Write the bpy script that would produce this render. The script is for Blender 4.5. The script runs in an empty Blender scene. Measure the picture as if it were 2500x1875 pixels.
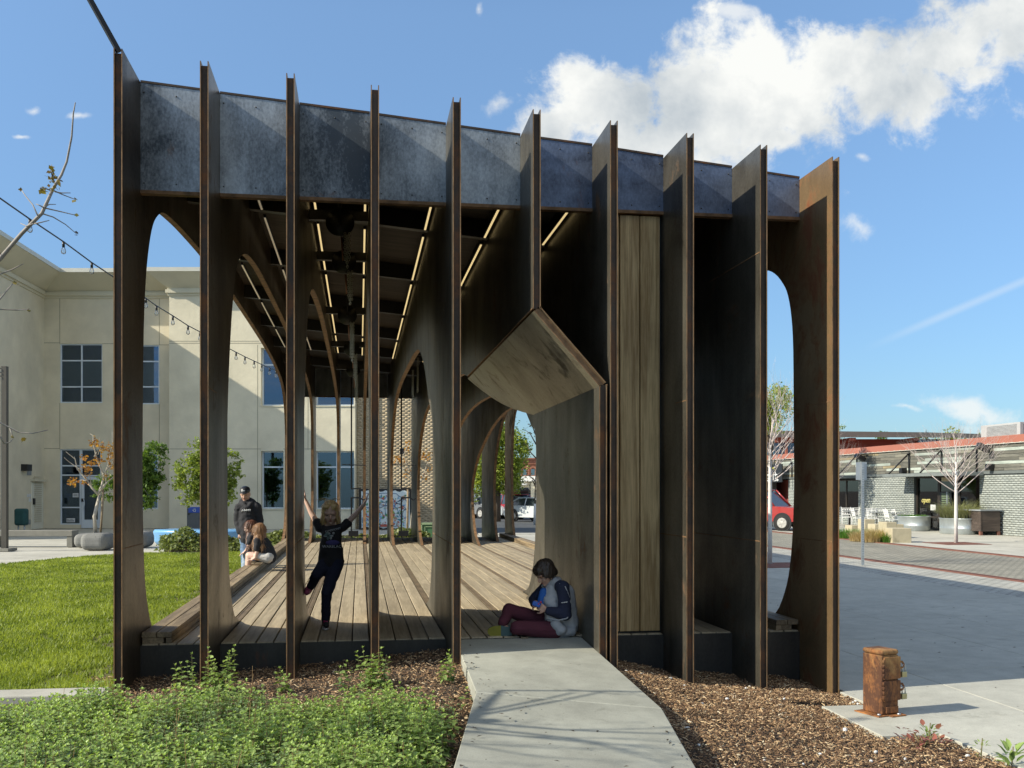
import bpy, bmesh, math, random
import numpy as np
from mathutils import Vector as V, Matrix, Euler, noise as mnoise
random.seed(7); RNG = np.random.default_rng(7)
S = bpy.context.scene
COL = S.collection
R = math.radians

# ------------------------------------------------------------------ camera, sky, sun, exposure
F_PX, CX, HY, EYE = 2500.0, 1250.0, 1195.0, 1.6
YAW = math.atan(372 / F_PX)
CY, SY = math.cos(YAW), math.sin(YAW)
cam = bpy.data.cameras.new('camera'); camo = bpy.data.objects.new('camera', cam); COL.objects.link(camo)
camo.location = (0, 0, EYE); camo.rotation_euler = (R(90), 0, -YAW)
cam.lens = 36; cam.sensor_width = 36; cam.sensor_fit = 'HORIZONTAL'; cam.shift_y = 257.5 / 2500
cam.clip_start = 0.1; cam.clip_end = 3000
S.camera = camo

SUN = V((1, 0.17, -0.645)).normalized()
SUN_EL = math.asin(-SUN.z); SUN_AZ = math.atan2(-SUN.x, -SUN.y)
sl = bpy.data.lights.new('sun', 'SUN'); sl.energy = 4.4; sl.angle = R(0.5); sl.color = (1.0, 0.92, 0.76)
so = bpy.data.objects.new('sun', sl); COL.objects.link(so)
so.rotation_euler = SUN.to_track_quat('-Z', 'Y').to_euler(); so.location = (-20, -4, 20)

S.view_settings.view_transform = 'Standard'; S.view_settings.look = 'None'
S.view_settings.exposure = 0.60; S.view_settings.gamma = 1.0; S.view_settings.use_curve_mapping = False
S.cycles.max_bounces = 8; S.cycles.transparent_max_bounces = 12

def make_world():
    w = bpy.data.worlds.new('World'); S.world = w; w.use_nodes = True
    nt = w.node_tree; N = nt.nodes; L = nt.links; N.clear()
    out = N.new('ShaderNodeOutputWorld'); bg = N.new('ShaderNodeBackground')
    bg.inputs['Strength'].default_value = 0.135
    sky = N.new('ShaderNodeTexSky'); sky.sky_type = 'NISHITA'; sky.sun_disc = False
    sky.sun_elevation = SUN_EL; sky.sun_rotation = SUN_AZ; sky.air_density = 1.0; sky.dust_density = 0.25; sky.ozone_density = 2.6
    tc = N.new('ShaderNodeTexCoord')
    def mth(op, a, b=None, c=None, clamp=False):
        n = N.new('ShaderNodeMath'); n.operation = op; n.use_clamp = clamp
        for i, x in enumerate((a, b, c)):
            if x is None: continue
            if isinstance(x, (int, float)): n.inputs[i].default_value = x
            else: L.new(x, n.inputs[i])
        return n.outputs[0]
    def vm(op, a, b=None):
        n = N.new('ShaderNodeVectorMath'); n.operation = op
        for i, x in enumerate((a, b)):
            if x is None: continue
            if isinstance(x, tuple): n.inputs[i].default_value = x
            else: L.new(x, n.inputs[i])
        return n
    D = tc.outputs['Generated']
    fw = vm('DOT_PRODUCT', D, (SY, CY, 0)).outputs['Value']
    rt = vm('DOT_PRODUCT', D, (CY, -SY, 0)).outputs['Value']
    up = vm('DOT_PRODUCT', D, (0, 0, 1)).outputs['Value']
    fs = mth('MAXIMUM', fw, 0.02)
    U = mth('DIVIDE', rt, fs); Vv = mth('DIVIDE', up, fs)
    cb = N.new('ShaderNodeCombineXYZ'); L.new(U, cb.inputs[0]); L.new(Vv, cb.inputs[1]); P = cb.outputs[0]
    wn = N.new('ShaderNodeTexNoise'); wn.inputs['Scale'].default_value = 5.0; wn.inputs['Detail'].default_value = 5; L.new(P, wn.inputs['Vector'])
    wv = vm('MULTIPLY', vm('SUBTRACT', wn.outputs['Color'], (0.5, 0.5, 0.5)).outputs[0], (0.10, 0.10, 0.0)).outputs[0]; PW = vm('ADD', P, wv).outputs[0]
    front = mth('GREATER_THAN', fw, 0.05)
    def noise(vec, scale, detail, rough, dist=0.0, off=(0, 0, 0)):
        mp = N.new('ShaderNodeMapping'); mp.inputs['Location'].default_value = off; L.new(vec, mp.inputs[0])
        n = N.new('ShaderNodeTexNoise'); n.inputs['Scale'].default_value = scale; n.inputs['Detail'].default_value = detail
        n.inputs['Roughness'].default_value = rough; n.inputs['Distortion'].default_value = dist
        L.new(mp.outputs[0], n.inputs['Vector']); return n.outputs['Fac']
    # soft lumps of cloud fixed in the sky: (azimuth, height) of each lump's centre and its two radii
    big = [(1500,275,215,165),(1690,255,255,175),(1900,220,270,195),(2120,150,260,190),(2330,105,260,170),(2480,70,180,140),
           (1360,320,100,80),(1860,330,170,60)]
    small = [(1232,258,60,45),(2105,545,75,55),(2340,985,190,46),(2450,1032,190,36),(2205,1008,80,18),(225,288,55,22),(118,254,36,24),(95,340,50,15),
             (2130,355,60,30),(1820,18,110,40),(1172,58,22,34)]
    def lumps(lst):
        acc = None
        for px, py, rx, ry in lst:
            c = ((px - CX) / F_PX, (HY - py) / F_PX, 0)
            d = vm('SUBTRACT', PW, c).outputs[0]
            d = vm('MULTIPLY', d, (F_PX / rx, F_PX / ry, 0)).outputs[0]
            l = mth('SUBTRACT', 1.0, vm('LENGTH', d).outputs['Value'])
            acc = l if acc is None else mth('MAXIMUM', acc, l)
        return acc
    n1 = noise(P, 7.0, 9, 0.60, 0.25); n2 = noise(P, 24.0, 8, 0.64, 0.3, (3, 1, 0))
    nn = mth('ADD', mth('MULTIPLY', mth('SUBTRACT', n1, 0.5), 2.3), mth('MULTIPLY', mth('SUBTRACT', n2, 0.5), 1.5))
    dB = mth('ADD', mth('ADD', mth('MULTIPLY', lumps(big), 1.15), 0.0), mth('MULTIPLY', nn, 1.25))
    dS = mth('ADD', mth('MULTIPLY', lumps(small), 1.15), mth('ADD', mth('MULTIPLY', nn, 1.25), -0.42))
    def smooth(x, a, b):
        n = N.new('ShaderNodeMapRange'); n.interpolation_type = 'SMOOTHSTEP'; n.inputs['From Min'].default_value = a; n.inputs['From Max'].default_value = b
        L.new(x, n.inputs['Value']); return n.outputs[0]
    a = mth('MAXIMUM', smooth(dB, 0.0, 0.62), mth('MULTIPLY', smooth(dS, 0.0, 0.85), 0.75))
    # thin vapour trail low in the right of the sky
    p0 = V(((2090 - CX) / F_PX, (HY - 862) / F_PX)); p1 = V(((2490 - CX) / F_PX, (HY - 690) / F_PX)); dr = (p1 - p0).normalized()
    rel = vm('SUBTRACT', P, (p0.x, p0.y, 0)).outputs[0]
    along = vm('DOT_PRODUCT', rel, (dr.x, dr.y, 0)).outputs['Value']; across = mth('ABSOLUTE', vm('DOT_PRODUCT', rel, (-dr.y, dr.x, 0)).outputs['Value'])
    tr = mth('MULTIPLY', smooth(across, 0.006, 0.0), mth('MULTIPLY', smooth(along, 0.0, 0.10), 0.22))
    a = mth('MAXIMUM', a, tr)
    a = mth('MULTIPLY', a, front)
    # unseen cloud over the rest of the sky, thickened to whiten the ambient light
    zz = mth('MAXIMUM', mth('ABSOLUTE', up), 0.08)
    cb2 = N.new('ShaderNodeCombineXYZ'); sx = N.new('ShaderNodeSeparateXYZ'); L.new(D, sx.inputs[0])
    L.new(mth('DIVIDE', sx.outputs[0], zz), cb2.inputs[0]); L.new(mth('DIVIDE', sx.outputs[1], zz), cb2.inputs[1])
    g = smooth(noise(cb2.outputs[0], 0.55, 8, 0.6, 0.2), 0.45, 0.62)
    rest = mth('SUBTRACT', 1.0, smooth(fw, 0.55, 0.75))
    a = mth('MAXIMUM', a, mth('MULTIPLY', mth('MULTIPLY', g, rest), smooth(up, 0.03, 0.15)))
    # cloud tone: bright crowns, greyer cores
    nsh = noise(P, 9.0, 6, 0.55, 0.2, (0.012, -0.02, 0))
    sh = mth('ADD', mth('MULTIPLY', mth('SUBTRACT', n1, nsh), 2.6), mth('ADD', mth('MULTIPLY', dB, -0.30), 0.80), clamp=True)
    cr = N.new('ShaderNodeValToRGB'); cr.color_ramp.elements[0].color = (0.50, 0.56, 0.61, 1); cr.color_ramp.elements[1].color = (0.95, 0.96, 0.93, 1)
    L.new(sh, cr.inputs[0])
    ccol = N.new('ShaderNodeMixRGB'); ccol.blend_type = 'MULTIPLY'; ccol.inputs[0].default_value = 1; ccol.inputs[2].default_value = (5.0, 5.0, 5.0, 1)
    L.new(cr.outputs[0], ccol.inputs[1])
    low = N.new('ShaderNodeValToRGB'); low.color_ramp.elements[0].color = (0.30, 0.43, 0.57, 1); low.color_ramp.elements[1].color = (0.93, 0.99, 1.0, 1); low.color_ramp.elements[1].position = 0.42; L.new(mth('MAXIMUM', up, 0.0), low.inputs[0])
    tint = N.new('ShaderNodeMixRGB'); tint.blend_type = 'MULTIPLY'; tint.inputs[0].default_value = 1; L.new(low.outputs[0], tint.inputs[2])
    L.new(sky.outputs[0], tint.inputs[1])
    mx = N.new('ShaderNodeMixRGB'); L.new(a, mx.inputs[0]); L.new(tint.outputs[0], mx.inputs[1]); L.new(ccol.outputs[0], mx.inputs[2])
    L.new(mx.outputs[0], bg.inputs['Color']); L.new(bg.outputs[0], out.inputs[0])
make_world()

# ------------------------------------------------------------------ where things stand, measured in the photograph
def ray(px):
    t = (px - CX) / F_PX
    return SY + CY * t, CY - SY * t
def P3(px, py, d):                     # point seen at (px, py), d metres out along the view axis
    a, b = ray(px); return V((a * d, b * d, EYE + (HY - py) * d / F_PX))
def gnd(px, py, z):                    # point of a level surface
    return P3(px, py, (EYE - z) * F_PX / (py - HY))
def atX(px, py, X):
    a, b = ray(px); return P3(px, py, X / a)
def atY(px, py, Y):
    a, b = ray(px); return P3(px, py, Y / b)

# ------------------------------------------------------------------ object helpers
def tag(o, label=None, cat=None, group=None, kind=None):
    if label: o['label'] = label
    if cat: o['category'] = cat
    if group: o['group'] = group
    if kind: o['kind'] = kind
    return o
def thing(name, label, cat, loc=(0, 0, 0), rz=0.0, group=None):
    o = bpy.data.objects.new(name, None); COL.objects.link(o); o.empty_display_size = 0.2
    o.location = loc; o.rotation_euler = (0, 0, rz)
    return tag(o, label, cat, group)
def root_of(o):
    while o.parent: o = o.parent
    return o
def kids(o): return [c for c in bpy.data.objects if c.parent == o]
def dup(o, loc, rz=None, label=None, scale=None):
    ch = KIDS.get(o.name, [])
    c = o.copy(); COL.objects.link(c); c.location = loc
    if rz is not None: c.rotation_euler = (0, 0, rz)
    if scale: c.scale = scale
    if label: c['label'] = label
    for k in ch:
        k2 = k.copy(); COL.objects.link(k2); k2.parent = c
        for g in KIDS.get(k.name, []):
            g2 = g.copy(); COL.objects.link(g2); g2.parent = k2
    return c
KIDS = {}
def put(name, me, parent=None, kind=None):
    o = bpy.data.objects.new(name, me); COL.objects.link(o)
    if parent is not None:
        o.parent = parent; KIDS.setdefault(parent.name, []).append(o)
    if kind: o['kind'] = kind
    return o

class MB:
    def __init__(s): s.v = []; s.f = []; s.m = []; s.sm = []
    def add(s, vs, fs, mi=0, smooth=False):
        b = len(s.v); s.v += [tuple(v) for v in vs]
        for f in fs: s.f.append([b + i for i in f]); s.m.append(mi); s.sm.append(smooth)
        return s
    def box(s, c, size, mat=None, mi=0, taper=1.0):
        x, y, z = size[0] / 2, size[1] / 2, size[2] / 2
        vs = [V((sx * x * (taper if sz > 0 else 1), sy * y * (taper if sz > 0 else 1), sz * z)) for sz in (-1, 1) for sy in (-1, 1) for sx in (-1, 1)]
        if mat is not None: vs = [mat @ v for v in vs]
        c = V(c); vs = [v + c for v in vs]
        return s.add(vs, [(0, 2, 3, 1), (4, 5, 7, 6), (0, 1, 5, 4), (2, 6, 7, 3), (0, 4, 6, 2), (1, 3, 7, 5)], mi)
    def bb(s, a, b, mi=0):
        a = V(a); b = V(b); return s.box((a + b) / 2, [abs(b[i] - a[i]) for i in range(3)], mi=mi)
    def bar(s, a, b, w, h, mi=0, up=(0, 0, 1)):
        a = V(a); b = V(b); d = (b - a); L = d.length; d.normalize(); u = V(up)
        x = d.cross(u)
        if x.length < 1e-4: x = d.cross(V((0, 1, 0)))
        x.normalize(); u = x.cross(d)
        m = Matrix((x, d, u)).transposed()
        return s.box((a + b) / 2, (w, L, h), mat=m, mi=mi)
    def tube(s, pts, rad, n=8, mi=0, cap=True, smooth=True):
        pts = [V(p) for p in pts]
        if not isinstance(rad, (list, tuple)): rad = [rad] * len(pts)
        vs = []; prev = None
        for i, p in enumerate(pts):
            t = (pts[min(i + 1, len(pts) - 1)] - pts[max(i - 1, 0)])
            t = t.normalized() if t.length > 1e-9 else V((0, 0, 1))
            if prev is None:
                x = t.cross(V((0, 0, 1)));
                if x.length < 1e-3: x = t.cross(V((1, 0, 0)))
            else: x = prev - t * prev.dot(t)
            x.normalize(); prev = x; y = t.cross(x)
            for k in range(n):
                a = 2 * math.pi * k / n; vs.append(p + (x * math.cos(a) + y * math.sin(a)) * rad[i])
        fs = [(i * n + k, i * n + (k + 1) % n, (i + 1) * n + (k + 1) % n, (i + 1) * n + k) for i in range(len(pts) - 1) for k in range(n)]
        s.add(vs, fs, mi, smooth)
        if cap and n > 2:
            b = len(s.v) - len(vs)
            s.f.append([b + k for k in reversed(range(n))]); s.m.append(mi); s.sm.append(False)
            s.f.append([b + (len(pts) - 1) * n + k for k in range(n)]); s.m.append(mi); s.sm.append(False)
        return s
    def prism(s, poly, to3, d0, d1, mi=0, mi_side=None):   # polygon poly (2-D) swept between two offsets by to3(u, v, d)
        n = len(poly); vs = [to3(u, v, d0) for u, v in poly] + [to3(u, v, d1) for u, v in poly]
        b = len(s.v); s.v += [tuple(v) for v in vs]
        ms = mi if mi_side is None else mi_side
        s.f.append([b + i for i in reversed(range(n))]); s.m.append(mi); s.sm.append(False)
        s.f.append([b + n + i for i in range(n)]); s.m.append(mi); s.sm.append(False)
        for i in range(n):
            j = (i + 1) % n
            s.f.append([b + i, b + j, b + n + j, b + n + i]); s.m.append(ms); s.sm.append(False)
        return s
    def ball(s, c, r, seg=10, rings=7, mi=0, rot=None):
        if not isinstance(r, (tuple, list)): r = (r, r, r)
        vs = []; c = V(c)
        for i in range(rings + 1):
            ph = math.pi * i / rings
            for k in range(seg):
                a = 2 * math.pi * k / seg
                v = V((r[0] * math.sin(ph) * math.cos(a), r[1] * math.sin(ph) * math.sin(a), r[2] * math.cos(ph)))
                if rot is not None: v = rot @ v
                vs.append(c + v)
        fs = [(i * seg + k, (i + 1) * seg + k, (i + 1) * seg + (k + 1) % seg, i * seg + (k + 1) % seg) for i in range(rings) for k in range(seg)]
        return s.add(vs, fs, mi, True)
    def lathe(s, c, prof, n=16, mi=0, sx=1.0, sy=1.0, smooth=True):   # prof: (r, z)
        c = V(c); vs = []
        for r, z in prof:
            for k in range(n):
                a = 2 * math.pi * k / n; vs.append(c + V((r * sx * math.cos(a), r * sy * math.sin(a), z)))
        fs = [(i * n + k, i * n + (k + 1) % n, (i + 1) * n + (k + 1) % n, (i + 1) * n + k) for i in range(len(prof) - 1) for k in range(n)]
        s.add(vs, fs, mi, smooth)
        b = len(s.v) - len(vs)
        s.f.append([b + k for k in reversed(range(n))]); s.m.append(mi); s.sm.append(False)
        s.f.append([b + (len(prof) - 1) * n + k for k in range(n)]); s.m.append(mi); s.sm.append(False)
        return s
    def build(s, name, mats, parent=None, world=True, kind=None, bevel=0.0, seg=2):
        if not isinstance(mats, (list, tuple)): mats = [mats]
        vs = s.v
        if parent is not None and world:
            l = root_of(parent).location
            if l.length > 0: vs = [(v[0] - l.x, v[1] - l.y, v[2] - l.z) for v in vs]
        me = bpy.data.meshes.new(name); me.from_pydata(vs, [], s.f)
        for m in mats: me.materials.append(m)
        if len(mats) > 1: me.polygons.foreach_set('material_index', s.m)
        me.polygons.foreach_set('use_smooth', s.sm)
        if bevel > 0:
            bm = bmesh.new(); bm.from_mesh(me)
            bmesh.ops.recalc_face_normals(bm, faces=bm.faces)
            ed = [e for e in bm.edges if len(e.link_faces) == 2 and e.calc_face_angle(0) > 0.6]
            bmesh.ops.bevel(bm, geom=ed, offset=bevel, segments=seg, affect='EDGES', profile=0.5, clamp_overlap=True)
            bm.to_mesh(me); bm.free()
        me.update()
        return put(name, me, parent, kind)

def np_mesh(name, v, f, mats, parent=None, kind=None, mi=None, col=None, smooth=False, world=True):
    """v (n,3), f (m,k) arrays -> object"""
    if not isinstance(mats, (list, tuple)): mats = [mats]
    v = np.asarray(v, dtype=np.float32)
    if parent is not None and world: v = v - np.array(root_of(parent).location, dtype=np.float32)
    f = np.asarray(f, dtype=np.int32); m, k = f.shape
    me = bpy.data.meshes.new(name)
    me.vertices.add(len(v)); me.vertices.foreach_set('co', v.ravel())
    me.loops.add(m * k); me.loops.foreach_set('vertex_index', f.ravel())
    me.polygons.add(m); me.polygons.foreach_set('loop_start', np.arange(0, m * k, k, dtype=np.int32))
    for x in mats: me.materials.append(x)
    if mi is not None: me.polygons.foreach_set('material_index', np.asarray(mi, dtype=np.int32))
    if smooth: me.polygons.foreach_set('use_smooth', np.ones(m, dtype=bool))
    if col is not None:
        at = me.attributes.new('tint', 'FLOAT', 'POINT'); at.data.foreach_set('value', np.asarray(col, dtype=np.float32))
    me.update(calc_edges=True)
    return put(name, me, parent, kind)

def rot_mats(n, yaw, pitch, roll=None):
    cy, sy = np.cos(yaw), np.sin(yaw); cp, sp = np.cos(pitch), np.sin(pitch)
    z = np.zeros(n); o = np.ones(n)
    Rz = np.stack([np.stack([cy, -sy, z], 1), np.stack([sy, cy, z], 1), np.stack([z, z, o], 1)], 1)
    Rx = np.stack([np.stack([o, z, z], 1), np.stack([z, cp, -sp], 1), np.stack([z, sp, cp], 1)], 1)
    M = Rz @ Rx
    if roll is not None:
        cr, sr = np.cos(roll), np.sin(roll)
        Ry = np.stack([np.stack([cr, z, sr], 1), np.stack([z, o, z], 1), np.stack([-sr, z, cr], 1)], 1)
        M = M @ Ry
    return M
def scatter(tv, tf, pos, M, scale, tint=None):
    """many copies of one small template as arrays"""
    n = len(pos); k = len(tv); tv = np.asarray(tv, float); tf = np.asarray(tf)
    sc = scale if np.ndim(scale) > 1 else np.repeat(np.asarray(scale, float).reshape(-1, 1), 3, 1)
    v = np.einsum('nij,nkj->nki', M, tv[None] * sc[:, None, :]) + pos[:, None, :]
    f = tf[None] + (np.arange(n) * k)[:, None, None]
    t = None if tint is None else np.repeat(tint, k)
    return v.reshape(-1, 3), f.reshape(-1, tf.shape[1]), t

def text_obj(name, body, size, mat, M, parent, extr=0.002, shear=0.0, align='CENTER'):
    cu = bpy.data.curves.new(name, 'FONT'); cu.body = body; cu.size = size; cu.extrude = extr; cu.align_x = align; cu.align_y = 'CENTER'; cu.shear = shear
    cu.resolution_u = 2
    t = bpy.data.objects.new('tmp', cu); COL.objects.link(t)
    me = bpy.data.meshes.new_from_object(t); bpy.data.objects.remove(t); bpy.data.curves.remove(cu)
    me.materials.clear(); me.materials.append(mat)
    l = root_of(parent).location if parent else V((0, 0, 0))
    me.transform(M)
    return put(name, me, parent)

# ------------------------------------------------------------------ materials
def newmat(name):
    m = bpy.data.materials.new(name); m.use_nodes = True
    nt = m.node_tree; b = nt.nodes['Principled BSDF']; return m, nt, nt.nodes, nt.links, b
def tnoise(nt, scale, detail=5, rough=0.55, stretch=(1, 1, 1), dist=0.0, coord='Object', off=(0, 0, 0)):
    N, L = nt.nodes, nt.links
    tc = N.new('ShaderNodeTexCoord'); mp = N.new('ShaderNodeMapping'); mp.inputs['Scale'].default_value = stretch; mp.inputs['Location'].default_value = off
    L.new(tc.outputs[coord], mp.inputs[0]); n = N.new('ShaderNodeTexNoise')
    n.inputs['Scale'].default_value = scale; n.inputs['Detail'].default_value = detail; n.inputs['Roughness'].default_value = rough; n.inputs['Distortion'].default_value = dist
    L.new(mp.outputs[0], n.inputs['Vector']); return n.outputs['Fac']
def ramp(nt, fac, stops):
    r = nt.nodes.new('ShaderNodeValToRGB'); e = r.color_ramp.elements
    while len(e) < len(stops): e.new(0.5)
    for i, (p, c) in enumerate(stops): e[i].position = p; e[i].color = (*c, 1) if len(c) == 3 else c
    nt.links.new(fac, r.inputs[0]); return r.outputs[0]
def mix(nt, fac, a, b, mode='MIX'):
    n = nt.nodes.new('ShaderNodeMixRGB'); n.blend_type = mode
    for i, x in enumerate((fac, a, b)):
        if isinstance(x, (int, float)): n.inputs[i].default_value = x
        elif isinstance(x, tuple): n.inputs[i].default_value = (*x, 1) if len(x) == 3 else x
        else: nt.links.new(x, n.inputs[i])
    return n.outputs[0]
def bump(nt, h, strength, dist, b):
    n = nt.nodes.new('ShaderNodeBump'); n.inputs['Strength'].default_value = strength; n.inputs['Distance'].default_value = dist
    nt.links.new(h, n.inputs['Height']); nt.links.new(n.outputs[0], b.inputs['Normal'])
def val(nt, a, op, c):
    n = nt.nodes.new('ShaderNodeMath'); n.operation = op
    for i, x in enumerate((a, c)):
        if isinstance(x, (int, float)): n.inputs[i].default_value = x
        else: nt.links.new(x, n.inputs[i])
    return n.outputs[0]
def objrand(nt):
    return nt.nodes.new('ShaderNodeObjectInfo').outputs['Random']
def lin(c): return tuple(max(0.0, x) for x in c)

def M(name, col, rough=0.7, metal=0.0, var=0.18, scale=3.0, bscale=60, bstr=0.15, stretch=(1, 1, 1), rnd=0.0, spec=0.5, coat=0.0, detail=5):
    m, nt, N, L, b = newmat(name)
    c1 = tuple(x * (1 - var) for x in col); c2 = tuple(min(1, x * (1 + var)) for x in col)
    c = ramp(nt, tnoise(nt, scale, detail, 0.6, stretch), [(0.3, c1), (0.7, c2)])
    if rnd > 0:
        k = val(nt, val(nt, objrand(nt), 'MULTIPLY', 2 * rnd), 'ADD', 1 - rnd)
        c = mix(nt, 1.0, c, k, 'MULTIPLY')
    L.new(c, b.inputs['Base Color']); b.inputs['Roughness'].default_value = rough; b.inputs['Metallic'].default_value = metal
    b.inputs['Specular IOR Level'].default_value = spec; b.inputs['Coat Weight'].default_value = coat
    if bstr > 0: bump(nt, tnoise(nt, bscale, 4, 0.6, stretch), bstr, 0.01, b)
    return m

def steel(name, dark, light, rust=(0.16, 0.055, 0.018), rust_at=0.68, rough=0.42, metal=0.55, streak=(9, 9, 0.6), cst=0.8, big_scale=1.3):
    m, nt, N, L, b = newmat(name)
    big = tnoise(nt, big_scale, 6, 0.6, (1, 1, 0.7), 0.4)
    st = tnoise(nt, 1.0, 5, 0.65, streak, 0.2)
    fine = tnoise(nt, 60, 4, 0.6, (1, 1, 0.6))
    f = val(nt, val(nt, val(nt, big, 'MULTIPLY', 0.58), 'ADD', val(nt, st, 'MULTIPLY', 0.18)), 'ADD', val(nt, fine, 'MULTIPLY', 0.24))
    rv = val(nt, val(nt, objrand(nt), 'MULTIPLY', 0.08), 'SUBTRACT', 0.04)
    f = val(nt, f, 'ADD', rv)
    c = ramp(nt, f, [(0.52 - .18 / cst, dark), (0.52 + .18 / cst, light)])
    rn = tnoise(nt, 2.1, 9, 0.72, (1, 1, 0.8), 0.5, off=(4, 2, 7))
    rf = ramp(nt, rn, [(rust_at - 0.08, (0, 0, 0)), (rust_at + 0.06, (1, 1, 1))])
    c = mix(nt, rf, c, rust)
    L.new(c, b.inputs['Base Color'])
    mr = val(nt, rf, 'MULTIPLY', -metal); mr = val(nt, mr, 'ADD', metal); L.new(mr, b.inputs['Metallic'])
    rr = ramp(nt, f, [(0.3, (rough + 0.16,) * 3), (0.75, (rough - 0.08,) * 3)]); rr = mix(nt, rf, rr, (0.85, 0.85, 0.85)); L.new(rr, b.inputs['Roughness'])
    bump(nt, fine, 0.06, 0.01, b)
    return m

def wood(name, c1, c2, axis=1, rnd=0.18, rough=0.7, gs=1.0):
    m, nt, N, L, b = newmat(name)
    stt = [7, 7, 7]; stt[axis] = 0.35
    off = nt.nodes.new('ShaderNodeVectorMath'); off.operation = 'MULTIPLY'
    tc = N.new('ShaderNodeTexCoord'); mp = N.new('ShaderNodeMapping'); mp.inputs['Scale'].default_value = tuple(stt)
    L.new(tc.outputs['Object'], mp.inputs[0])
    r = objrand(nt); sc = val(nt, r, 'MULTIPLY', 37.0)
    va = N.new('ShaderNodeVectorMath'); va.operation = 'ADD'; L.new(mp.outputs[0], va.inputs[0])
    cb = N.new('ShaderNodeCombineXYZ'); [L.new(sc, cb.inputs[i]) for i in range(3)]; L.new(cb.outputs[0], va.inputs[1])
    n = N.new('ShaderNodeTexNoise'); n.inputs['Scale'].default_value = 1.0 * gs; n.inputs['Detail'].default_value = 3; n.inputs['Distortion'].default_value = 0.6; L.new(va.outputs[0], n.inputs['Vector'])
    rings = val(nt, val(nt, n.outputs['Fac'], 'MULTIPLY', 26.0), 'SINE', 0)
    n2 = N.new('ShaderNodeTexNoise'); n2.inputs['Scale'].default_value = 9 * gs; n2.inputs['Detail'].default_value = 5; n2.inputs['Roughness'].default_value = 0.7; L.new(va.outputs[0], n2.inputs['Vector'])
    f = val(nt, val(nt, rings, 'MULTIPLY', 0.13), 'ADD', n2.outputs['Fac'])
    c = ramp(nt, f, [(0.3, c1), (0.72, c2)])
    k = val(nt, val(nt, r, 'MULTIPLY', 2 * rnd), 'ADD', 1 - rnd); c = mix(nt, 1.0, c, k, 'MULTIPLY')
    dn = tnoise(nt, 1.6, 5, 0.65); dk = ramp(nt, dn, [(0.30, (0.82, 0.82, 0.82)), (0.6, (1, 1, 1))]); c = mix(nt, 1.0, c, dk, 'MULTIPLY')
    L.new(c, b.inputs['Base Color']); b.inputs['Roughness'].default_value = rough; bump(nt, f, 0.12, 0.004, b)
    return m

def leafmat(name, a, bcol, trans=0.35, rough=0.45):
    m, nt, N, L, b = newmat(name)
    at = N.new('ShaderNodeAttribute'); at.attribute_name = 'tint'
    c = ramp(nt, at.outputs['Fac'], [(0.0, a), (1.0, bcol)])
    L.new(c, b.inputs['Base Color']); b.inputs['Roughness'].default_value = rough; b.inputs['Specular IOR Level'].default_value = 0.35
    tr = N.new('ShaderNodeBsdfTranslucent'); L.new(mix(nt, 1.0, c, (1.5, 1.5, 0.7), 'MULTIPLY'), tr.inputs[0])
    ms = N.new('ShaderNodeMixShader'); ms.inputs[0].default_value = trans
    out = N['Material Output']; L.new(b.outputs[0], ms.inputs[1]); L.new(tr.outputs[0], ms.inputs[2]); L.new(ms.outputs[0], out.inputs['Surface'])
    return m

def glassmat(name, tint=(0.75, 0.82, 0.85), refl=0.16, gcol=(1, 1, 1)):
    m, nt, N, L, b = newmat(name)
    tr = N.new('ShaderNodeBsdfTransparent'); tr.inputs[0].default_value = (*tint, 1)
    gl = N.new('ShaderNodeBsdfGlossy'); gl.inputs['Roughness'].default_value = 0.02; gl.inputs[0].default_value = (*gcol, 1)
    fr = N.new('ShaderNodeFresnel'); fr.inputs[0].default_value = 1.5
    k = val(nt, val(nt, fr.outputs[0], 'MULTIPLY', 1.0), 'ADD', refl)
    ms = N.new('ShaderNodeMixShader'); L.new(k, ms.inputs[0]); L.new(tr.outputs[0], ms.inputs[1]); L.new(gl.outputs[0], ms.inputs[2])
    L.new(ms.outputs[0], N['Material Output'].inputs['Surface']); return m

def emit(name, col, strength):
    m, nt, N, L, b = newmat(name)
    b.inputs['Base Color'].default_value = (*col, 1); b.inputs['Emission Color'].default_value = (*col, 1); b.inputs['Emission Strength'].default_value = strength
    return m

def concrete(name, col, speck=0.25, rough=0.85, stain=0.25):
    m, nt, N, L, b = newmat(name)
    n1 = tnoise(nt, 0.7, 8, 0.62, dist=0.3); n2 = tnoise(nt, 5.0, 6, 0.65); n3 = tnoise(nt, 140, 2, 0.5)
    c = ramp(nt, n1, [(0.32, tuple(x * (1 - stain) for x in col)), (0.62, col)])
    c = mix(nt, 1.0, c, ramp(nt, n2, [(0.3, (0.86, 0.86, 0.86)), (0.65, (1.05, 1.05, 1.05))]), 'MULTIPLY')
    c = mix(nt, speck, c, ramp(nt, n3, [(0.35, (0.4, 0.4, 0.4)), (0.6, (1, 1, 1))]), 'MULTIPLY')
    n4 = tnoise(nt, 2.2, 10, 0.75, off=(9, 3, 1)); c = mix(nt, 1.0, c, ramp(nt, n4, [(0.30, (0.66, 0.66, 0.64)), (0.42, (1, 1, 1))]), 'MULTIPLY')
    n5 = tnoise(nt, 16, 3, 0.5, off=(2, 5, 1)); c = mix(nt, 1.0, c, ramp(nt, n5, [(0.24, (0.5, 0.48, 0.45)), (0.30, (1, 1, 1))]), 'MULTIPLY')
    k = val(nt, val(nt, objrand(nt), 'MULTIPLY', 0.12), 'ADD', 0.94); c = mix(nt, 1.0, c, k, 'MULTIPLY')
    L.new(c, b.inputs['Base Color']); b.inputs['Roughness'].default_value = rough; bump(nt, n3, 0.10, 0.004, b)
    return m

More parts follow.
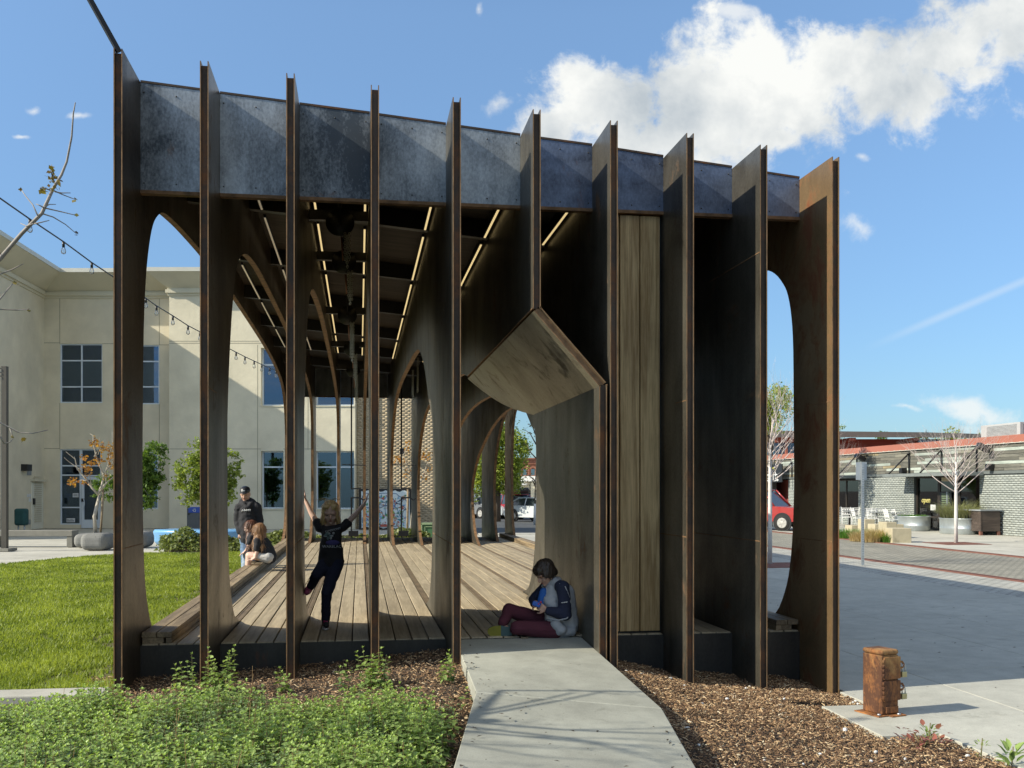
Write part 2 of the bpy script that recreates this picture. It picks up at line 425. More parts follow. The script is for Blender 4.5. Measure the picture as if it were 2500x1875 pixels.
STEEL_FIN = steel('steel_fin', (0.034, 0.029, 0.022), (0.225, 0.208, 0.165), rust=(0.16, 0.075, 0.028), rust_at=0.66, metal=0.60, rough=0.36, cst=1.0)
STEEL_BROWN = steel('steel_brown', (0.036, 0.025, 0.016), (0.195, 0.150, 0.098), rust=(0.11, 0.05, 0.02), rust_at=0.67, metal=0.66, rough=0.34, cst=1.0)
STEEL_RUSTY = steel('steel_rusty', (0.090, 0.058, 0.030), (0.34, 0.225, 0.110), rust_at=0.58, metal=0.45, rough=0.42)
STEEL_BLUE = steel('steel_blue', (0.055, 0.068, 0.082), (0.44, 0.475, 0.50), rust_at=0.70, rough=0.40, metal=0.4, streak=(10, 10, 0.8), cst=1.4)
STEEL_BLUE2 = steel('steel_deep_blue', (0.040, 0.052, 0.085), (0.20, 0.25, 0.36), rust_at=0.69, rough=0.38, metal=0.4, streak=(0.9, 0.9, 9), cst=1.2)
STEEL_PANEL = steel('steel_panel', (0.115, 0.100, 0.066), (0.32, 0.30, 0.215), rust=(0.10, 0.075, 0.045), rust_at=0.62, metal=0.45, rough=0.38, streak=(2, 4, 4), cst=0.9)
STEEL_DARK = steel('steel_dark', (0.030, 0.029, 0.027), (0.085, 0.080, 0.072), rust_at=0.72)
CHANNEL = steel('steel_channel', (0.026, 0.018, 0.013), (0.090, 0.058, 0.038), rust=(0.15, 0.060, 0.022), rust_at=0.57, metal=0.3, rough=0.55)
RUST_EDGE = M('rust_edge', (0.20, 0.112, 0.052), 0.75, 0.1, 0.5, 9, 80, 0.2)
PLATE_EDGE = M('plate_edge', (0.26, 0.15, 0.070), 0.6, 0.3, 0.5, 6, 80, 0.2)
RUST = steel('rust_orange', (0.085, 0.036, 0.018), (0.36, 0.145, 0.040), rust=(0.42, 0.24, 0.085), rust_at=0.60, metal=0.05, rough=0.8, streak=(14, 14, 5), cst=2.0, big_scale=5.0)
RUST_DRAIN = M('rust_drain', (0.20, 0.085, 0.06), 0.8, 0.1, 0.2, 5)
BLACK_STEEL = M('black_steel', (0.018, 0.018, 0.02), 0.45, 0.4, 0.3, 20, 80, 0.05)
GALV = M('galvanised', (0.45, 0.48, 0.50), 0.4, 0.75, 0.15, 8, 60, 0.08)
DECK = wood('deck_wood', (0.315, 0.258, 0.172), (0.465, 0.388, 0.262), 1, 0.11)
DECK_OLD = wood('bench_wood', (0.17, 0.125, 0.075), (0.34, 0.26, 0.155), 1, 0.18)
PANEL_WOOD = wood('panel_wood', (0.30, 0.19, 0.075), (0.58, 0.425, 0.21), 2, 0.22, 0.55)
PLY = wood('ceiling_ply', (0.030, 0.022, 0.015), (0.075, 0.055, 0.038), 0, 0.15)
CONC = concrete('concrete', (0.47, 0.465, 0.40), stain=.14)
CONC_W = concrete('walk_concrete', (0.40, 0.405, 0.345), stain=0.30)
CONC_L = concrete('light_concrete', (0.50, 0.485, 0.42))
CONC_D = concrete('bench_concrete', (0.25, 0.24, 0.205))
STONE = concrete('planter_stone', (0.25, 0.25, 0.235), speck=0.6, stain=0.15)
TANBLOCK = concrete('tan_block', (0.50, 0.44, 0.30), stain=0.12)
ASPHALT = concrete('asphalt', (0.085, 0.09, 0.092), speck=0.4)
SOIL = M('soil', (0.050, 0.036, 0.024), 0.95, 0, 0.4, 12, 70, 0.5)
TURF = M('turf', (0.115, 0.105, 0.045), 0.95, 0, 0.4, 4, 90, 0.4)
BLACK = M('black_paint', (0.012, 0.012, 0.013), 0.4, 0, 0.2, 10, 50, 0.0)
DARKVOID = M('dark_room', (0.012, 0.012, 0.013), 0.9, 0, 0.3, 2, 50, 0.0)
GLASS = glassmat('window_glass')
GLASS_D = glassmat('shop_glass', (0.6, 0.63, 0.62), 0.06)
FRAME_W = M('window_frame_white', (0.62, 0.68, 0.74), 0.4, 0.1, 0.05)
WHITE = M('white_paint', (0.72, 0.72, 0.70), 0.45, 0, 0.06)
# ------------------------------------------------------------------ ground, paving, paths
def sheet(name, poly, z, mat, kind='structure', thick=0.0, zf=None, sub=None):
    mb = MB()
    if thick > 0: mb.prism(poly, lambda u, v, d: V((u, v, d)), z - thick, z)
    else: mb.add([V((x, y, z if zf is None else zf(x, y))) for x, y in poly], [list(range(len(poly)))])
    o = mb.build(name, mat); o['kind'] = kind; return o
sheet('ground', [(-900, -40), (900, -40), (900, 1500), (-900, 1500)], -1.6, SOIL)

DZ = 0.30                                        # top of the deck
YF, YA, YB = 8.3, 8.96, 28.35                     # fin fronts, front of deck and fascia, back of the pavilion
FIN_PX = [287.7, 498.5, 709, 915.5, 1115.4, 1310.6, 1499, 1685, 1864.5, 2040.5]
FIN_TOP_PX = [118, 148.5, 178.6, 207.5, 237.6, 267, 294, 325, 353.5, 382.5]
FX = [YF * ray(p)[0] / ray(p)[1] for p in FIN_PX]
FZ = [atY(p, t, YF).z for p, t in zip(FIN_PX, FIN_TOP_PX)]
FG = [0.04, 0.07, 0.10, 0.15, 0.19, 0.20, 0.12, -0.02, -0.08, -0.13]   # bed level at each fin
X6L = 2.0                                        # foot of the sixth fin, folded to the right

PZ = -0.14
# courtyard and plaza slabs: pieces with open joints over a bed
def clip_poly(poly, f):
    out = []
    for i in range(len(poly)):
        a, b = poly[i], poly[(i + 1) % len(poly)]; fa, fb = f(a), f(b)
        if fa >= 0: out.append(a)
        if (fa >= 0) != (fb >= 0):
            t = fa / (fa - fb); out.append((a[0] + (b[0] - a[0]) * t, a[1] + (b[1] - a[1]) * t))
    return out
def slab(poly, z, mat, parent, name='paving_slab', th=0.06):
    mb = MB(); mb.prism(poly, lambda u, v, d: V((u, v, d)), z - th, z)
    return mb.build(name, mat, parent, bevel=0.004, seg=1)
# edge of the paving: straight, with a pad for the pedestal standing out into the mulch
PAVE = [(4.088, 8.30), (4.088, 7.77), (3.67, 7.77), (3.65, 6.77), (4.088, 6.77), (4.088, 1.0)]
JOINTB = M('joint_sand', (0.16, 0.155, 0.135), 0.95, 0, 0.2, 5)
plaza = sheet('plaza', [(4.14, 8.32), (4.14, 39.9), (10.55, 39.9), (10.55, 1.0), (4.12, 1.0), (4.12, 6.79), (3.68, 6.79), (3.70, 7.75), (4.12, 7.75)], PZ - 0.012, JOINTB)
# plaza slabs, their joints run along and across the pavilion
xs = [4.136, 5.15, 6.90, 8.0, 9.05, 10.55]
ys = [27.9, 25.4, 23.2, 21.1, 19.05, 17.0, 15.05, 13.1, 11.16, 9.2, 7.25, 5.3]
g = .003
slab([(4.088, 3.2), (xs[1] - g, 3.2), (xs[1] - g, 7.25 - g), (3.66, 7.25 - g), (3.65, 6.77), (4.088, 6.77)], PZ, CONC, plaza)
slab([(3.66, 7.25 + g), (xs[1] - g, 7.25 + g), (xs[1] - g, 9.2 - g), (4.136, 9.2 - g), (4.136, 8.3), (4.088, 8.3), (4.088, 7.77), (3.67, 7.77)], PZ, CONC, plaza)
for i in range(len(xs) - 1):
    for j in range(len(ys) - 1):
        if i == 0 and j >= 9: continue
        slab([(xs[i] + g, ys[j + 1] + g), (xs[i + 1] - g, ys[j + 1] + g), (xs[i + 1] - g, ys[j] - g), (xs[i] + g, ys[j] - g)], PZ, CONC, plaza)
# light bands and rough paving beside the street
def strip(name, x0, x1, y0, y1, z, mat): return sheet(name, [(x0, y0), (x1, y0), (x1, y1), (x0, y1)], z, mat)
X1, X2 = 12.45, 16.9
PAVERS = None
def paver_mat(name, c1, c2, sx, sy):
    m, nt, N, L, b = newmat(name)
    tc = N.new('ShaderNodeTexCoord'); mp = N.new('ShaderNodeMapping'); mp.inputs['Scale'].default_value = (sx, sy, 1); mp.inputs['Rotation'].default_value = (0, 0, R(90))
    L.new(tc.outputs['Object'], mp.inputs[0])
    br = N.new('ShaderNodeTexBrick'); br.inputs['Scale'].default_value = 1; br.inputs['Mortar Size'].default_value = 0.035; br.inputs['Color1'].default_value = (*c1, 1); br.inputs['Color2'].default_value = (*c2, 1)
    br.inputs['Mortar'].default_value = (c1[0] * .35, c1[1] * .35, c1[2] * .35, 1); br.inputs['Brick Width'].default_value = 0.6; br.inputs['Row Height'].default_value = 0.3
    L.new(mp.outputs[0], br.inputs['Vector'])
    n2 = tnoise(nt, 1.2, 7, 0.65, (1, 1, 1)); c = mix(nt, 1.0, br.outputs[0], ramp(nt, n2, [(0.3, (0.72, 0.72, 0.72)), (0.65, (1.1, 1.1, 1.1))]), 'MULTIPLY')
    L.new(c, b.inputs['Base Color']); b.inputs['Roughness'].default_value = 0.9; bump(nt, br.outputs['Fac'], -0.4, 0.01, b); return m
strip('paved_strip', 10.56, X1 - .16, -4, 44, PZ - 0.002, paver_mat('strip_pavers', (0.40, 0.40, 0.36), (0.50, 0.49, 0.43), 2.2, 2.2))
strip('street', X1 + .16, X2 - .16, -4, 85, PZ - 0.012, paver_mat('street_pavers', (0.27, 0.26, 0.21), (0.34, 0.32, 0.26), 3.0, 2.4))
strip('sidewalk', X2 + .16, 26, -4, 39.95, PZ + 0.0, CONC_L)
strip('sidewalk', X2 + .16, 26, 40, 85, PZ + 0.0, CONC_L)
for gx, lab in ((X1, 'long rusty slotted drain between the plaza and the paved street'), (X2, 'long rusty slotted drain in front of the shop side of the street')):
    t = thing('street_drain', lab, 'drain', (gx, 16, PZ))
    mb = MB(); mb.bb((gx - .158, -2, PZ - .12), (gx + .158, 60, PZ - .03)); mb.build('channel', RUST_DRAIN, t)
    y = np.arange(10, 46, 0.055); n = len(y)
    tv = [(-.14, -.017, 0), (.14, -.017, 0), (.14, .017, 0), (-.14, .017, 0), (-.14, -.017, -.025), (.14, -.017, -.025), (.14, .017, -.025), (-.14, .017, -.025)]
    tf = [(0, 1, 2, 3), (0, 4, 5, 1), (1, 5, 6, 2), (2, 6, 7, 3), (3, 7, 4, 0)]
    pos = np.stack([np.full(n, gx), y, np.full(n, PZ + .003)], 1)
    v, f, _ = scatter(tv, tf, pos, rot_mats(n, np.zeros(n), np.zeros(n)), np.ones(n)); np_mesh('slats', v, f, RUST_DRAIN, t, 'stuff')
    mb = MB(); mb.bb((gx - .158, -2, PZ - .03), (gx - .142, 60, PZ + .006)); mb.bb((gx + .142, -2, PZ - .03), (gx + .158, 60, PZ + .006)); mb.build('edge_rail', RUST_DRAIN, t)

# courtyard on the left and behind
sheet('courtyard', [(-40, 8.3), (-1.95, 8.3), (-1.95, 28.3), (4.1, 28.3), (4.1, 46), (-40, 46)], -0.012, CONC_L)
for (x, y0, y1) in ((-6.2, 26.6, 44), (-9.5, 24, 44), (-13, 20, 44), (-3, 27, 44), (0.5, 28.4, 44)):
    pass
# road behind, falling away from the pavilion
mb = MB(); mb.add([(4.6, 40, PZ - .02), (70, 40, PZ - .02), (70, 130, -0.95), (4.6, 130, -0.95)], [(0, 1, 2, 3)])
o = mb.build('road', ASPHALT); o['kind'] = 'structure'
mb = MB(); mb.bb((4.6, 39.2, -0.5), (16, 39.95, PZ + .02)); o = mb.build('kerb', CONC_L); o['kind'] = 'structure'
sheet('plaza_edge', [(4.1, 28.02), (10.55, 28.02), (10.55, 39.2), (4.1, 39.2)], PZ - .004, CONC_L)
# lawn
LAWN = [(-1.93, 8.42), (-1.93, 26.4), (-4.2, 26.5), (-5.4, 26.3), (-6.4, 25.4), (-7.4, 23.4), (-9.0, 20.6), (-11.5, 17.5), (-14, 15), (-14, 8.42)]
sheet('lawn', LAWN, 0.012, TURF)
# ------------------------------------------------------------------ the steel pavilion
pav = thing('pavilion', 'tall rusted steel pavilion of ten upright fins over a timber deck', 'pavilion', (1.1, 8.3, 0))
T = 0.066                                         # thickness of a fin: two plates round a recessed channel
def arch(front, top, back): return front + top + back
A = {}
def front_leg(L, toe, zt):                        # toe on the deck, waist, spring of the arch
    return [(toe, DZ), (L + (toe - L) * .55, .40), (L + (toe - L) * .28, .62), (L + (toe - L) * .13, .86), (L + (toe - L) * .04, 1.22), (L, 1.7), (L + .01, 2.25)]
def back_leg(L=25.75, zt=3.4):
    return [(L, 2.2), (L + .02, 1.6), (L - .12, 1.1), (L - .4, .75), (L - .8, .48), (L - 1.5, DZ)]
A[0] = front_leg(9.05, 9.75, 0) + [(9.10, 2.96), (9.19, 3.42), (9.33, 3.74), (9.5, 3.96), (9.72, 4.10), (10.0, 4.20), (10.5, 4.26), (11.3, 4.32), (13, 4.40), (16, 4.46), (20, 4.45), (23, 4.36), (25.2, 4.15), (26.3, 3.7), (26.7, 3.0)] + back_leg(26.7)
A[1] = front_leg(9.46, 10.45, 0) + [(9.64, 2.88), (9.90, 3.42), (10.25, 3.80), (10.85, 4.03), (11.7, 4.15), (13, 4.22), (16.6, 4.27), (21, 4.24), (23.8, 4.14), (25.6, 3.95), (26.5, 3.6), (26.8, 3.1)] + back_leg(26.8)
A[2] = front_leg(9.72, 10.75, 0) + [(9.86, 2.55), (10.12, 3.0), (10.45, 3.38), (10.9, 3.65), (11.4, 3.79), (12.1, 3.89), (13.4, 4.00), (15.5, 4.08), (19.8, 4.06), (23.3, 3.96), (25.4, 3.75), (26.4, 3.4), (26.7, 2.9)] + back_leg(26.7)
A[3] = front_leg(10.15, 11.2, 0) + [(10.35, 2.5), (10.65, 2.88), (11.1, 3.22), (11.7, 3.5), (12.5, 3.66), (14, 3.78), (16, 3.85), (20, 3.86), (23.2, 3.72), (25, 3.45), (25.9, 3.0), (26.2, 2.6)] + back_leg(26.2)
A[4] = front_leg(10.63, 11.7, 0) + [(10.95, 2.45), (11.35, 2.64), (11.75, 2.90), (12.35, 3.17), (13.1, 3.38), (13.9, 3.47), (15.4, 3.54), (19.5, 3.63), (22.3, 3.5), (24, 3.1), (24.9, 2.65), (25.5, 2.2)] + back_leg(25.5)[1:]
A[5] = [(13.5, 3.10), (14.4, 3.22), (17, 3.33), (20.5, 3.36), (22.6, 3.24), (24, 2.9), (25, 2.4)] + back_leg(25.4)[1:]
A[6] = front_leg(11.9, 12.9, 0) + [(12.3, 2.4), (13, 2.7), (14, 2.92), (15.5, 3.06), (18, 3.13), (20.3, 3.05), (22.6, 2.75), (24.2, 2.35)] + back_leg(25.2)[1:]
A[7] = front_leg(11.6, 12.6, 0) + [(12.1, 2.45), (13, 2.75), (14.5, 2.98), (16.5, 3.08), (19, 3.08), (21, 2.92), (22.8, 2.6), (24.2, 2.2)] + back_leg(25.1)[1:]
A[8] = front_leg(10.7, 11.8, 0) + [(10.9, 2.5), (11.3, 2.9), (12, 3.2), (13.5, 3.45), (16, 3.58), (20, 3.62), (22.5, 3.54), (23.98, 3.36), (24.77, 3.01), (25.55, 2.44), (25.85, 1.8), (25.88, 1.4), (25.8, 1.0), (25.6, .6), (25.26, DZ)]
A[9] = front_leg(9.08, 9.85, 0) + [(9.10, 2.9), (9.14, 3.22), (9.22, 3.44), (9.33, 3.57), (9.53, 3.71), (9.8, 3.80), (10.4, 3.88), (12, 3.95), (16, 4.0), (21, 4.0), (24, 3.97), (25.6, 3.90), (26.4, 3.73), (26.9, 3.40), (27.12, 2.8), (27.18, 2.25), (27.2, 1.6), (27.12, 1.0), (26.95, .6), (26.7, DZ)]
def smooth_curve(pts, n=3):
    out = []
    for i in range(len(pts) - 1):
        p0, p1, p2, p3 = pts[max(i - 1, 0)], pts[i], pts[i + 1], pts[min(i + 2, len(pts) - 1)]
        for k in range(n):
            t = k / n; q = []
            for a in (0, 1):
                m1 = (p2[a] - p0[a]) * .5; m2 = (p3[a] - p1[a]) * .5
                d = p2[a] - p1[a]
                if m1 * d < 0: m1 = 0
                if m2 * d < 0: m2 = 0
                lim = 3 * abs(d); m1 = max(-lim, min(lim, m1)); m2 = max(-lim, min(lim, m2))
                q.append((2*t**3 - 3*t*t + 1) * p1[a] + (t**3 - 2*t*t + t) * m1 + (-2*t**3 + 3*t*t) * p2[a] + (t**3 - t*t) * m2)
            out.append(tuple(q))
    out.append(pts[-1]); return out
def yz(u, v, d): return V((d, u, v))
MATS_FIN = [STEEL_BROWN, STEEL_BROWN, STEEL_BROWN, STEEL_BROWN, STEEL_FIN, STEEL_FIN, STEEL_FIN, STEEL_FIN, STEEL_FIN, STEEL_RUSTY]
def fin_plates(x, outer, ar, mat, edge=RUST_EDGE, core_front=True):
    """two 7 mm plates with a recessed channel between; outer goes round the outside, ar along the arch"""
    poly = outer + ar
    mb = MB()
    for s in (-1, 1):
        a, b = x + s * T / 2, x + s * (T / 2 - .008)
        mb.prism(poly, yz, min(a, b), max(a, b), 0, 1); k = len(poly)
        for j in range(len(outer)): mb.m[len(mb.m) - k + j] = 2
    f = mb.build('steel_fin', [mat, edge, PLATE_EDGE], pav)
    return f
def core(x, outer, ar, f, mat=CHANNEL):
    rec = []
    zt = max(p[1] for p in outer)
    for y, z in outer:
        rec.append((y + .022 if y < YF + .01 else (y - .01 if y > YB - .01 else y), z - .03 if z > zt - .001 else z))
    mb = MB(); b0 = len(mb.f)
    poly = rec + ar
    mb.prism(poly, yz, x - T / 2 + .009, x + T / 2 - .009, 0, 0)
    n = len(poly)
    for i in range(len(rec) - 1, n): mb.m[2 + i] = 1          # underside of the arch is bare rusted edge
    mb.build('channel_core', [mat, RUST_EDGE], f)
FINS = []
for i in range(10):
    if i == 5: FINS.append(None); continue
    ar = smooth_curve(A[i])
    g = FG[i] - .12
    y0, y1 = ar[0][0], ar[-1][0]
    outer = [(YF, g), (YF, FZ[i]), (YB, FZ[i]), (YB, -.2)]
    ar2 = [(y1, -.2)] + list(reversed(ar)) + [(y0, -.2)]
    outer2 = outer
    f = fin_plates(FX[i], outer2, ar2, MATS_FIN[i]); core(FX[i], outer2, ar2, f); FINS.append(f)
# sixth fin: its foot is folded out to the right, a slanting panel joins the two
x5 = FX[5]; g = FG[5] - .12
foldT, foldB = 3.09, 2.47
up_ar = smooth_curve(A[5])
mb = MB()
def both(poly, to, ):
    for s in (-1, 1):
        a, b = s * T / 2, s * (T / 2 - .008); mb.prism(poly, lambda u, v, d: to(u, v, d), min(a, b), max(a, b), 0, 1)
upper = [(YF, foldT), (YF, FZ[5]), (YB, FZ[5]), (YB, -.2), (up_ar[-1][0], -.2)] + list(reversed(up_ar))
both(upper, lambda u, v, d: V((x5 + d, u, v)))
low_ar = smooth_curve([(12.45, .22), (12.1, .30), (11.75, .42), (11.42, .60), (11.2, .86), (11.1, 1.25), (11.18, 1.65), (11.30, 1.90), (11.42, 2.2), (11.52, foldB)])
lower = [(YF, g), (YF, foldB)] + list(reversed(low_ar)) + [(12.45, -.2), (12.0, -.2)]
both(lower, lambda u, v, d: V((X6L + d, u, v)))
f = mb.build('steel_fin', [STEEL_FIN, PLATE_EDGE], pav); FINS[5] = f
mb = MB(); rec = [(max(u, YF + .022) if u < YB - .1 else u - .01, v - (.03 if v > 4.5 else 0)) for u, v in upper]
mb.prism(rec, lambda u, v, d: V((x5 + d, u, v)), -T / 2 + .009, T / 2 - .009)
for i in range(4, len(rec)): mb.m[2 + i] = 1
k0 = len(mb.f)
rec = [(max(u, YF + .022), v) for u, v in lower]
mb.prism(rec, lambda u, v, d: V((X6L + d, u, v)), -T / 2 + .009, T / 2 - .009)
for i in range(2, len(rec)): mb.m[k0 + 2 + i] = 1
mb.build('channel_core', [CHANNEL, RUST_EDGE], f)
# slanting panel, in the plane of its own slope
e = V((X6L - x5, 0, foldB - foldT)); n = V((-e.z, 0, e.x)).normalized()
slopeB = smooth_curve([(13.5, 0), (13.3, .25), (12.9, .55), (12.3, .8), (11.52, 1.0)])
sl_poly = [(YF, 0)] + slopeB + [(YF, 1.0)]
def on_slope(u, t, d): return V((x5, u, foldT)) + e * t + n * d
mb = MB()
for s in (-1, 1):
    a, b = s * T / 2, s * (T / 2 - .008); mb.prism(sl_poly, on_slope, min(a, b), max(a, b), 0, 1)
mb.prism([(max(u, YF + .022), t) for u, t in sl_poly], on_slope, -T / 2 + .009, T / 2 - .009, 2, 1)
# rusty fillets where the plates meet
mb.build('folded_panel', [STEEL_PANEL, RUST_EDGE, CHANNEL], pav)
mb = MB()
for (xx, zz) in ((x5, foldT), (X6L, foldB)):
    for s in (-1, 1): mb.tube([(xx + s * T / 2, YF, zz), (xx + s * T / 2, 11.4, zz)], .006, 6)
mb.build('weld_seam', RUST_EDGE, pav)
# welded joints across the plates
def seam(fi, z, y0, y1, side, x=None):
    xx = FX[fi] if x is None else x
    mb = MB(); mb.bb((xx + side * (T / 2 - .001), y0, z - .004), (xx + side * (T / 2 + .002), y1, z + .004)); mb.build('weld_seam', RUST_EDGE, FINS[fi])
seam(0, 1.14, YF, 9.05, 1); seam(1, 2.40, YF, 8.75, 1); seam(2, 1.16, YF, 9.75, 1); seam(4, 1.15, YF, 10.6, -1); seam(8, 3.62, YF, 9.6, -1); seam(8, 1.16, YF, 10.5, -1)
seam(9, 2.36, YF, 8.8, -1); seam(7, 2.35, YF, 8.6, -1); seam(7, 1.2, YF, 10.6, -1); seam(9, 1.15, YF, 9.0, -1)

# fascia between the fins: one plate per bay with a rusty bottom angle
for i in range(9):
    x0, x1 = FX[i] + T / 2 + .001, FX[i + 1] - T / 2 - .001
    zb = 4.085; z0 = FZ[i] - .004; z1 = FZ[i + 1] + (FZ[i] - FZ[i + 1]) * T / (FX[i + 1] - FX[i])
    for Y, nm in ((YA, 'fascia_panel'), (YB - .35, 'fascia_panel')):
        mb = MB(); mb.prism([(x0, zb + .03), (x1, zb + .03), (x1, z1), (x0, z0)], lambda u, v, d: V((u, d, v)), Y, Y + .012)
        p = mb.build(nm, STEEL_BLUE if i < 5 else STEEL_BLUE2, pav)
        mb = MB(); mb.bb((x0, Y - .012, zb), (x1, Y + .06, zb + .028)); mb.build('bottom_angle', RUST_EDGE, p)
        if Y == YA:
            mb = MB()
            for bx in (.05, .5, .94):
                for bz in (.035, .965):
                    t = x0 + (x1 - x0) * bx; zt = z0 + (z1 - z0) * bx
                    mb.ball((t, Y - .002, zb + .06 + (zt - zb - .11) * bz), .0065, 8, 5)
            mb.build('bolt_heads', STEEL_DARK, p)
    # roof sheet edge seen above the fascia
    mb = MB(); mb.prism([(x0, z0 + .002), (x1, z1 + .002), (x1, z1 + .02), (x0, z0 + .02)], lambda u, v, d: V((u, d, v)), YA - .006, YA + .05); mb.build('roof_edge', CHANNEL, pav)
    # ceiling sheets
    cz0, cz1 = min(z0 - .16, 4.62), min(z1 - .16, 4.62)
    for k in range(8):
        ya, yb = YA + .07 + k * 2.32, YA + .07 + (k + 1) * 2.32 - .012
        yb = min(yb, YB - .36)
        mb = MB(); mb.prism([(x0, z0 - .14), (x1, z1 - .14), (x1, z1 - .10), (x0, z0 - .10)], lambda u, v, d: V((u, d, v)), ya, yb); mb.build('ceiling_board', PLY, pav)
    # roof deck on top, stops light leaking in
    mb = MB(); mb.prism([(x0, z0 - .06), (x1, z1 - .06), (x1, z1 - .03), (x0, z0 - .03)], lambda u, v, d: V((u, d, v)), YA + .02, YB - .34); mb.build('roof_sheet', STEEL_DARK, pav)
    # cross members under the ceiling
    for Y in (11.3, 14.0, 16.8, 19.6, 22.4, 25.2):
        mb = MB(); mb.prism([(x0, z0 - .34), (x1, z1 - .34), (x1, z1 - .145), (x0, z0 - .145)], lambda u, v, d: V((u, d, v)), Y, Y + .10); mb.build('cross_beam', STEEL_DARK, pav)
# strip lights along the ceiling
LED = emit('warm_led', (1.0, 0.76, 0.36), 0.52)
LED_DIM = emit('dim_led', (1.0, 0.88, 0.66), 0.09)
for X, ci, dim in ((-1.57, 0, 1), (-1.03, 1, 1), (-.455, 2, 0), (.055, 2, 0), (.705, 3, 0), (1.36, 4, 0), (2.01, 5, 0)):
    zc = FZ[ci] + (FZ[ci + 1] - FZ[ci]) * (X - FX[ci]) / (FX[ci + 1] - FX[ci]) - .36
    y = 9.2
    for Ya_, Yb_ in ((9.3, 11.2), (11.5, 13.9), (14.2, 16.7), (17, 19.5), (19.8, 22.3)):
        mb = MB(); mb.bb((X - .014, Ya_, zc), (X + .014, Yb_, zc + .03)); 
        h = mb.build('strip_light', BLACK_STEEL, pav)
        mb = MB(); mb.bb((X - .010, Ya_ + .02, zc - .008), (X + .010, Yb_ - .02, zc - .0005)); mb.build('diffuser', LED_DIM if dim else LED, h)
# deck
for i in range(9):
    x0, x1 = FX[i] + T / 2 + .006, (FX[i + 1] if i != 99 else 0) - T / 2 - .006
    n = 4; w = (x1 - x0) / n
    for k in range(n):
        cuts = [YA + .002, YA + 5.2 + RNG.uniform(-1.5, 1.5), YA + 11 + RNG.uniform(-2, 2), 27.9]
        for a, b in zip(cuts[:-1], cuts[1:]):
            mb = MB(); dz = RNG.uniform(-.0025, .0025)
            mb.bb((x0 + k * w + .005, a + .002, DZ - .04 + dz), (x0 + (k + 1) * w - .005, b - .003, DZ + dz)); mb.build('deck_board', DECK, pav, bevel=.004, seg=1)
    # steel skirt under the front of the deck
    mb = MB(); mb.bb((FX[i] + T / 2 + .001, YA - .004, -.25), (FX[i + 1] - T / 2 - .001, YA + .012, DZ - .012)); mb.build('skirt_plate', STEEL_DARK, pav)
mb = MB(); mb.bb((FX[0] + .02, YA + .02, -.2), (FX[9] - .02, 27.95, DZ - .06)); mb.build('deck_frame', CHANNEL, pav)
RAILM = M('floor_rail_steel', (0.20, 0.150, 0.095), 0.6, 0.2, 0.3, 3)
# twin steel floor rails in the line of each fin
for i in range(1, 9):
    mb = MB(); yy = (A[i][0][0] if i != 5 else YA + .01) - .05
    for s in (-1, 1): mb.bb((FX[i] + s * .0255 - .006, yy, DZ - .05), (FX[i] + s * .0255 + .006, 27.9, DZ - .001))
    mb.bb((FX[i] - .016, yy, DZ - .05), (FX[i] + .016, 27.9, DZ - .004)); mb.build('floor_rail', RAILM, pav)
# low timber benches along both sides
for xa, xb, ya in ((-1.815, -1.565, 0), (3.79, 4.012, 0)):
    for k in range(2):
        w = (xb - xa) / 2
        for a, b in ((YA + .004, 13.2), (13.204, 18.1), (18.104, 23), (23.004, 27.9)):
            mb = MB(); mb.bb((xa + k * w + .003, a, DZ + .052), (xa + (k + 1) * w - .003, b, DZ + .098)); mb.build('bench_board', DECK_OLD, pav, bevel=.004, seg=1)
    mb = MB()
    for a, b in ((YA + .01, YA + .09),): mb.bb((xa + .01, a, DZ + .003), (xb - .07, b, DZ + .05))
    mb.build('bench_end_block', DECK_OLD, pav)
    e0, e1 = (xb - .05, xb - .003) if xa < 0 else (xa + .003, xa + .05)
    mb = MB(); mb.bb((e0, YA + .006, DZ + .003), (e1, 27.9, DZ + .05)); mb.build('bench_edge_board', DECK_OLD, pav, bevel=.003, seg=1)
# upright boards that close the bay beside the door
x0, x1 = FX[6] + T / 2 + .004, FX[7] - T / 2 - .004; w = (x1 - x0) / 3
x1b = FX[7] - T / 2 - .02
for k in range(3):
    w = (x1b - x0) / 3
    mb = MB(); mb.bb((x0 + k * w + .005, YA + .03, DZ + .02), (x0 + (k + 1) * w - .005, YA + .07, 4.075)); mb.build('wall_board', PANEL_WOOD, pav, bevel=.003, seg=1)
mb = MB(); mb.bb((x0, YA + .075, DZ), (x1, YA + .085, 4.5)); mb.build('wall_backing', BLACK, pav)
# steel bar running up from the first fin to the left
mb = MB(); mb.bar((FX[0] + .005, YF + .02, FZ[0] - .02), (FX[0] - 1.3, YF - .6, FZ[0] + 2.35), .035, .035); mb.build('tie_bar', BLACK_STEEL, pav)

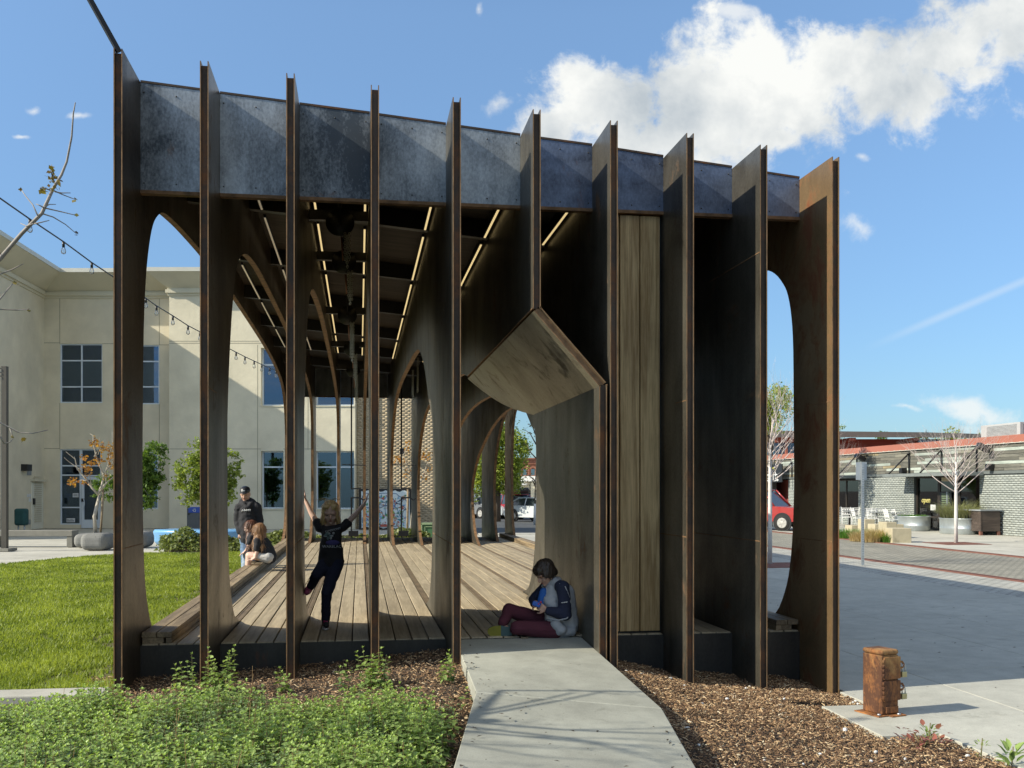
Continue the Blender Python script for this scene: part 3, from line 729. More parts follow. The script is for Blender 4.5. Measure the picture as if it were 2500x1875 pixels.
# chain hoists hanging from the ceiling between the third and fourth fins
def chain(mb, p, L, r=.011, w=.0035, link=.030):
    n = int(L / (link * .78))
    for i in range(n):
        c = V(p) - V((0, 0, i * link * .78)); pts = []
        for k in range(8):
            a = 2 * math.pi * k / 8; u, vv = math.cos(a) * r, math.sin(a) * link * .5
            pts.append(c + (V((u, 0, vv)) if i % 2 == 0 else V((0, u, vv))))
        pts.append(pts[0]); mb.tube(pts, w, 4, cap=False)
CHAIN = M('chain_metal', (0.42, 0.42, 0.36), 0.4, 0.7, 0.3, 30, 60, 0.0)
COPPER = M('copper_rod', (0.16, 0.075, 0.045), 0.5, 0.5, 0.2, 9, 60, 0.0)
ordn = ['nearest the front of the pavilion', 'second from the front of the pavilion', 'third from the front, mid way down the ceiling', 'fourth from the front, far down the ceiling', 'farthest back under the dark ceiling']
for k, (d, py0, py1, px) in enumerate(((10.35, 543, 642, 830), (12.3, 640, 747, 840), (15.6, 770, 898, 848), (18.8, 850, 900, 858), (22, 905, 965, 862))):
    c = P3(px, py0, d); r = .14
    t = thing('chain_hoist', 'black disc with hanging loop of chain, ' + ordn[k], 'chain hoist', (c.x, c.y, c.z), 0, 'chain hoists under the ceiling')
    mb = MB(); pr = [(r, -.015), (r + .004, 0), (r, .015)]
    mb.lathe((0, 0, 0), [(.02, -.02), (r, -.016), (r + .005, 0), (r, .016), (.02, .02)], 28)
    mb.v = [(x, z, y) for x, y, z in mb.v]; mb.build('disc', BLACK, t, world=False)
    mb = MB(); mb.ball((0, -.03, 0), .022); mb.tube([(0, 0, 0), (0, 0, min(4.75, FZ[2] - .14) - c.z)], .02, 8); mb.build('hub', BLACK_STEEL, t, world=False)
    mb = MB(); mb.tube([(.01, .05, -.02), (.03, .12, -.36)], .011, 8); mb.build('rod', COPPER, t, world=False)
    mb = MB(); L = [.36, .42, .62, .55, .62][k]
    for dx, dy in ((.05, -.03), (.075, -.01), (.095, -.035), (.07, .02)): chain(mb, (dx, dy, -.12), L - abs(dx - .075) * 3)
    mb.build('chain', CHAIN, t, world=False, kind='stuff')
    mb = MB(); z = .02
    mb.bb((FX[2] + T/2 + .002 - c.x, .03, .03), (FX[3] - T/2 - .002 - c.x, .11, .13)); mb.build('support_beam', STEEL_DARK, t, world=False)
t = thing('chain_hoist', 'pair of chain loops seen through the arch of the fifth fin', 'chain hoist', tuple(P3(1018, 860, 20)), 0, 'chain hoists under the ceiling')
mb = MB()
for px_, l in ((1019, .68), (1021, .66), (1009, .6), (1007, .5)): chain(mb, P3(px_, 875 if px_ > 1012 else 905, 20) - P3(1018, 860, 20), l)
mb.build('chain', CHAIN, t, world=False, kind='stuff'); mb = MB(); mb.bb((-.15, -.02, -.06), (.15, .02, .5)); mb.build('bracket', BLACK_STEEL, t, world=False)

# black steel swing frames hanging at the far end
for px, lab in ((858, 'black hanging steel frame with box foot in front of the window'), (980, 'black hanging steel frame with box foot in front of the brick wall')):
    d = 24.6
    base = P3(px, 1300, d)
    t = thing('hanging_frame', lab, 'frame', (base.x, base.y, base.z), 0, 'hanging frames at the back')
    q = lambda dx, py, dd=0: P3(px + dx, py, d + dd) - base
    mb = MB(); w = .035
    mb.bar(q(0, 880), q(0, 1193), w, w); mb.bar(q(-1, 1193), q(23, 1193), w, w); mb.bar(q(21, 1193), q(21, 1215), w, w); mb.bar(q(23, 1215), q(-1, 1215), w, w)
    mb.bar(q(0, 1215), q(0, 1312), w, w); mb.bar(q(-23, 1134), q(35, 1136), .022, .022); mb.bar(q(-23, 1308), q(37, 1308), .022, .022)
    mb.bar(q(21, 1215), q(29, 1221), .03, .03); mb.bar(q(29, 1221), q(36, 1217), .03, .03)
    mb.build('frame_bars', BLACK_STEEL, t, world=False)
    mb = MB(); mb.bb(q(-7, 1308) + V((0, -.1, 0)), q(17, 1296) + V((0, .1, 0))); mb.build('foot_box', BLACK_STEEL, t, world=False)
# ------------------------------------------------------------------ brick fields
def brick_field(name, parent, to3, u0, u1, z0, z1, bl, bh, mats, holes=(), proud=.012, jit=.004, gap=.011):
    """running-bond bricks standing proud of their mortar, joined"""
    us, zs, ls = [], [], []
    rows = int((z1 - z0) / bh)
    for r in range(rows):
        z = z0 + (r + .5) * bh
        u = u0 - (bl / 2 if r % 2 else 0)
        while u < u1:
            a, b = max(u, u0), min(u + bl, u1)
            if b - a > .03:
                c = (a + b) / 2
                if not any(h[0] - .001 < b and a < h[1] + .001 and h[2] < z + bh * .4 and z - bh * .4 < h[3] for h in holes):
                    us.append(c); zs.append(z); ls.append(b - a - gap)
            u += bl
    n = len(us); us, zs, ls = np.array(us), np.array(zs), np.array(ls)
    tv = np.array([(-.5, 0, -.5), (.5, 0, -.5), (.5, 0, .5), (-.5, 0, .5), (-.5, 1, -.5), (.5, 1, -.5), (.5, 1, .5), (-.5, 1, .5)])
    tf = np.array([(0, 1, 2, 3), (0, 4, 5, 1), (1, 5, 6, 2), (2, 6, 7, 3), (3, 7, 4, 0)])
    pr = proud + RNG.uniform(-jit, jit, n)
    loc = np.zeros((n, 8, 3)); loc[:, :, 0] = us[:, None] + tv[None, :, 0] * ls[:, None]; loc[:, :, 2] = zs[:, None] + tv[None, :, 2] * (bh - gap)
    loc[:, :, 1] = np.where(tv[None, :, 1] < .5, -pr[:, None], .02)
    fl = loc.reshape(-1, 3)
    v = np.array([to3(a, b, c) for a, b, c in fl]) if callable(to3) else fl
    f = (tf[None] + (np.arange(n) * 8)[:, None, None]).reshape(-1, 4)
    k = len(mats); mi = np.repeat(RNG.integers(0, k, n), 5)
    return np_mesh(name, v, f, mats, parent, 'stuff', mi=mi, world=False)

def wall_holes(mb, x0, x1, z0, z1, y0, y1, holes):
    xs = sorted({x0, x1, *[h[0] for h in holes], *[h[1] for h in holes]}); zs = sorted({z0, z1, *[h[2] for h in holes], *[h[3] for h in holes]})
    xs = [x for x in xs if x0 <= x <= x1]; zs = [z for z in zs if z0 <= z <= z1]
    for i in range(len(xs) - 1):
        run = None
        for j in range(len(zs) - 1):
            c = ((xs[i] + xs[i + 1]) / 2, (zs[j] + zs[j + 1]) / 2)
            solid = not any(h[0] < c[0] < h[1] and h[2] < c[1] < h[3] for h in holes)
            if solid and run is None: run = zs[j]
            if (not solid or j == len(zs) - 2) and run is not None:
                top = zs[j + 1] if solid else zs[j]
                mb.bb((xs[i], y0, run), (xs[i + 1], y1, top)); run = None

# ------------------------------------------------------------------ cream civic building on the far side of the lawn
BD = 42.0
bo = V((-10 * CY + BD * SY, 10 * SY + BD * CY, 0))
civ = thing('civic_building', 'two storey cream stucco building with flared cornices behind the lawn', 'building', bo, -YAW)
def bx(px, d=BD): return (px - CX) * d / F_PX + 10
def bz(py, d=BD): return EYE + (HY - py) * d / F_PX
STUCCO = M('cream_stucco', (0.66, 0.60, 0.455), 0.9, 0, 0.13, .8, 22, 0.55, detail=8)
STUCCO_R = M('cream_stucco_rough', (0.67, 0.615, 0.465), 0.9, 0, 0.13, .8, 5, 1.0, detail=8)
TRIM = M('cornice_trim', (0.60, 0.555, 0.415), 0.85, 0, 0.06, 1.0, 30, 0.2)
JOINT = M('stucco_joint', (0.30, 0.275, 0.20), 0.9, 0, 0.05)
CAP = M('cap_metal', (0.55, 0.54, 0.47), 0.5, 0.1, 0.05)
DB = 41.3                                                      # the projecting block stands nearer
# wall of the left part
wA = [(bx(146), bx(250), bz(984), bz(839)), (bx(288), bx(389), bz(987), bz(842)), (bx(146), bx(246), bz(1290), bz(1096)), (bx(296), bx(386), bz(1243), bz(1103))]
mb = MB(); wall_holes(mb, bx(108), bx(413) + .02, 0, 9.46, 0, .35, wA); mb.build('wall', STUCCO, civ, world=False)
xB0, xB1 = bx(413, DB), bx(867, DB); yB = DB - BD
wB = [(bx(637, DB), bx(692, DB), bz(990, DB), bz(849, DB)), (bx(637, DB), bx(692, DB), bz(1242, DB), bz(1101, DB)),
      (bx(770, DB), bx(867, DB) - .04, bz(990, DB), bz(849, DB)), (bx(770, DB), bx(867, DB) - .04, bz(1243, DB), bz(1101, DB))]
mb = MB(); wall_holes(mb, xB0, xB1, 0, bz(717, DB), yB, yB + .4, wB); mb.build('wall', STUCCO_R, civ, world=False)
mb = MB(); mb.bb((xB0 + .001, yB + .402, 0), (xB0 + .3, .3, bz(717, DB))); mb.build('wall', STUCCO, civ, world=False)
# brick part on the right
TANB = [M('tan_brick', (0.40, 0.325, 0.215), 0.9, 0, 0.10, 9, 40, 0.08), M('tan_brick_pale', (0.43, 0.355, 0.24), 0.9, 0, 0.10, 9, 40, 0.08), M('tan_brick_brown', (0.36, 0.29, 0.19), 0.9, 0, 0.10, 9, 40, 0.08)]
MORT = M('mortar', (0.36, 0.30, 0.21), 0.95, 0, 0.1)
xC1 = bx(1092)
mb = MB(); mb.bb((xB1 + .003, -.35, 0), (xC1, 3.0, 10.2)); mb.build('wall', MORT, civ, world=False)
brick_field('bricks', civ, lambda a, b, c: (a, b - .352, c), xB1 + .01, xC1, 0.02, 10.18, .23, .075, TANB, proud=.003, jit=.0015)
mb = MB(); mb.bb((xC1 - .01, -.3, 0), (xC1 + .001, 3, 10.2)); 
# left wing and its low brick pier
wing = [(bx(108), 0.0), (bx(45, 39.2), 39.2 - BD), (-8.18, 32.2 - BD), (-16, 32.2 - BD), (-16, 3), (bx(108), 3)]
mb = MB(); mb.prism(wing, lambda u, v, d: V((u, v, d)), 0, 9.46); mb.build('wall', STUCCO, civ, world=False)
xp, yp = bx(45, 39.3), 35.2 - BD
mb = MB(); mb.bb((xp - 3.4, yp + .02, 0), (xp - .01, yp + 4.2, bz(978, 39.3))); mb.build('pier', MORT, civ, world=False)
brick_field('bricks', civ, lambda a, b, c: (a, b + yp + .018, c), xp - 1.4, xp - .012, 0.02, bz(981, 39.3), .30, .085, TANB, proud=.010, jit=.004)
brick_field('bricks', civ, lambda a, b, c: (xp - b - .012, yp + .03 + a, c), 0, 4.15, 0.02, bz(981, 39.3), .30, .085, TANB, proud=.010)
mb = MB(); mb.bb((xp - 3.42, yp - .03, bz(978, 39.3) + .001), (xp + .03, yp + 4.2, bz(974, 39.3))); mb.build('pier_cap', TRIM, civ, world=False)
# interior darkness behind every opening
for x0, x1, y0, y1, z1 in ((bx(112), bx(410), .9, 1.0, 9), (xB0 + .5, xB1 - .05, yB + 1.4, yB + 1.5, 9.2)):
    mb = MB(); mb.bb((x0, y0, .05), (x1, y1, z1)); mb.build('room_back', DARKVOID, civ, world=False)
# cornice: stepped moulding, outward flare, metal cap
def cornice(path, ztop, flare, lo, closed=False):
    """path: plan points (outer wall line); profile goes outwards to the right of travel"""
    prof = [(0.0, lo), (.05, lo), (.05, lo + .10), (.12, lo + .10), (.12, lo + .24), (.06, lo + .24), (.06, lo + .30), (flare, ztop - .16)]
    pts = [V((x, y, 0)) for x, y in path]; nrm = []
    for i in range(len(pts)):
        ds = []
        if i > 0: ds.append((pts[i] - pts[i - 1]).normalized())
        if i < len(pts) - 1: ds.append((pts[i + 1] - pts[i]).normalized())
        ns = [V((d.y, -d.x, 0)) for d in ds]
        if len(ns) == 2:
            b = (ns[0] + ns[1]).normalized(); nrm.append(b / max(.3, b.dot(ns[0])))
        else: nrm.append(ns[0])
    for prof_, nm, mt in ((prof, 'cornice', TRIM), ([(flare, ztop - .16), (flare + .03, ztop - .16), (flare + .03, ztop), (-.3, ztop)], 'roof_cap', CAP)):
        mb = MB(); k = len(prof_); vs = []
        for p, nn in zip(pts, nrm):
            for o, z in prof_: vs.append(p + nn * o + V((0, 0, z)))
        fs = [(i * k + j, (i + 1) * k + j, (i + 1) * k + j + 1, i * k + j + 1) for i in range(len(pts) - 1) for j in range(k - 1)]
        mb.add(vs, fs); mb.build(nm, mt, civ, world=False)
cornice([(-8.18, 32.2 - BD), (bx(45, 39.2), 39.2 - BD), (bx(108), 0), (bx(413) + .3, 0)], bz(667), .95, bz(729))
cornice([(xB0, 1.0), (xB0, yB), (xB1 + .3, yB)], bz(652, 40.6), .68, bz(722, DB))
mb = MB(); mb.bb((xB0 + .01, yB + .05, bz(717, DB)), (xB1 + 3, 2, bz(652, 40.6) - .15)); mb.bb((-16, .1, 9.4), (bx(413), 2, bz(667) - .17)); mb.build('parapet_back', TRIM, civ, world=False)
# control joints
mb = MB()
for x, z0, z1 in ((bx(146), bz(839), bz(727)), (bx(146), bz(1096), bz(984)), (bx(389), bz(842), bz(727)), (bx(389), bz(1103), bz(987))): mb.bb((x - .012, -.003, z0), (x + .012, .01, z1))
for px0, px1, py in ((108, 146, 837), (250, 288, 839), (389, 413, 842), (108, 146, 1095), (250, 296, 1096), (386, 413, 1098)): mb.bb((bx(px0), -.003, bz(py) - .012), (bx(px1), .01, bz(py) + .012))
for px0, px1, py in ((413, 633, 833), (413, 637, 1096), (692, 770, 1096), (413, 867, 990 - 152)): mb.bb((bx(px0, DB), yB - .003, bz(py, DB) - .012), (bx(px1, DB), yB + .01, bz(py, DB) + .012))
for px_, a, b in ((629, 1290, 990 - 148), (752, 1098, 849)): mb.bb((bx(px_, DB) - .012, yB - .003, bz(a, DB)), (bx(px_, DB) + .012, yB + .01, bz(b, DB)))
mb.build('control_joints', JOINT, civ, world=False)
# windows: frame with mullions, panes, blinds
BLIND = M('blind', (0.62, 0.60, 0.42), 0.8, 0, 0.08)
BLUEGLASS = glassmat('blue_glass', (0.5, 0.55, 0.58), 0.10, (.55, .72, 1.0))
def window(x0, x1, z0, z1, y, cols, rows, blind=None, parent=civ, fr=.055):
    mb = MB()
    for x in [x0 + fr / 2] + list(cols) + [x1 - fr / 2]: mb.bb((x - fr / 2, y, z0), (x + fr / 2, y + .08, z1))
    xs = [x0 + fr / 2] + list(cols) + [x1 - fr / 2]; zs = [z0 + fr / 2] + list(rows) + [z1 - fr / 2]
    for i in range(len(xs) - 1):
        for z in zs: mb.bb((xs[i] + fr / 2, y + .004, z - fr / 2), (xs[i + 1] - fr / 2, y + .076, z + fr / 2))
    w = mb.build('window', FRAME_W, parent, world=False)
    for i in range(len(xs) - 1):
        for j in range(len(zs) - 1):
            a, b, c, e = xs[i] + fr / 2, xs[i + 1] - fr / 2, zs[j] + fr / 2, zs[j + 1] - fr / 2
            mb = MB(); mb.bb((a, y + .035, c), (b, y + .041, e)); mb.build('pane', BLUEGLASS, w, world=False)
            if blind and (j in blind or (i, j) in blind):
                mb = MB(); nn = int((b - a) / .09)
                for q in range(nn): mb.box((a + (q + .5) * (b - a) / nn, y + .10, (c + e) / 2), ((b - a) / nn * .97, .006, e - c), mat=Matrix.Rotation(.5, 3, 'Z'))
                mb.build('blind', BLIND, w, world=False)
    return w
zA = [bz(944), bz(880)]
window(*wA[0], .06, [bx(198)], zA, blind=[1])
window(wA[1][0], wA[1][1], wA[1][2], wA[1][3], .06, [bx(338)], [bz(944), bz(882)], blind=[1])
window(*wA[3], .06, [bx(341)], [bz(1137)], blind=[0])
window(*wB[0], yB + .25, [], [bz(889, DB)])
window(*wB[1], yB + .25, [], [bz(1140, DB)], blind=None)
window(*wB[2], yB + .25, [bx(820, DB)], [bz(889, DB)])
window(*wB[3], yB + .25, [bx(820, DB)], [bz(1140, DB)])
# sills
mb = MB()
for h in wB: mb.bb((h[0] - .04, yB - .03, h[2] - .05), (h[1] + .03, yB + .24, h[2] - .002))
mb.build('window_sills', TRIM, civ, world=False)
# glazed entrance: sidelight with door
h = wA[2]
d = window(h[0], bx(196), bz(1281), h[3], .06, [], [bz(1239), bz(1160), bz(1137)], blind=[0, 1])
mb = MB(); mb.bb((h[0], .02, 0), (bx(196), .3, bz(1281))); mb.build('wall_base', STUCCO, civ, world=False)
window(bx(196), h[1], bz(1163), h[3], .06, [], [bz(1137)])
mb = MB(); x0, x1 = bx(196) + .02, h[1] - .02; zt = bz(1164)
for a in ((x0, .05, .02, x0 + .12, .11, zt), (x1 - .12, .05, .02, x1, .11, zt), (x0 + .12, .055, .02, x1 - .12, .105, .36), (x0 + .12, .055, zt - .12, x1 - .12, .105, zt)): mb.bb(a[:3], a[3:])
door = mb.build('glass_door', FRAME_W, civ, world=False)
mb = MB(); mb.bb((x0 + .121, .075, .361), (x1 - .121, .08, zt - .121)); mb.build('pane', BLUEGLASS, door, world=False)
mb = MB(); mb.tube([(x0 + .07 + .09 * math.sin(math.pi * k / 6), .05 - .07 * math.sin(math.pi * k / 6), .78 + .08 * k) for k in range(7)], .016, 8); mb.build('handle', FRAME_W, door, world=False)
SIGNW = M('sign_white', (0.62, 0.63, 0.62), 0.6, 0, 0.05); SIGNG = M('sign_grey', (0.25, 0.27, 0.28), 0.6, 0, 0.1)
mb = MB(); mb.bb((bx(177), .02, bz(1214)), (bx(191), .04, bz(1204))); n_ = mb.build('notice', SIGNW, civ, world=False)
mb = MB(); [mb.bb((bx(179), .016, bz(1206.5 + 2.2 * k) - .01), (bx(189), .019, bz(1206.5 + 2.2 * k) + .01)) for k in range(3)]; mb.build('print', SIGNG, n_, world=False)
mb = MB(); mb.bb((bx(162), .02, bz(1275)), (bx(182.5), .04, bz(1265))); n_ = mb.build('notice', SIGNW, civ, world=False)
mb = MB(); [mb.bb((bx(163 + 3 * k), .016, bz(1273.5)), (bx(165 + 3 * k), .019, bz(1267 + (k % 3)))) for k in range(6)]; mb.build('print', SIGNG, n_, world=False)
mb = MB(); mb.bb((bx(195) + .05, .02, bz(1225)), (bx(195) + .16, .05, bz(1217))); mb.build('card_reader', BLACK, civ, world=False)
# louvred door, lamp, vents on the wing wall
wa, wb = V((bx(108), 0, 0)), V((bx(45, 39.2), 39.2 - BD, 0)); wd = (wb - wa).normalized(); wn = V((wd.y, -wd.x, 0)); wn = wn if wn.x > 0 else -wn
Lw = (wb - wa).length
def wpt(px, z, out=0.0):
    # point of the wing wall in the column px
    t0 = (px - CX) / F_PX
    p, q = wa, wd    # (p.x-10 + s q.x) / (42 + p.y + s q.y) = t0
    s = (t0 * (BD + p.y) - (p.x - 10)) / (q.x - t0 * q.y); r = p + q * s + wn * out; return V((r.x, r.y, z))
def wbox(name, mat, px0, px1, z0, z1, t=.03, parent=civ, off=0.0):
    a, b = wpt(px0, 0, off), wpt(px1, 0, off); m = (a + b) / 2; mb = MB()
    mb.box((m.x + wn.x * t / 2, m.y + wn.y * t / 2, (z0 + z1) / 2), ((b - a).length, t, z1 - z0), mat=Matrix.Rotation(math.atan2(wd.y, wd.x), 3, 'Z')); return mb.build(name, mat, parent, world=False)
DOORC = M('door_cream', (.72, .70, .58), .6, 0, .05)
ld = wbox('louvre_door', DOORC, 76, 103, .02, bz(1178), .04)
for k in range(22): wbox('louvre', TRIM, 80.5, 98, .30 + k * .085, .30 + k * .085 + .05, .02, ld, .045)
wbox('door_hood', TRIM, 74, 104, bz(1176), bz(1171), .18)
wbox('handle', BLACK, 77, 80, 1.0, 1.25, .06, ld, .045)
wbox('wall_lamp', BLACK, 51, 62, bz(1150, 40), bz(1134, 40), .25)
wbox('vent_grille', SIGNG, 65, 75, bz(1160, 40), bz(1149, 40), .03); wbox('vent_grille', SIGNG, 64, 73, bz(1281, 40), bz(1269, 40), .03)
wbox('notice', SIGNW, 66, 75, bz(1214, 40), bz(1206, 40), .015); wbox('notice', SIGNW, 70, 75, bz(1225, 40), bz(1216, 40), .015)
mb = MB(); mb.box((bx(983, 41.6), -.6, bz(1102, 41.6)), (.16, .22, .22)); mb.build('wall_lamp', BLACK_STEEL, civ, world=False)

# painted panel standing against the brick wall: plain strokes and leaves of several colours
mo = P3(940, 1290, 40.6)
mur = thing('painted_panel', 'white painted panel with tangled branches and coloured leaves before brick wall', 'panel', (mo.x, mo.y, 0), -YAW)
def mx(px): return (px - 940) * 40.6 / F_PX
def mz(py): return EYE + (HY - py) * 40.6 / F_PX
mb = MB(); mb.bb((mx(876), 0, mz(1293)), (mx(1007), .06, mz(1193))); mb.build('board', BLACK, mur, world=False)
pts = [(mx(882 + (118 * k / 20)), mz(1199 + 2.2 * math.sin(k * 1.7))) for k in range(21)] + [(mx(1001 - 118 * k / 20), mz(1288 + 2.4 * math.sin(k * 1.3))) for k in range(21)]
mb = MB(); mb.prism(pts, lambda u, v, d: V((u, d, v)), -.014, -.002); pnl = mb.build('panel', M('panel_white', (0.60, 0.66, 0.66), 0.7, 0, 0.12, 1.5), mur, world=False)
lc = [M('paint_' + nme, c, 0.6, 0, 0.15) for nme, c in (('green', (.03, .20, .09)), ('teal', (.05, .25, .28)), ('blue', (.10, .25, .50)), ('lime', (.22, .34, .06)), ('red', (.42, .09, .06)), ('ochre', (.45, .22, .12)), ('sky', (.25, .45, .62)))]
br = MB()
rr = random.Random(5)
for k in range(26):
    x, z = rr.uniform(mx(886), mx(996)), rr.uniform(mz(1284), mz(1215)); a = rr.uniform(0, 6.28); p = [(x, -.02, z)]
    for j in range(7):
        a += rr.uniform(-.7, .7); x = min(max(x + .13 * math.cos(a), mx(885)), mx(998)); z = min(max(z + .13 * math.sin(a), mz(1285)), mz(1204)); p.append((x, -.02, z))
    br.tube(p, .011, 4, mi=k % 2)
br.build('painted_branches', [M('paint_dark', (.04, .06, .12), .6), M('paint_navy', (.05, .14, .30), .6)], mur, world=False)
lf = MB()
for k in range(190):
    x, z = rr.uniform(mx(886), mx(992)), rr.uniform(mz(1285), mz(1210)); s = rr.uniform(.03, .085); a = rr.uniform(0, 6.28); ca, sa = math.cos(a), math.sin(a)
    lf.add([(x + s * (ca * u - sa * w), -.026 - (k % 7) * .0006, z + s * (sa * u + ca * w)) for u, w in ((-1, 0), (-.2, .5), (1, 0), (-.2, -.5))], [(0, 1, 2, 3)], mi=k % 7)
lf.build('painted_leaves', lc, mur, world=False, kind='stuff')
mb = MB(); mb.bb((mx(929), -.05, mz(1286)), (mx(945), -.03, mz(1280))); mb.build('red_plate', lc[4], mur, world=False)
# green utility cabinet
c0 = P3(1045, 1321, 33)
t = thing('utility_cabinet', 'green utility cabinet with pale frame in front of the brick wall', 'cabinet', (c0.x, c0.y, -.06), -YAW)
GRN = M('cabinet_green', (0.05, 0.13, 0.055), 0.5, 0, 0.1); GRN2 = M('cabinet_pale', (0.22, 0.30, 0.17), 0.5, 0, 0.1)
mb = MB(); mb.bb((-.18, 0, 0), (1.0, .6, .52)); mb.build('body', GRN, t, world=False, bevel=.02)
mb = MB(); [mb.bb(a, b) for a, b in (((-.24, -.03, 0), (-.19, .02, .58)), ((-.11, -.03, 0), (-.09, -.003, .47)), ((-.24, -.03, .525), (1.0, .6, .575)), ((-.08, -.03, .45), (1, -.003, .475)))]; mb.build('frame', GRN2, t, world=False)
# ------------------------------------------------------------------ grey brick shop along the street
WX = 24.2
shop = thing('shop', 'single storey grey brick shop with weathered plank band and red roof edge', 'shop', (WX, 36, PZ))
def wy(px): a, b = ray(px); return WX * b / a
GB = [M('grey_brick', (0.30, 0.325, 0.30), 0.85, 0, 0.10, 7, 40, 0.25), M('grey_brick_pale', (0.345, 0.37, 0.34), 0.85, 0, 0.10, 7, 40, 0.25)]
GMORT = M('dark_mortar', (0.075, 0.085, 0.085), 0.95, 0, 0.1)
zT = 2.20
openings = [(wy(2096), wy(2040) + 1.5, .35, 2.1), (wy(2392), wy(2232), 0, 2.16), (wy(1925), wy(1884), 0, 2.16)]
mb = MB()
def wb(y0, y1, z0, z1): mb.bb((WX, y0, z0), (WX + .3, y1, z1))
segs = [(24, wy(2392)), (wy(2232), wy(2096)), (wy(2040) + 1.5, wy(1925)), (wy(1884), 66)]
for a, b in segs: wb(a, b, PZ, zT)
wb(wy(2096), wy(2040) + 1.5, PZ, .35); wb(wy(2392), wy(2232), 2.16, zT); 
mb.build('wall', GMORT, shop)
sl_ = shop.location
def shop_brick(y0, y1, z0=PZ, z1=zT):
    brick_field('bricks', shop, lambda a, b, c: (WX + b - .002 - sl_.x, a - sl_.y, c - sl_.z), y0, y1, z0, z1, .27, .085, GB, proud=.014, jit=.003, gap=.017)
for a, b in ((30, wy(2392) - .005), (wy(2232) + .005, wy(2096) - .005), (wy(2040) + 1.505, wy(1925) - .005)): shop_brick(a, b)
shop_brick(wy(2096), wy(2040) + 1.5, PZ, .33)
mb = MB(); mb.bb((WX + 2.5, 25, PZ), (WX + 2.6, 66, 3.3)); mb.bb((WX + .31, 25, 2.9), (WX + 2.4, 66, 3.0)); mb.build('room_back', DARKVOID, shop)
mb = MB(); mb.bb((WX + 1.0, wy(1925), PZ), (WX + 1.1, wy(1884) + 3, 2.16)); mb.build('porch_wall', M('porch_red', (0.22, 0.05, 0.035), 0.9, 0, 0.2, 6), shop)
# plank band
PL = [wood('plank_' + n, a, b, 1, .2, .85) for n, a, b in (('grey', (.085, .085, .072), (.175, .17, .14)), ('pale', (.27, .31, .275), (.42, .46, .41)), ('mid', (.14, .135, .11), (.235, .225, .18)), ('tan', (.20, .165, .10), (.32, .27, .17)))]
mb = MB(); mb.bb((WX - .02, 24, zT + .001), (WX + .3, 66, 3.34)); mb.build('band_backing', BLACK, shop)
rows = 8; ph = (3.32 - (zT + .12)) / rows
pr_ = random.Random(11)
for r_ in range(rows):
    y = 28 + pr_.uniform(-1.5, 0)
    while y < 62:
        L_ = pr_.uniform(1.2, 3.4); z = zT + .12 + r_ * ph; o_ = pr_.uniform(.006, .03)
        mb = MB(); mb.bb((WX - .02 - o_, y + .004, z + .006), (WX - .021, y + L_ - .004, z + ph - .006)); mb.build('plank', pr_.choices(PL, (3.4, 3.2, 2.6, .6))[0], shop); y += L_
mb = MB(); mb.bb((WX - .06, 24, zT + .002), (WX - .003, 66, zT + .115)); mb.build('steel_beam', M('beam_grey', (.13, .145, .14), .6, 0, .1), shop)
REDM = M('red_metal', (0.34, 0.125, 0.085), 0.55, 0, 0.06, 0.7, 30, 0.05)
mb = MB(); mb.bb((WX - .10, 24, 3.36), (WX + 8, 66, 3.64)); mb.build('roof_edge', REDM, shop)
mb = MB(); mb.bb((WX - .13, 24, 3.335), (WX - .05, 66, 3.358)); [mb.bb((WX - .135, 24 + k * .5, 3.358), (WX - .101, 24.08 + k * .5, 3.375)) for k in range(84)]; mb.build('drip_edge', CAP, shop)
# canopies over the openings, held by brackets
CAN = M('canopy_grey', (.17, .19, .185), .6, 0, .1)
mb = MB(); mb.bb((WX - 1.15, wy(2405), zT - .05), (WX - .062, wy(2213), zT + .075)); mb.build('canopy', CAN, shop)
mb = MB(); mb.bb((WX - 1.15, wy(2100), zT - .05), (WX - .062, wy(2030), zT + .075)); mb.build('canopy', CAN, shop)
for px, py in ((2096, 1112), (2224, 1107), (2303, 1099), (2389.5, 1092), (1937, 1130)):
    y = wy(px); mb = MB(); zt = min(atX(px, py, WX).z, 3.30)
    mb.tube([(WX - .10, y, zT + .08), (WX - .10, y, zt)], .03, 6); mb.tube([(WX - .10, y, zt), (WX - 1.12, y - .12, zT + .09)], .035, 6); mb.ball((WX - .1, y, zt), .06, 8, 6); mb.build('canopy_bracket', BLACK, shop)
for px, py in ((2100, 1117), (2400, 1093)):
    p = atX(px, py, WX - .45); mb = MB(); mb.box(p, (.5, .28, .2), mat=Matrix.Rotation(.5, 3, 'Y')); mb.bar((WX - .05, p.y, p.z + .1), (p.x, p.y, p.z), .05, .05); mb.build('flood_lamp', BLACK, shop, bevel=.05)
for px, py in ((2205, 1149), (2417, 1140)):
    p = atX(px, py, WX - .15); mb = MB(); mb.box(p, (.3, .24, .24)); mb.build('speaker', BLACK, shop, bevel=.03)
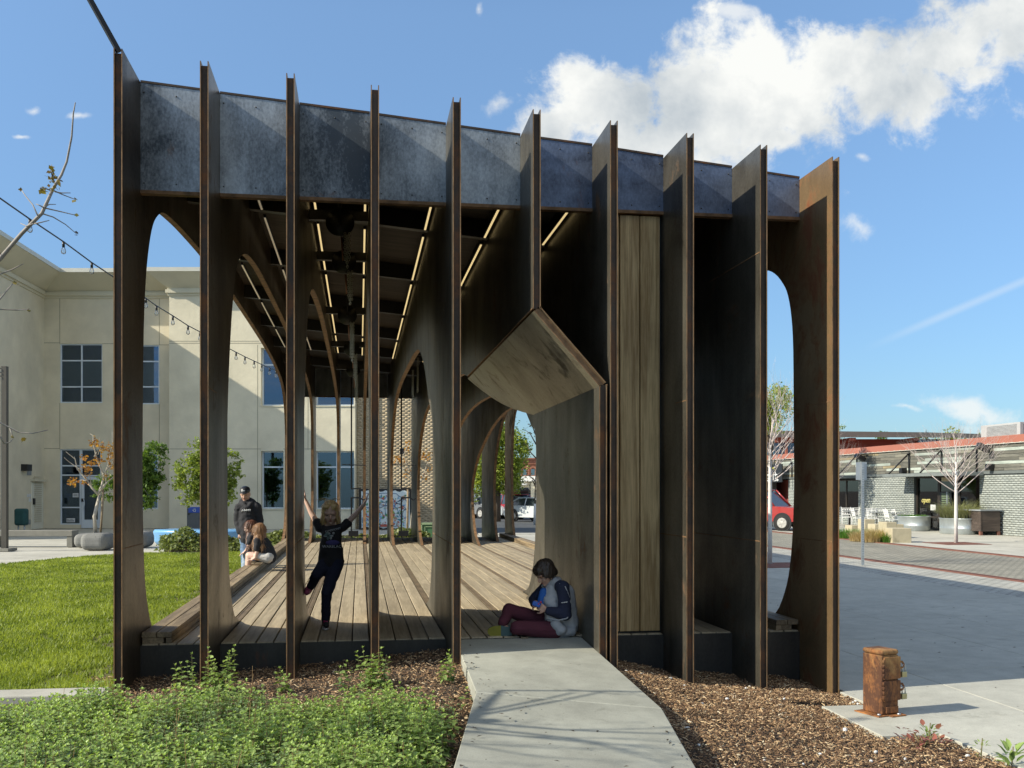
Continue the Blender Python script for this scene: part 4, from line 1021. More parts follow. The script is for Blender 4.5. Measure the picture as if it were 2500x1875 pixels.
# glazing
FR = M('dark_frame', (0.045, 0.035, 0.028), 0.5, 0.2, 0.1)
def shop_window(y0, y1, z0, z1, ms, rail=None, name='shop_window'):
    mb = MB(); f = .07
    for y in [y0 + f / 2] + ms + [y1 - f / 2]: mb.bb((WX + .10, y - f / 2, z0), (WX + .18, y + f / 2, z1))
    ys = [y0 + f / 2] + ms + [y1 - f / 2]
    zs = [z0 + f / 2] + ([rail] if rail else []) + [z1 - f / 2]
    for i in range(len(ys) - 1):
        for z in zs: mb.bb((WX + .104, ys[i] + f / 2, z - f / 2), (WX + .176, ys[i + 1] - f / 2, z + f / 2))
    w = mb.build(name, FR, shop)
    for i in range(len(ys) - 1):
        for j in range(len(zs) - 1):
            mb = MB(); mb.bb((WX + .135, ys[i] + f / 2, zs[j] + f / 2), (WX + .142, ys[i + 1] - f / 2, zs[j + 1] - f / 2)); mb.build('pane', GLASS_D, w)
    return w
ya, yb = wy(2392), wy(2232)
ym = wy(2286)
shop_window(ym, yb, PZ + .02, 2.15, [], .42)
dr_ = shop_window(wy(2334), ym - .02, PZ + .02, 2.15, [], None, 'shop_door')
shop_window(ya, wy(2334) - .02, PZ + .02, 2.15, [], .42)
shop_window(wy(2096), wy(2040) + 1.5, .36, 2.1, [wy(2061)])
mb = MB(); mb.bb((WX + .04, ym - .75, .9), (WX + .09, ym - .68, 1.5)); mb.build('handle', GALV, dr_)
YEL = M('sign_yellow', (.70, .62, .22), .6, 0, .05)
def on_shop(px, py, out=0.0):    # lettering plane: x axis runs towards the viewer's right (-Y), z up
    p = atX(px, py, WX - out); return Matrix.Translation(p - sl_) @ Matrix(((0, 0, -1, 0), (-1, 0, 0, 0), (0, 1, 0, 0), (0, 0, 0, 1)))
text_obj('open_lettering', 'open', .34, YEL, on_shop(2260, 1221, -.12), shop, .004, .25)
p = atX(2309, 1222, WX + .09); mb = MB(); mb.bb((WX + .085, p.y - .42, p.z - .34), (WX + .10, p.y + .42, p.z + .34)); nb = mb.build('notice_board', BLACK, shop)
mb = MB(); [mb.bb((WX + .078, p.y - .3 + .06 * (k % 2), p.z + .26 - k * .09), (WX + .083, p.y + .3, p.z + .29 - k * .09)) for k in range(7)]; mb.build('notice_print', GRN2, nb)
p = atX(2278, 1239, WX + .12); mb = MB(); mb.bb((WX + .12, p.y - .2, p.z - .12), (WX + .13, p.y + .2, p.z + .12)); mb.build('sticker', SIGNW, shop)
p = atX(2318, 1169, WX - .05); mb = MB(); mb.bb((WX - .1, p.y - .5, p.z - .1), (WX + .05, p.y + .5, p.z + .06)); mb.build('door_lamp', M('lamp_tan', (.5, .4, .26), .6), shop)
# hanging shop sign, black with a leaf and the name
y0, y1 = wy(1898), wy(1872)
pc = atX(1889, 1150, WX - .5)
mb = MB(); mb.bb((WX - .52, pc.y - 1.2, 2.02), (WX - .46, pc.y + 2.2, 3.05)); sg = mb.build('sign_board', BLACK, shop)
mb = MB(); mb.bb((WX - .5, pc.y - .1, 3.05), (WX - .48, pc.y, 3.3)); mb.build('sign_hanger', BLACK, shop)
text_obj('sign_lettering', 'earth', .95, SIGNW, Matrix.Translation(V((WX - .525, pc.y + .35, 2.36)) - sl_) @ Matrix(((0, 0, -1, 0), (-1, 0, 0, 0), (0, 1, 0, 0), (0, 0, 0, 1))), sg, .003)
mb = MB(); mb.bb((WX - .528, pc.y - .75, 2.12), (WX - .523, pc.y + 1.3, 2.17)); mb.build('sign_line', SIGNW, sg)
LY = M('sign_leaf', (.5, .5, .08), .6)
mb = MB()
for k in range(5):
    a = -1.2 + k * .6; mb.add([(WX - .527 - k * .0005, pc.y + .2 - math.sin(a) * r_ * .5 - math.cos(a) * w_, 2.70 + math.cos(a) * r_ * .24 - math.sin(a) * w_ * .4) for r_, w_ in ((0, 0), (.5, .12), (1, 0), (.5, -.12))], [(0, 1, 2, 3)])
mb.build('sign_leaf', LY, sg)
hv = P3(2478, 1063, 40.5)
AIRG = M('unit_grey', (.40, .41, .41), .6, .1, .08, 3)
ac = thing('rooftop_unit', 'pale grey air handling unit with louvres on the red edged roof', 'rooftop unit', (hv.x, hv.y, 3.645))
mb = MB(); mb.bb((-.62, -1.2, 0), (2.5, 1.3, .55)); mb.build('casing', AIRG, ac, world=False, bevel=.02)
mb = MB(); [mb.bb((-.50, -1.215, .1 + k * .05), (.45, -1.203, .125 + k * .05)) for k in range(8)]; [mb.bb((-.635, -1.0, .1 + k * .05), (-.623, .9, .125 + k * .05)) for k in range(8)]; mb.build('louvres', SIGNG, ac, world=False)

# dark wooden cabinet, tubs, seating, blocks in front of the shop
CABW = wood('cabinet_wood', (.045, .032, .026), (.10, .075, .06), 0, .1, .7)
ca, cb_ = wy(2452), wy(2378)
t = thing('wooden_cabinet', 'dark wooden cabinet on short legs against the grey brick wall', 'cabinet', (WX - .5, (ca + cb_) / 2, PZ))
L_ = 1.9
for k in range(6): mb = MB(); mb.bb((-.46, -L_ / 2, .16 + k * .125), (-.42, L_ / 2, .16 + k * .125 + .118)); mb.build('plank', CABW, t, world=False)
mb = MB(); mb.bb((-.415, -L_ / 2 + .01, .15), (.35, L_ / 2 - .01, .92)); mb.build('body', CABW, t, world=False)
mb = MB(); mb.bb((-.5, -L_ / 2 - .05, .925), (.4, L_ / 2 + .05, .975)); mb.build('top', SIGNG, t, world=False)
for sx in (-.42, .3):
    for sy in (-1, 1): mb = MB(); mb.bb((sx - .05, sy * (L_ / 2 - .06) - .05, 0), (sx + .05, sy * (L_ / 2 - .06) + .05, .15)); mb.build('leg', RUST_DRAIN, t, world=False)
TUB = M('tub_metal', (.40, .44, .45), .42, .6, .12, 2.5, 40, .05)
def tuft(mb_pos, n, r, h, mats, name, parent, lean=.5, wd=.012, z0=0.0, world=False, rx=None):
    """arching grass blades as ribbons"""
    a = RNG.uniform(0, 2 * np.pi, n); rr_ = np.sqrt(RNG.uniform(0, 1, n)) * r; le = RNG.uniform(.25, 1, n) * lean; hh = h * RNG.uniform(.55, 1.1, n)
    bx_ = np.cos(a) * rr_ * (1 if rx is None else rx / r); by_ = np.sin(a) * rr_
    ang = a + RNG.normal(0, .6, n); dx, dy = np.cos(ang), np.sin(ang); v = np.zeros((n, 8, 3)); t4 = np.array([0, .35, .7, 1.0])
    for i, tt in enumerate(t4):
        o = le * hh * tt ** 2; z = hh * (tt - .35 * le * tt ** 2.4); w = wd * (1 - tt * .9)
        x = mb_pos[0] + bx_ + dx * o; y = mb_pos[1] + by_ + dy * o
        v[:, 2 * i] = np.stack([x - dy * w, y + dx * w, mb_pos[2] + z0 + z], 1); v[:, 2 * i + 1] = np.stack([x + dy * w, y - dx * w, mb_pos[2] + z0 + z], 1)
    tf = np.array([(0, 1, 3, 2), (2, 3, 5, 4), (4, 5, 7, 6)])
    f = (tf[None] + (np.arange(n) * 8)[:, None, None]).reshape(-1, 4)
    return np_mesh(name, v.reshape(-1, 3), f, mats, parent, 'stuff' if parent else None, col=np.repeat(RNG.uniform(0, 1, n), 8), world=world)
G_GREY = leafmat('grass_greygreen', (.16, .18, .085), (.34, .34, .19)); G_GREEN = leafmat('grass_green', (.055, .15, .025), (.15, .30, .05)); G_TAN = leafmat('grass_tan', (.34, .25, .12), (.58, .47, .27))
for pxc, rx_, ry_, hh, lab, gm, gh, gn in ((2227, .62, 1.0, .62, 'oval galvanised tub planted with low green grass beside the shop door', G_GREEN, .18, 500), (2338, .55, .95, .62, 'galvanised tub overflowing with grey green grass beside the wooden cabinet', G_GREY, 1.0, 900)):
    yy = WX * 0 + atX(pxc, 1290, WX - .95).y
    t = thing('metal_tub', lab, 'planter', (WX - .95, yy, PZ), 0, 'galvanised tubs outside the shop')
    mb = MB(); mb.lathe((0, 0, 0), [(.93, 0), (.97, .03), (.97, .2), (.985, .22), (.97, .24), (.98, hh - .05), (1.02, hh - .03), (1.02, hh), (.95, hh), (.94, hh - .1)], 32, sx=rx_, sy=ry_); mb.build('tub', TUB, t, world=False)
    mb = MB(); mb.lathe((0, 0, 0), [(.93, hh - .12), (.93, hh - .1)], 24, sx=rx_, sy=ry_); mb.build('soil', SOIL, t, world=False)
    tuft((0, 0, hh - .1), gn, ry_ * .85, gh, gm, 'grass', t, 1.5 if gh > .5 else .5, .013, rx=rx_ * .85)
def chair(name, label, loc, rz):
    t = thing(name, label, 'chair', loc, rz, 'white chairs outside the shop')
    mb = MB(); mb.box((0, 0, .45), (.42, .42, .025)); mb.build('seat', WHITE, t, world=False)
    mb = MB(); 
    for k in range(3):
        for c in range(4): mb.box((-.15 + .1 * c, .225 + .02 * k, .62 + .085 * k), (.07, .012, .06))
    mb.box((0, .215, .56), (.4, .014, .03)); mb.box((0, .285, .86), (.4, .014, .03))
    mb.build('backrest', WHITE, t, world=False)
    for sx in (-1, 1):
        mb = MB(); mb.tube([(sx * .2, -.2, .45), (sx * .215, -.24, 0)], .012, 6); mb.build('leg', WHITE, t, world=False)
        mb = MB(); mb.tube([(sx * .2, .31, .9), (sx * .2, .2, .45), (sx * .215, .26, 0)], .012, 6); mb.build('leg', WHITE, t, world=False)
    return t
chairs = [(2055, 23.0, .2, 'white openwork chair farthest left of those outside the shop'), (2067, 22.6, -.4, 'white openwork chair second from the left, back turned to the street'), (2084, 23.4, 2.9, 'white chair close to the wall behind the first dark table'),
          (2097, 22.4, 1.4, 'white chair turned sideways just left of the sign post'), (2113, 23.3, 3.0, 'white chair right of the sign post, near the brick wall'), (2131, 22.7, -.3, 'white chair facing the second dark table, back to the street'),
          (2148, 23.4, 2.8, 'white chair against the brick wall beyond the second dark table'), (2178, 22.5, 1.5, 'white chair turned sideways near the stepped blocks'), (2196, 23.2, 1.5, 'white chair beside the first galvanised tub')]
for px, X, rz, lab in chairs:
    p = atX(px, 1280, X); chair('cafe_chair', lab, (p.x, p.y, PZ), rz)
for px, X, lab in ((2074, 22.9, 'dark cafe table between the left white chairs'), (2140, 23.0, 'dark cafe table with one pedestal right of the sign post'), (2187, 23.1, 'dark cafe table nearest the galvanised tub')):
    p = atX(px, 1280, X); t = thing('cafe_table', lab, 'table', (p.x, p.y, PZ), 0, 'tables outside the shop')
    mb = MB(); mb.lathe((0, 0, .70), [(.34, 0), (.35, .015), (.34, .03)], 20); mb.build('table_top', SIGNG, t, world=False)
    mb = MB(); mb.tube([(0, 0, .02), (0, 0, .7)], .04, 8); mb.build('pedestal', BLACK, t, world=False)
    mb = MB(); mb.lathe((0, 0, 0), [(.24, 0), (.22, .02), (.04, .03)], 16); mb.build('base', BLACK, t, world=False)
for pts, lab in ((((2178, 2226, 1326, 1290, 33.4),), 'tan stepped concrete block nearest the street, lowest and widest'), (((2164, 2190, 1311, 1275, 36.5), (2190, 2207, 1311, 1280, 36.5)), 'tan concrete block with a stepped top behind the nearest one'), (((2136, 2160, 1300, 1280, 39),), 'low tan concrete block between two taller blocks'), (((2111, 2136, 1300, 1268, 40),), 'tall tan concrete block just right of the sign post'), (((2079, 2103, 1296, 1283, 41),), 'low tan concrete block left of the sign post')):
    a = pts[0]; o0 = P3((a[0] + a[1]) / 2, a[2], a[4])
    t = thing('concrete_block', lab, 'block', (o0.x, o0.y, PZ), -.12, 'stepped concrete blocks')
    mb = MB()
    for q_, (xa, xb, yb_, yt, dd) in enumerate(pts):
        k = dd / F_PX; h_ = (EYE + (HY - yt) * k) - PZ; c_ = ((xa + xb) / 2 - (a[0] + a[1]) / 2) * k; mb.bb((c_ - (xb - xa) * k / 2, 0, -.05), (c_ + (xb - xa) * k / 2 - .001, .75, h_))
    mb.build('block', TANBLOCK, t, world=False, bevel=.015)
for px, py, d, n, r, h, m_, lab in ((2150, 1318, 34.5, 700, .40, .50, G_TAN, 'pale straw coloured grass clump beside the nearest block'), (2105, 1322, 34.5, 600, .40, .42, G_TAN, 'pale straw grass clump behind the foot of the sign post'), (2164, 1322, 33.8, 350, .30, .36, G_GREEN, 'small bright green grass clump beside the nearest block'), (2070, 1305, 37, 900, .8, .38, G_GREEN, 'bright green strap leaved bed left of the sign post'), (2128, 1322, 34.0, 600, .38, .45, G_TAN, 'pale straw grass clump between the other two straw clumps')):
    p = P3(px, py, d); t = thing('grass_clump', lab, 'grass clump', (p.x, p.y, PZ), 0, 'grass clumps beside the street'); tuft((0, 0, 0), n, r, h, m_, 'blades', t, .8, .012)
# post with the back of a sign
p = gnd(2106, 1380, PZ)
t = thing('sign_post', 'perforated galvanised post with the blank grey back of a street sign', 'sign', (p.x, p.y, PZ), -YAW)
mb = MB(); w = .028; mb.bb((-w, -w, 0), (w, w, EYE - PZ + 65 * p.xy.length / 2560)); mb.build('post', GALV, t, world=False)
hz = EYE - PZ; k = 23.6 / 2500
mb = MB(); [mb.ball((.0, -w, .1 + j * .055), (.009, .003, .009), 6, 4) for j in range(40)]; mb.build('holes', BLACK, t, world=False, kind='stuff')
mb = MB(); mb.bb((-.145, w + .002, hz + 23 * k), (.105, w + .006, hz + 66 * k)); mb.build('sign_plate', M('sign_back', (.47, .50, .52), .45, .5, .06), t, world=False, bevel=.002)

# house with deep eaves behind the shop
hd = 62.0; h0 = P3(2200, 1195, hd)
hs = thing('red_house', 'red upper storey house with grey overhanging eave behind the shop', 'house', (h0.x, h0.y, PZ), -YAW)
def hx(px): return (px - 2200) * hd / F_PX
def hzz(py): return EYE + (HY - py) * hd / F_PX - PZ
REDW = M('red_stucco', (0.30, 0.075, 0.05), 0.9, 0, 0.1, 1.5); EAVE = M('eave_grey', (.12, .11, .10), .7, 0, .1)
mb = MB(); mb.bb((hx(1952), 0, 0), (hx(2238), 6, hzz(1072))); mb.build('wall', REDW, hs, world=False)
mb = MB(); mb.bb((hx(1868), -.3, hzz(1140)), (hx(1951), 6, hzz(1118))); mb.bb((hx(1868), -.3, hzz(1080)), (hx(1951), 6, hzz(1066))); mb.bb((hx(1916), -.2, hzz(1118)), (hx(1921), 0, hzz(1080))); mb.build('balcony_wall', REDM, hs, world=False)
mb = MB(); mb.bb((hx(1868), .3, hzz(1118)), (hx(1951), .4, hzz(1080))); mb.build('balcony_glass', BLUEGLASS, hs, world=False)
mb = MB(); mb.bb((hx(1922), -.28, hzz(1118)), (hx(1950), -.2, hzz(1108))); mb.build('balcony_rail', SIGNW, hs, world=False)
mb = MB(); mb.bb((hx(2239), .1, 0), (hx(2470), 6, hzz(1072))); mb.build('wall', EAVE, hs, world=False)
mb = MB(); mb.bb((hx(2242), -.02, hzz(1084)), (hx(2330), .09, hzz(1074))); mb.build('window', BLUEGLASS, hs, world=False)
mb = MB(); mb.add([V((x, y, z)) for y, dz in ((-1.6, 0), (7, .5)) for x, z in ((hx(1880), hzz(1071) + dz), (hx(2238), hzz(1071) + dz), (hx(2470), hzz(1071) - .1 + dz), (hx(2470), hzz(1062) - .1 + dz), (hx(2238), hzz(1059) + dz), (hx(1890), hzz(1055) + dz))], [(5, 4, 3, 2, 1, 0), (6, 7, 8, 9, 10, 11), (0, 1, 7, 6), (1, 2, 8, 7), (3, 4, 10, 9), (4, 5, 11, 10), (2, 3, 9, 8), (5, 0, 6, 11)]); mb.build('roof', EAVE, hs, world=False)
for px in (2065, 2215): mb = MB(); mb.bb((hx(px) - .19, -1.3, hzz(1078)), (hx(px) + .19, 0, hzz(1072) + .02)); mb.build('bracket', REDM, hs, world=False, bevel=.02)
# ------------------------------------------------------------------ walkway, beds, kerb
W = [gnd(1123, 1572, .285), gnd(1162, 1689, .20), gnd(1107, 1875, .12), gnd(1090, 2100, .10), gnd(1950, 2100, .02), gnd(1700, 1875, .04), gnd(1616, 1729, .12), gnd(1452, 1590, .27)]
W[0] = V((FX[4] + .045, YA - .008, .285)); W[7] = V((X6L - .045, YA - .05, .285)); w8 = V((X6L - .08, YA - .008, .285))
def bed_h(x, y):
    """level of the planting bed: high by the walkway and fins, falling right and forward"""
    i = (x - FX[0]) / .656; i = min(max(i, 0), 9); k = int(min(i, 8)); base = FG[k] + (FG[k + 1] - FG[k]) * (i - k)
    f = min(max((YF - y) / 2.4, 0), 1.3); low = -.02 if x < 1 else -.12
    return base * (1 - min(f, 1)) + low * min(f, 1) + .018 * mnoise.noise(V((x * 2.2, y * 2.2, 0))) + .02 * mnoise.noise(V((x * .9, y * .9, 3)))
walk = tag(bpy.data.objects.new('walkway', None), kind='structure'); COL.objects.link(walk)
def wslab(pts):
    mb = MB(); n = len(pts); vs = [V(p) for p in pts] + [V(p) - V((0, 0, .12)) for p in pts]
    mb.add(vs, [list(range(n)), [n + i for i in reversed(range(n))]] + [(i, n + i, n + (i + 1) % n, (i + 1) % n) for i in range(n)]); return mb.build('walk_slab', CONC_W, walk, bevel=.006, seg=1)
def mid(a, b, t): return V(a) + (V(b) - V(a)) * t
wslab([W[0], W[1], W[6], W[7], w8][::1]); a2, b2 = mid(W[1], W[2], .012), mid(W[6], W[5], .012)
wslab([a2, W[2], W[3], W[4], W[5], b2])
xs_ = np.linspace(-9, 7.2, 120); ys_ = np.linspace(3.2, 9.05, 60)
gv = np.array([(x, y, bed_h(x, y) - .025 if not (x < -1.9 and y > 8.1) else -.12) for y in ys_ for x in xs_]); nx = len(xs_)
gf = np.array([(j * nx + i, j * nx + i + 1, (j + 1) * nx + i + 1, (j + 1) * nx + i) for j in range(len(ys_) - 1) for i in range(nx - 1)])
# keep the bed below the paving on the right
walk_poly = [(p.x, p.y) for p in W]
def inside(poly, x, y):
    c = False; n = len(poly)
    for i in range(n):
        (x0, y0), (x1, y1) = poly[i], poly[(i + 1) % n]
        if (y0 > y) != (y1 > y) and x < (x1 - x0) * (y - y0) / (y1 - y0) + x0: c = not c
    return c
pave_poly = PAVE + [(30, 1), (30, 40), (4.1, 40), (4.1, 8.3)]
for i, (x, y, z) in enumerate(gv):
    if inside(pave_poly, x - .06, y + .06): gv[i, 2] = min(z, PZ - .10)
    elif inside(pave_poly, x + .3, y - .1) or inside(pave_poly, x + .15, y + .3): gv[i, 2] = min(z, PZ - .035)
    if inside(walk_poly, x, y): gv[i, 2] = min(gv[i, 2], .0)
bed = np_mesh('planting_bed', gv, gf, SOIL, smooth=True); bed['kind'] = 'structure'
def bed_z(x, y):
    z = bed_h(x, y) - .02
    if inside(pave_poly, x + .25, y - .1) or inside(pave_poly, x + .12, y + .25): z = min(z, PZ - .03)
    return z
# wood chips
def chips(n, sampler, name):
    P = []
    while len(P) < n:
        x, y = sampler()
        if inside(walk_poly, x, y) or inside(pave_poly, x, y): continue
        P.append((x, y, bed_z(x, y)))
    P = np.array(P); n = len(P)
    tv = np.array([(-.5, -.5, 0), (.5, -.5, 0), (.5, .5, 0), (-.5, .5, 0), (-.4, -.35, 1), (.45, -.4, 1), (.4, .4, 1), (-.45, .35, 1)])
    tf = np.array([(4, 5, 6, 7), (0, 1, 5, 4), (1, 2, 6, 5), (2, 3, 7, 6), (3, 0, 4, 7)])
    L = RNG.gamma(2.2, .0085, n) + .005; wd = RNG.gamma(2.2, .0014, n) + .0012; hh = RNG.uniform(.002, .006, n)
    P[:, 2] += RNG.uniform(-.008, .022, n)
    M_ = rot_mats(n, RNG.uniform(0, 6.28, n), RNG.normal(0, .22, n), RNG.normal(0, .32, n))
    t = RNG.uniform(0, 1, n) ** 1.3
    v, f, tt = scatter(tv, tf, P, M_, np.stack([L, wd, hh], 1), t)
    return np_mesh(name, v, f, CHIPM, None, 'stuff', col=tt)
m_, nt, N, L, b_ = newmat('wood_chips'); at = N.new('ShaderNodeAttribute'); at.attribute_name = 'tint'
L.new(ramp(nt, at.outputs['Fac'], [(0, (.065, .036, .020)), (.35, (.17, .098, .050)), (.7, (.33, .205, .105)), (.95, (.54, .40, .23)), (1, (.66, .58, .42))]), b_.inputs['Base Color']); b_.inputs['Roughness'].default_value = .85
CHIPM = m_
chips(34000, lambda: (RNG.uniform(1.2, 4.9), RNG.uniform(5.2, 9.0)), 'wood_chip_mulch')
chips(24000, lambda: (RNG.uniform(-2.2, 4.05), RNG.uniform(7.0, 8.95)), 'bark_mulch')
chips(16000, lambda: (RNG.uniform(-1.3, .85), RNG.uniform(5.0, 7.3)), 'path_edge_mulch')
st = []
for k in range(70):
    x, y = RNG.uniform(1.4, 4.6), RNG.uniform(5.4, 8.6)
    if inside(walk_poly, x, y) or inside(pave_poly, x, y): continue
    st.append((x, y))
mb = MB()
for x, y in st: mb.ball((x, y, bed_z(x, y) + .018), (RNG.uniform(.008, .02), RNG.uniform(.008, .018), RNG.uniform(.006, .012)), 6, 4)
mb.build('white_pebbles', SIGNW, kind='stuff')
# kerb between the lawn and the planting
k0, k1 = gnd(-400, 1720, .03), V((FX[0] - .10, 8.42, .03))
t = thing('lawn_kerb', 'pale concrete kerb between the lawn and the leafy planting', 'kerb', (-3.5, 8.3, 0))
mb = MB(); mb.bb((-9, 8.12, -.1), (-4.05, 8.40, .055)); mb.build('kerb_stone', CONC_L, t, bevel=.012); mb = MB(); mb.bb((-4.04, 8.12, -.1), (-1.93, 8.40, .055)); mb.build('kerb_stone', CONC_L, t, bevel=.012)

# ------------------------------------------------------------------ grass
BLADE = leafmat('lawn_blades', (.110, .165, .024), (.34, .40, .080), .42, .5)
def lawn_points(n, f):
    out = []
    xs = RNG.uniform(-9.8, -1.88, n * 2); ys = 8.44 + (26.4 - 8.44) * RNG.uniform(0, 1, n * 2) ** f
    for x, y in zip(xs, ys):
        if x > -.40 * y - .4 and inside(LAWN, x, y) and not (-2.15 < x and RNG.uniform() < .55):
            w = mnoise.noise(V((x * 1.3, y * .9, 1))) + .6 * mnoise.noise(V((x * 3.1, y * 2.5, 5)))
            bare = max(0, 1 - abs(x + 2.1) / .9) * .9 + max(0, mnoise.noise(V((x * .8, y * .55, 12))) - .18) * 1.6
            if w - bare * .6 > -.52 or RNG.uniform() < .22: out.append((x, y, .008, w))
        if len(out) >= n: break
    return np.array(out)
gp = lawn_points(200000, 1.7); n = len(gp)
dist = gp[:, 1]; wdt = .0035 + .00055 * dist
hgt = (.035 + .02 * RNG.uniform(0, 1, n)) * (1 + .35 * gp[:, 3]) * RNG.uniform(.6, 1.3, n)
yaw = RNG.uniform(0, 6.28, n); lean = RNG.uniform(0, .9, n) * hgt
c_, s_ = np.cos(yaw), np.sin(yaw); la = RNG.uniform(0, 6.28, n)
v = np.zeros((n, 3, 3)); v[:, 0] = gp[:, :3] + np.stack([-c_ * wdt, -s_ * wdt, 0 * c_], 1); v[:, 1] = gp[:, :3] + np.stack([c_ * wdt, s_ * wdt, 0 * c_], 1); v[:, 2] = gp[:, :3] + np.stack([np.cos(la) * lean, np.sin(la) * lean, hgt], 1)
tint = np.clip(.52 + .6 * gp[:, 3] + RNG.normal(0, .22, n), 0, 1)
np_mesh('lawn_grass', v.reshape(-1, 3), np.arange(n * 3).reshape(-1, 3), BLADE, None, 'stuff', col=np.repeat(tint, 3))

# ------------------------------------------------------------------ leafy ground cover in front: upright stems with paired leaves
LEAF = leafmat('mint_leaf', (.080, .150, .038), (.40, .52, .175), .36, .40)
STEM = M('stem_green', (.16, .14, .06), .7, 0, .2)
def leaf_tpl():       # folded leaf along +y, length 1
    v = [(0, 0, 0), (-.30, .30, .07), (0, .34, 0), (.30, .30, .07), (-.23, .68, .03), (0, .70, -.03), (.23, .68, .03), (0, 1, -.12)]
    f = [(0, 2, 1, 1), (0, 3, 2, 2), (1, 2, 5, 4), (2, 3, 6, 5), (4, 5, 7, 7), (5, 6, 7, 7)]
    return np.array(v), [(0, 2, 1), (0, 3, 2), (1, 2, 5), (1, 5, 4), (2, 3, 6), (2, 6, 5), (4, 5, 7), (5, 6, 7)]
LT, LF = leaf_tpl()
def mint(points, heights, name, leafsize=.052):
    pos, yaw, pit, sc, tn = [], [], [], [], []; sv, sf = [], []
    for (x, y, z), h in zip(points, heights):
        lx, ly = RNG.normal(0, .14, 2); cy0 = RNG.uniform(0, 6.28); nn = max(4, int(h / .036)); bright = RNG.normal(0, .10)
        cvx, cvy = RNG.normal(0, .06, 2)
        prev = None
        for k in range(nn + 1):
            t = k / nn; p = np.array((x + lx * h * t + cvx * h * t * t, y + ly * h * t + cvy * h * t * t, z + h * t * (1 - .08 * t)))
            if k >= max(1, nn - 11):
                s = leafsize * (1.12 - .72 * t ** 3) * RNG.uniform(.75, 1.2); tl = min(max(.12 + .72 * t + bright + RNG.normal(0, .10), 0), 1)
                for q in (0, 1):
                    pos.append(p); yaw.append(cy0 + k * 1.571 + q * math.pi + RNG.normal(0, .25)); pit.append((.75 * t ** 2 - .28) + RNG.normal(0, .22)); sc.append(s); tn.append(tl)
            if t == 1:
                for q in range(3): pos.append(p); yaw.append(cy0 + q * 2.1); pit.append(1.0); sc.append(leafsize * .42); tn.append(min(1, .9 + bright))
        e = p; w = .0018; b = len(sv)
        sv += [(x - w, y, z), (x + w, y, z), (e[0] + w * .6, e[1], e[2]), (e[0] - w * .6, e[1], e[2])]; sf.append((b, b + 1, b + 2, b + 3))
    n = len(pos); M_ = rot_mats(n, np.array(yaw), np.array(pit), RNG.normal(0, .25, n))
    v, f, t = scatter(LT, LF, np.array(pos), M_, np.array(sc), np.array(tn))
    return v, f, t, sv, sf
pts, hs_ = [], []
def plant_edge(x):     # back edge of the planting, a wavy line in front of the fins
    return (7.62 - .26 * min(max(0, x + 1.9), 1.7) if x > -1.9 else 7.68) + .16 * mnoise.noise(V((x * 2.3, 0, 2)))
def walk_x(y): return .49 + (y - 5.43) * .193
while len(pts) < 3900:
    y = 4.4 + 3.75 * RNG.uniform(0, 1) ** .8; x = RNG.uniform(-.39 * y - .25, .85)
    if inside(walk_poly, x + .06, y) or y > plant_edge(x): continue
    dens = .62 + .5 * mnoise.noise(V((x * 2.0, y * 2.0, 9)))
    edge = min(1, (plant_edge(x) - y) / .35 + .2)
    edge = min(edge, max(.0, (walk_x(y) - .03 - x - max(0, y - 6.55) * .55) / .28))
    if RNG.uniform() > dens + .25 or RNG.uniform() > edge + .15: continue
    h = (.18 + .12 * (mnoise.noise(V((x * 1.7, y * 1.7, 4))) + .5)) * RNG.uniform(.75, 1.25) * (.55 + .45 * min(1, edge))
    if x < -1.85 and y > 6.9: h *= max(.45, 1 - (y - 6.9) * .75)
    pts.append((x, y, bed_z(x, y))); hs_.append(h)
for px, py, n_, hh in ((545, 1660, 9, .40), (520, 1650, 6, .30), (430, 1690, 3, .34), (470, 1690, 5, .30), (900, 1690, 14, .30), (930, 1680, 8, .26), (840, 1690, 5, .2), (1080, 1730, 8, .22), (690, 1690, 5, .18)):
    for k in range(n_):
        p = P3(px + RNG.normal(0, 16), py, 7.75); pts.append((p.x, p.y + RNG.normal(0, .06), bed_z(p.x, p.y))); hs_.append(hh * RNG.uniform(.6, 1.15))
i2 = [k for k in range(len(pts)) if mnoise.noise(V((pts[k][0] * 1.4, pts[k][1] * 1.4, 20))) > .16 or RNG.uniform() < .07]; s2 = set(i2)
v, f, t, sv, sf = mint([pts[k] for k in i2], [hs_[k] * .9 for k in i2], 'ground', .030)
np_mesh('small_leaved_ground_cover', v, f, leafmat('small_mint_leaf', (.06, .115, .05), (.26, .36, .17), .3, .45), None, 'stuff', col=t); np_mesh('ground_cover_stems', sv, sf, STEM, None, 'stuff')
ix = RNG.choice(len(pts), 160, replace=False); sv, sf = [], []
for k in ix:
    x, y, z = pts[k]; h = hs_[k] * RNG.uniform(.9, 1.25); dx, dy = RNG.normal(0, .05, 2); b = len(sv); w = .0022
    sv += [(x - w, y, z), (x + w, y, z), (x + dx + w * .6, y + dy, z + h), (x + dx - w * .6, y + dy, z + h)]; sf.append((b, b + 1, b + 2, b + 3))
np_mesh('dry_stems', sv, sf, M('dry_stem', (.34, .20, .09), .8), None, 'stuff')
pts, hs_ = [p for k, p in enumerate(pts) if k not in s2], [h for k, h in enumerate(hs_) if k not in s2]
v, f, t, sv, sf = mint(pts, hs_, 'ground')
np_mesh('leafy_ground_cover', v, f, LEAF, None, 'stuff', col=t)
np_mesh('ground_cover_stems', sv, sf, STEM, None, 'stuff')
RED_LEAF = leafmat('red_leaf', (.16, .07, .035), (.36, .13, .10), .25, .4)
p = gnd(2255, 1825, -.13)
t_ = thing('red_leaved_plant', 'small plant with reddish leaves growing in the mulch beside the paving', 'plant', (p.x, p.y, -.14))
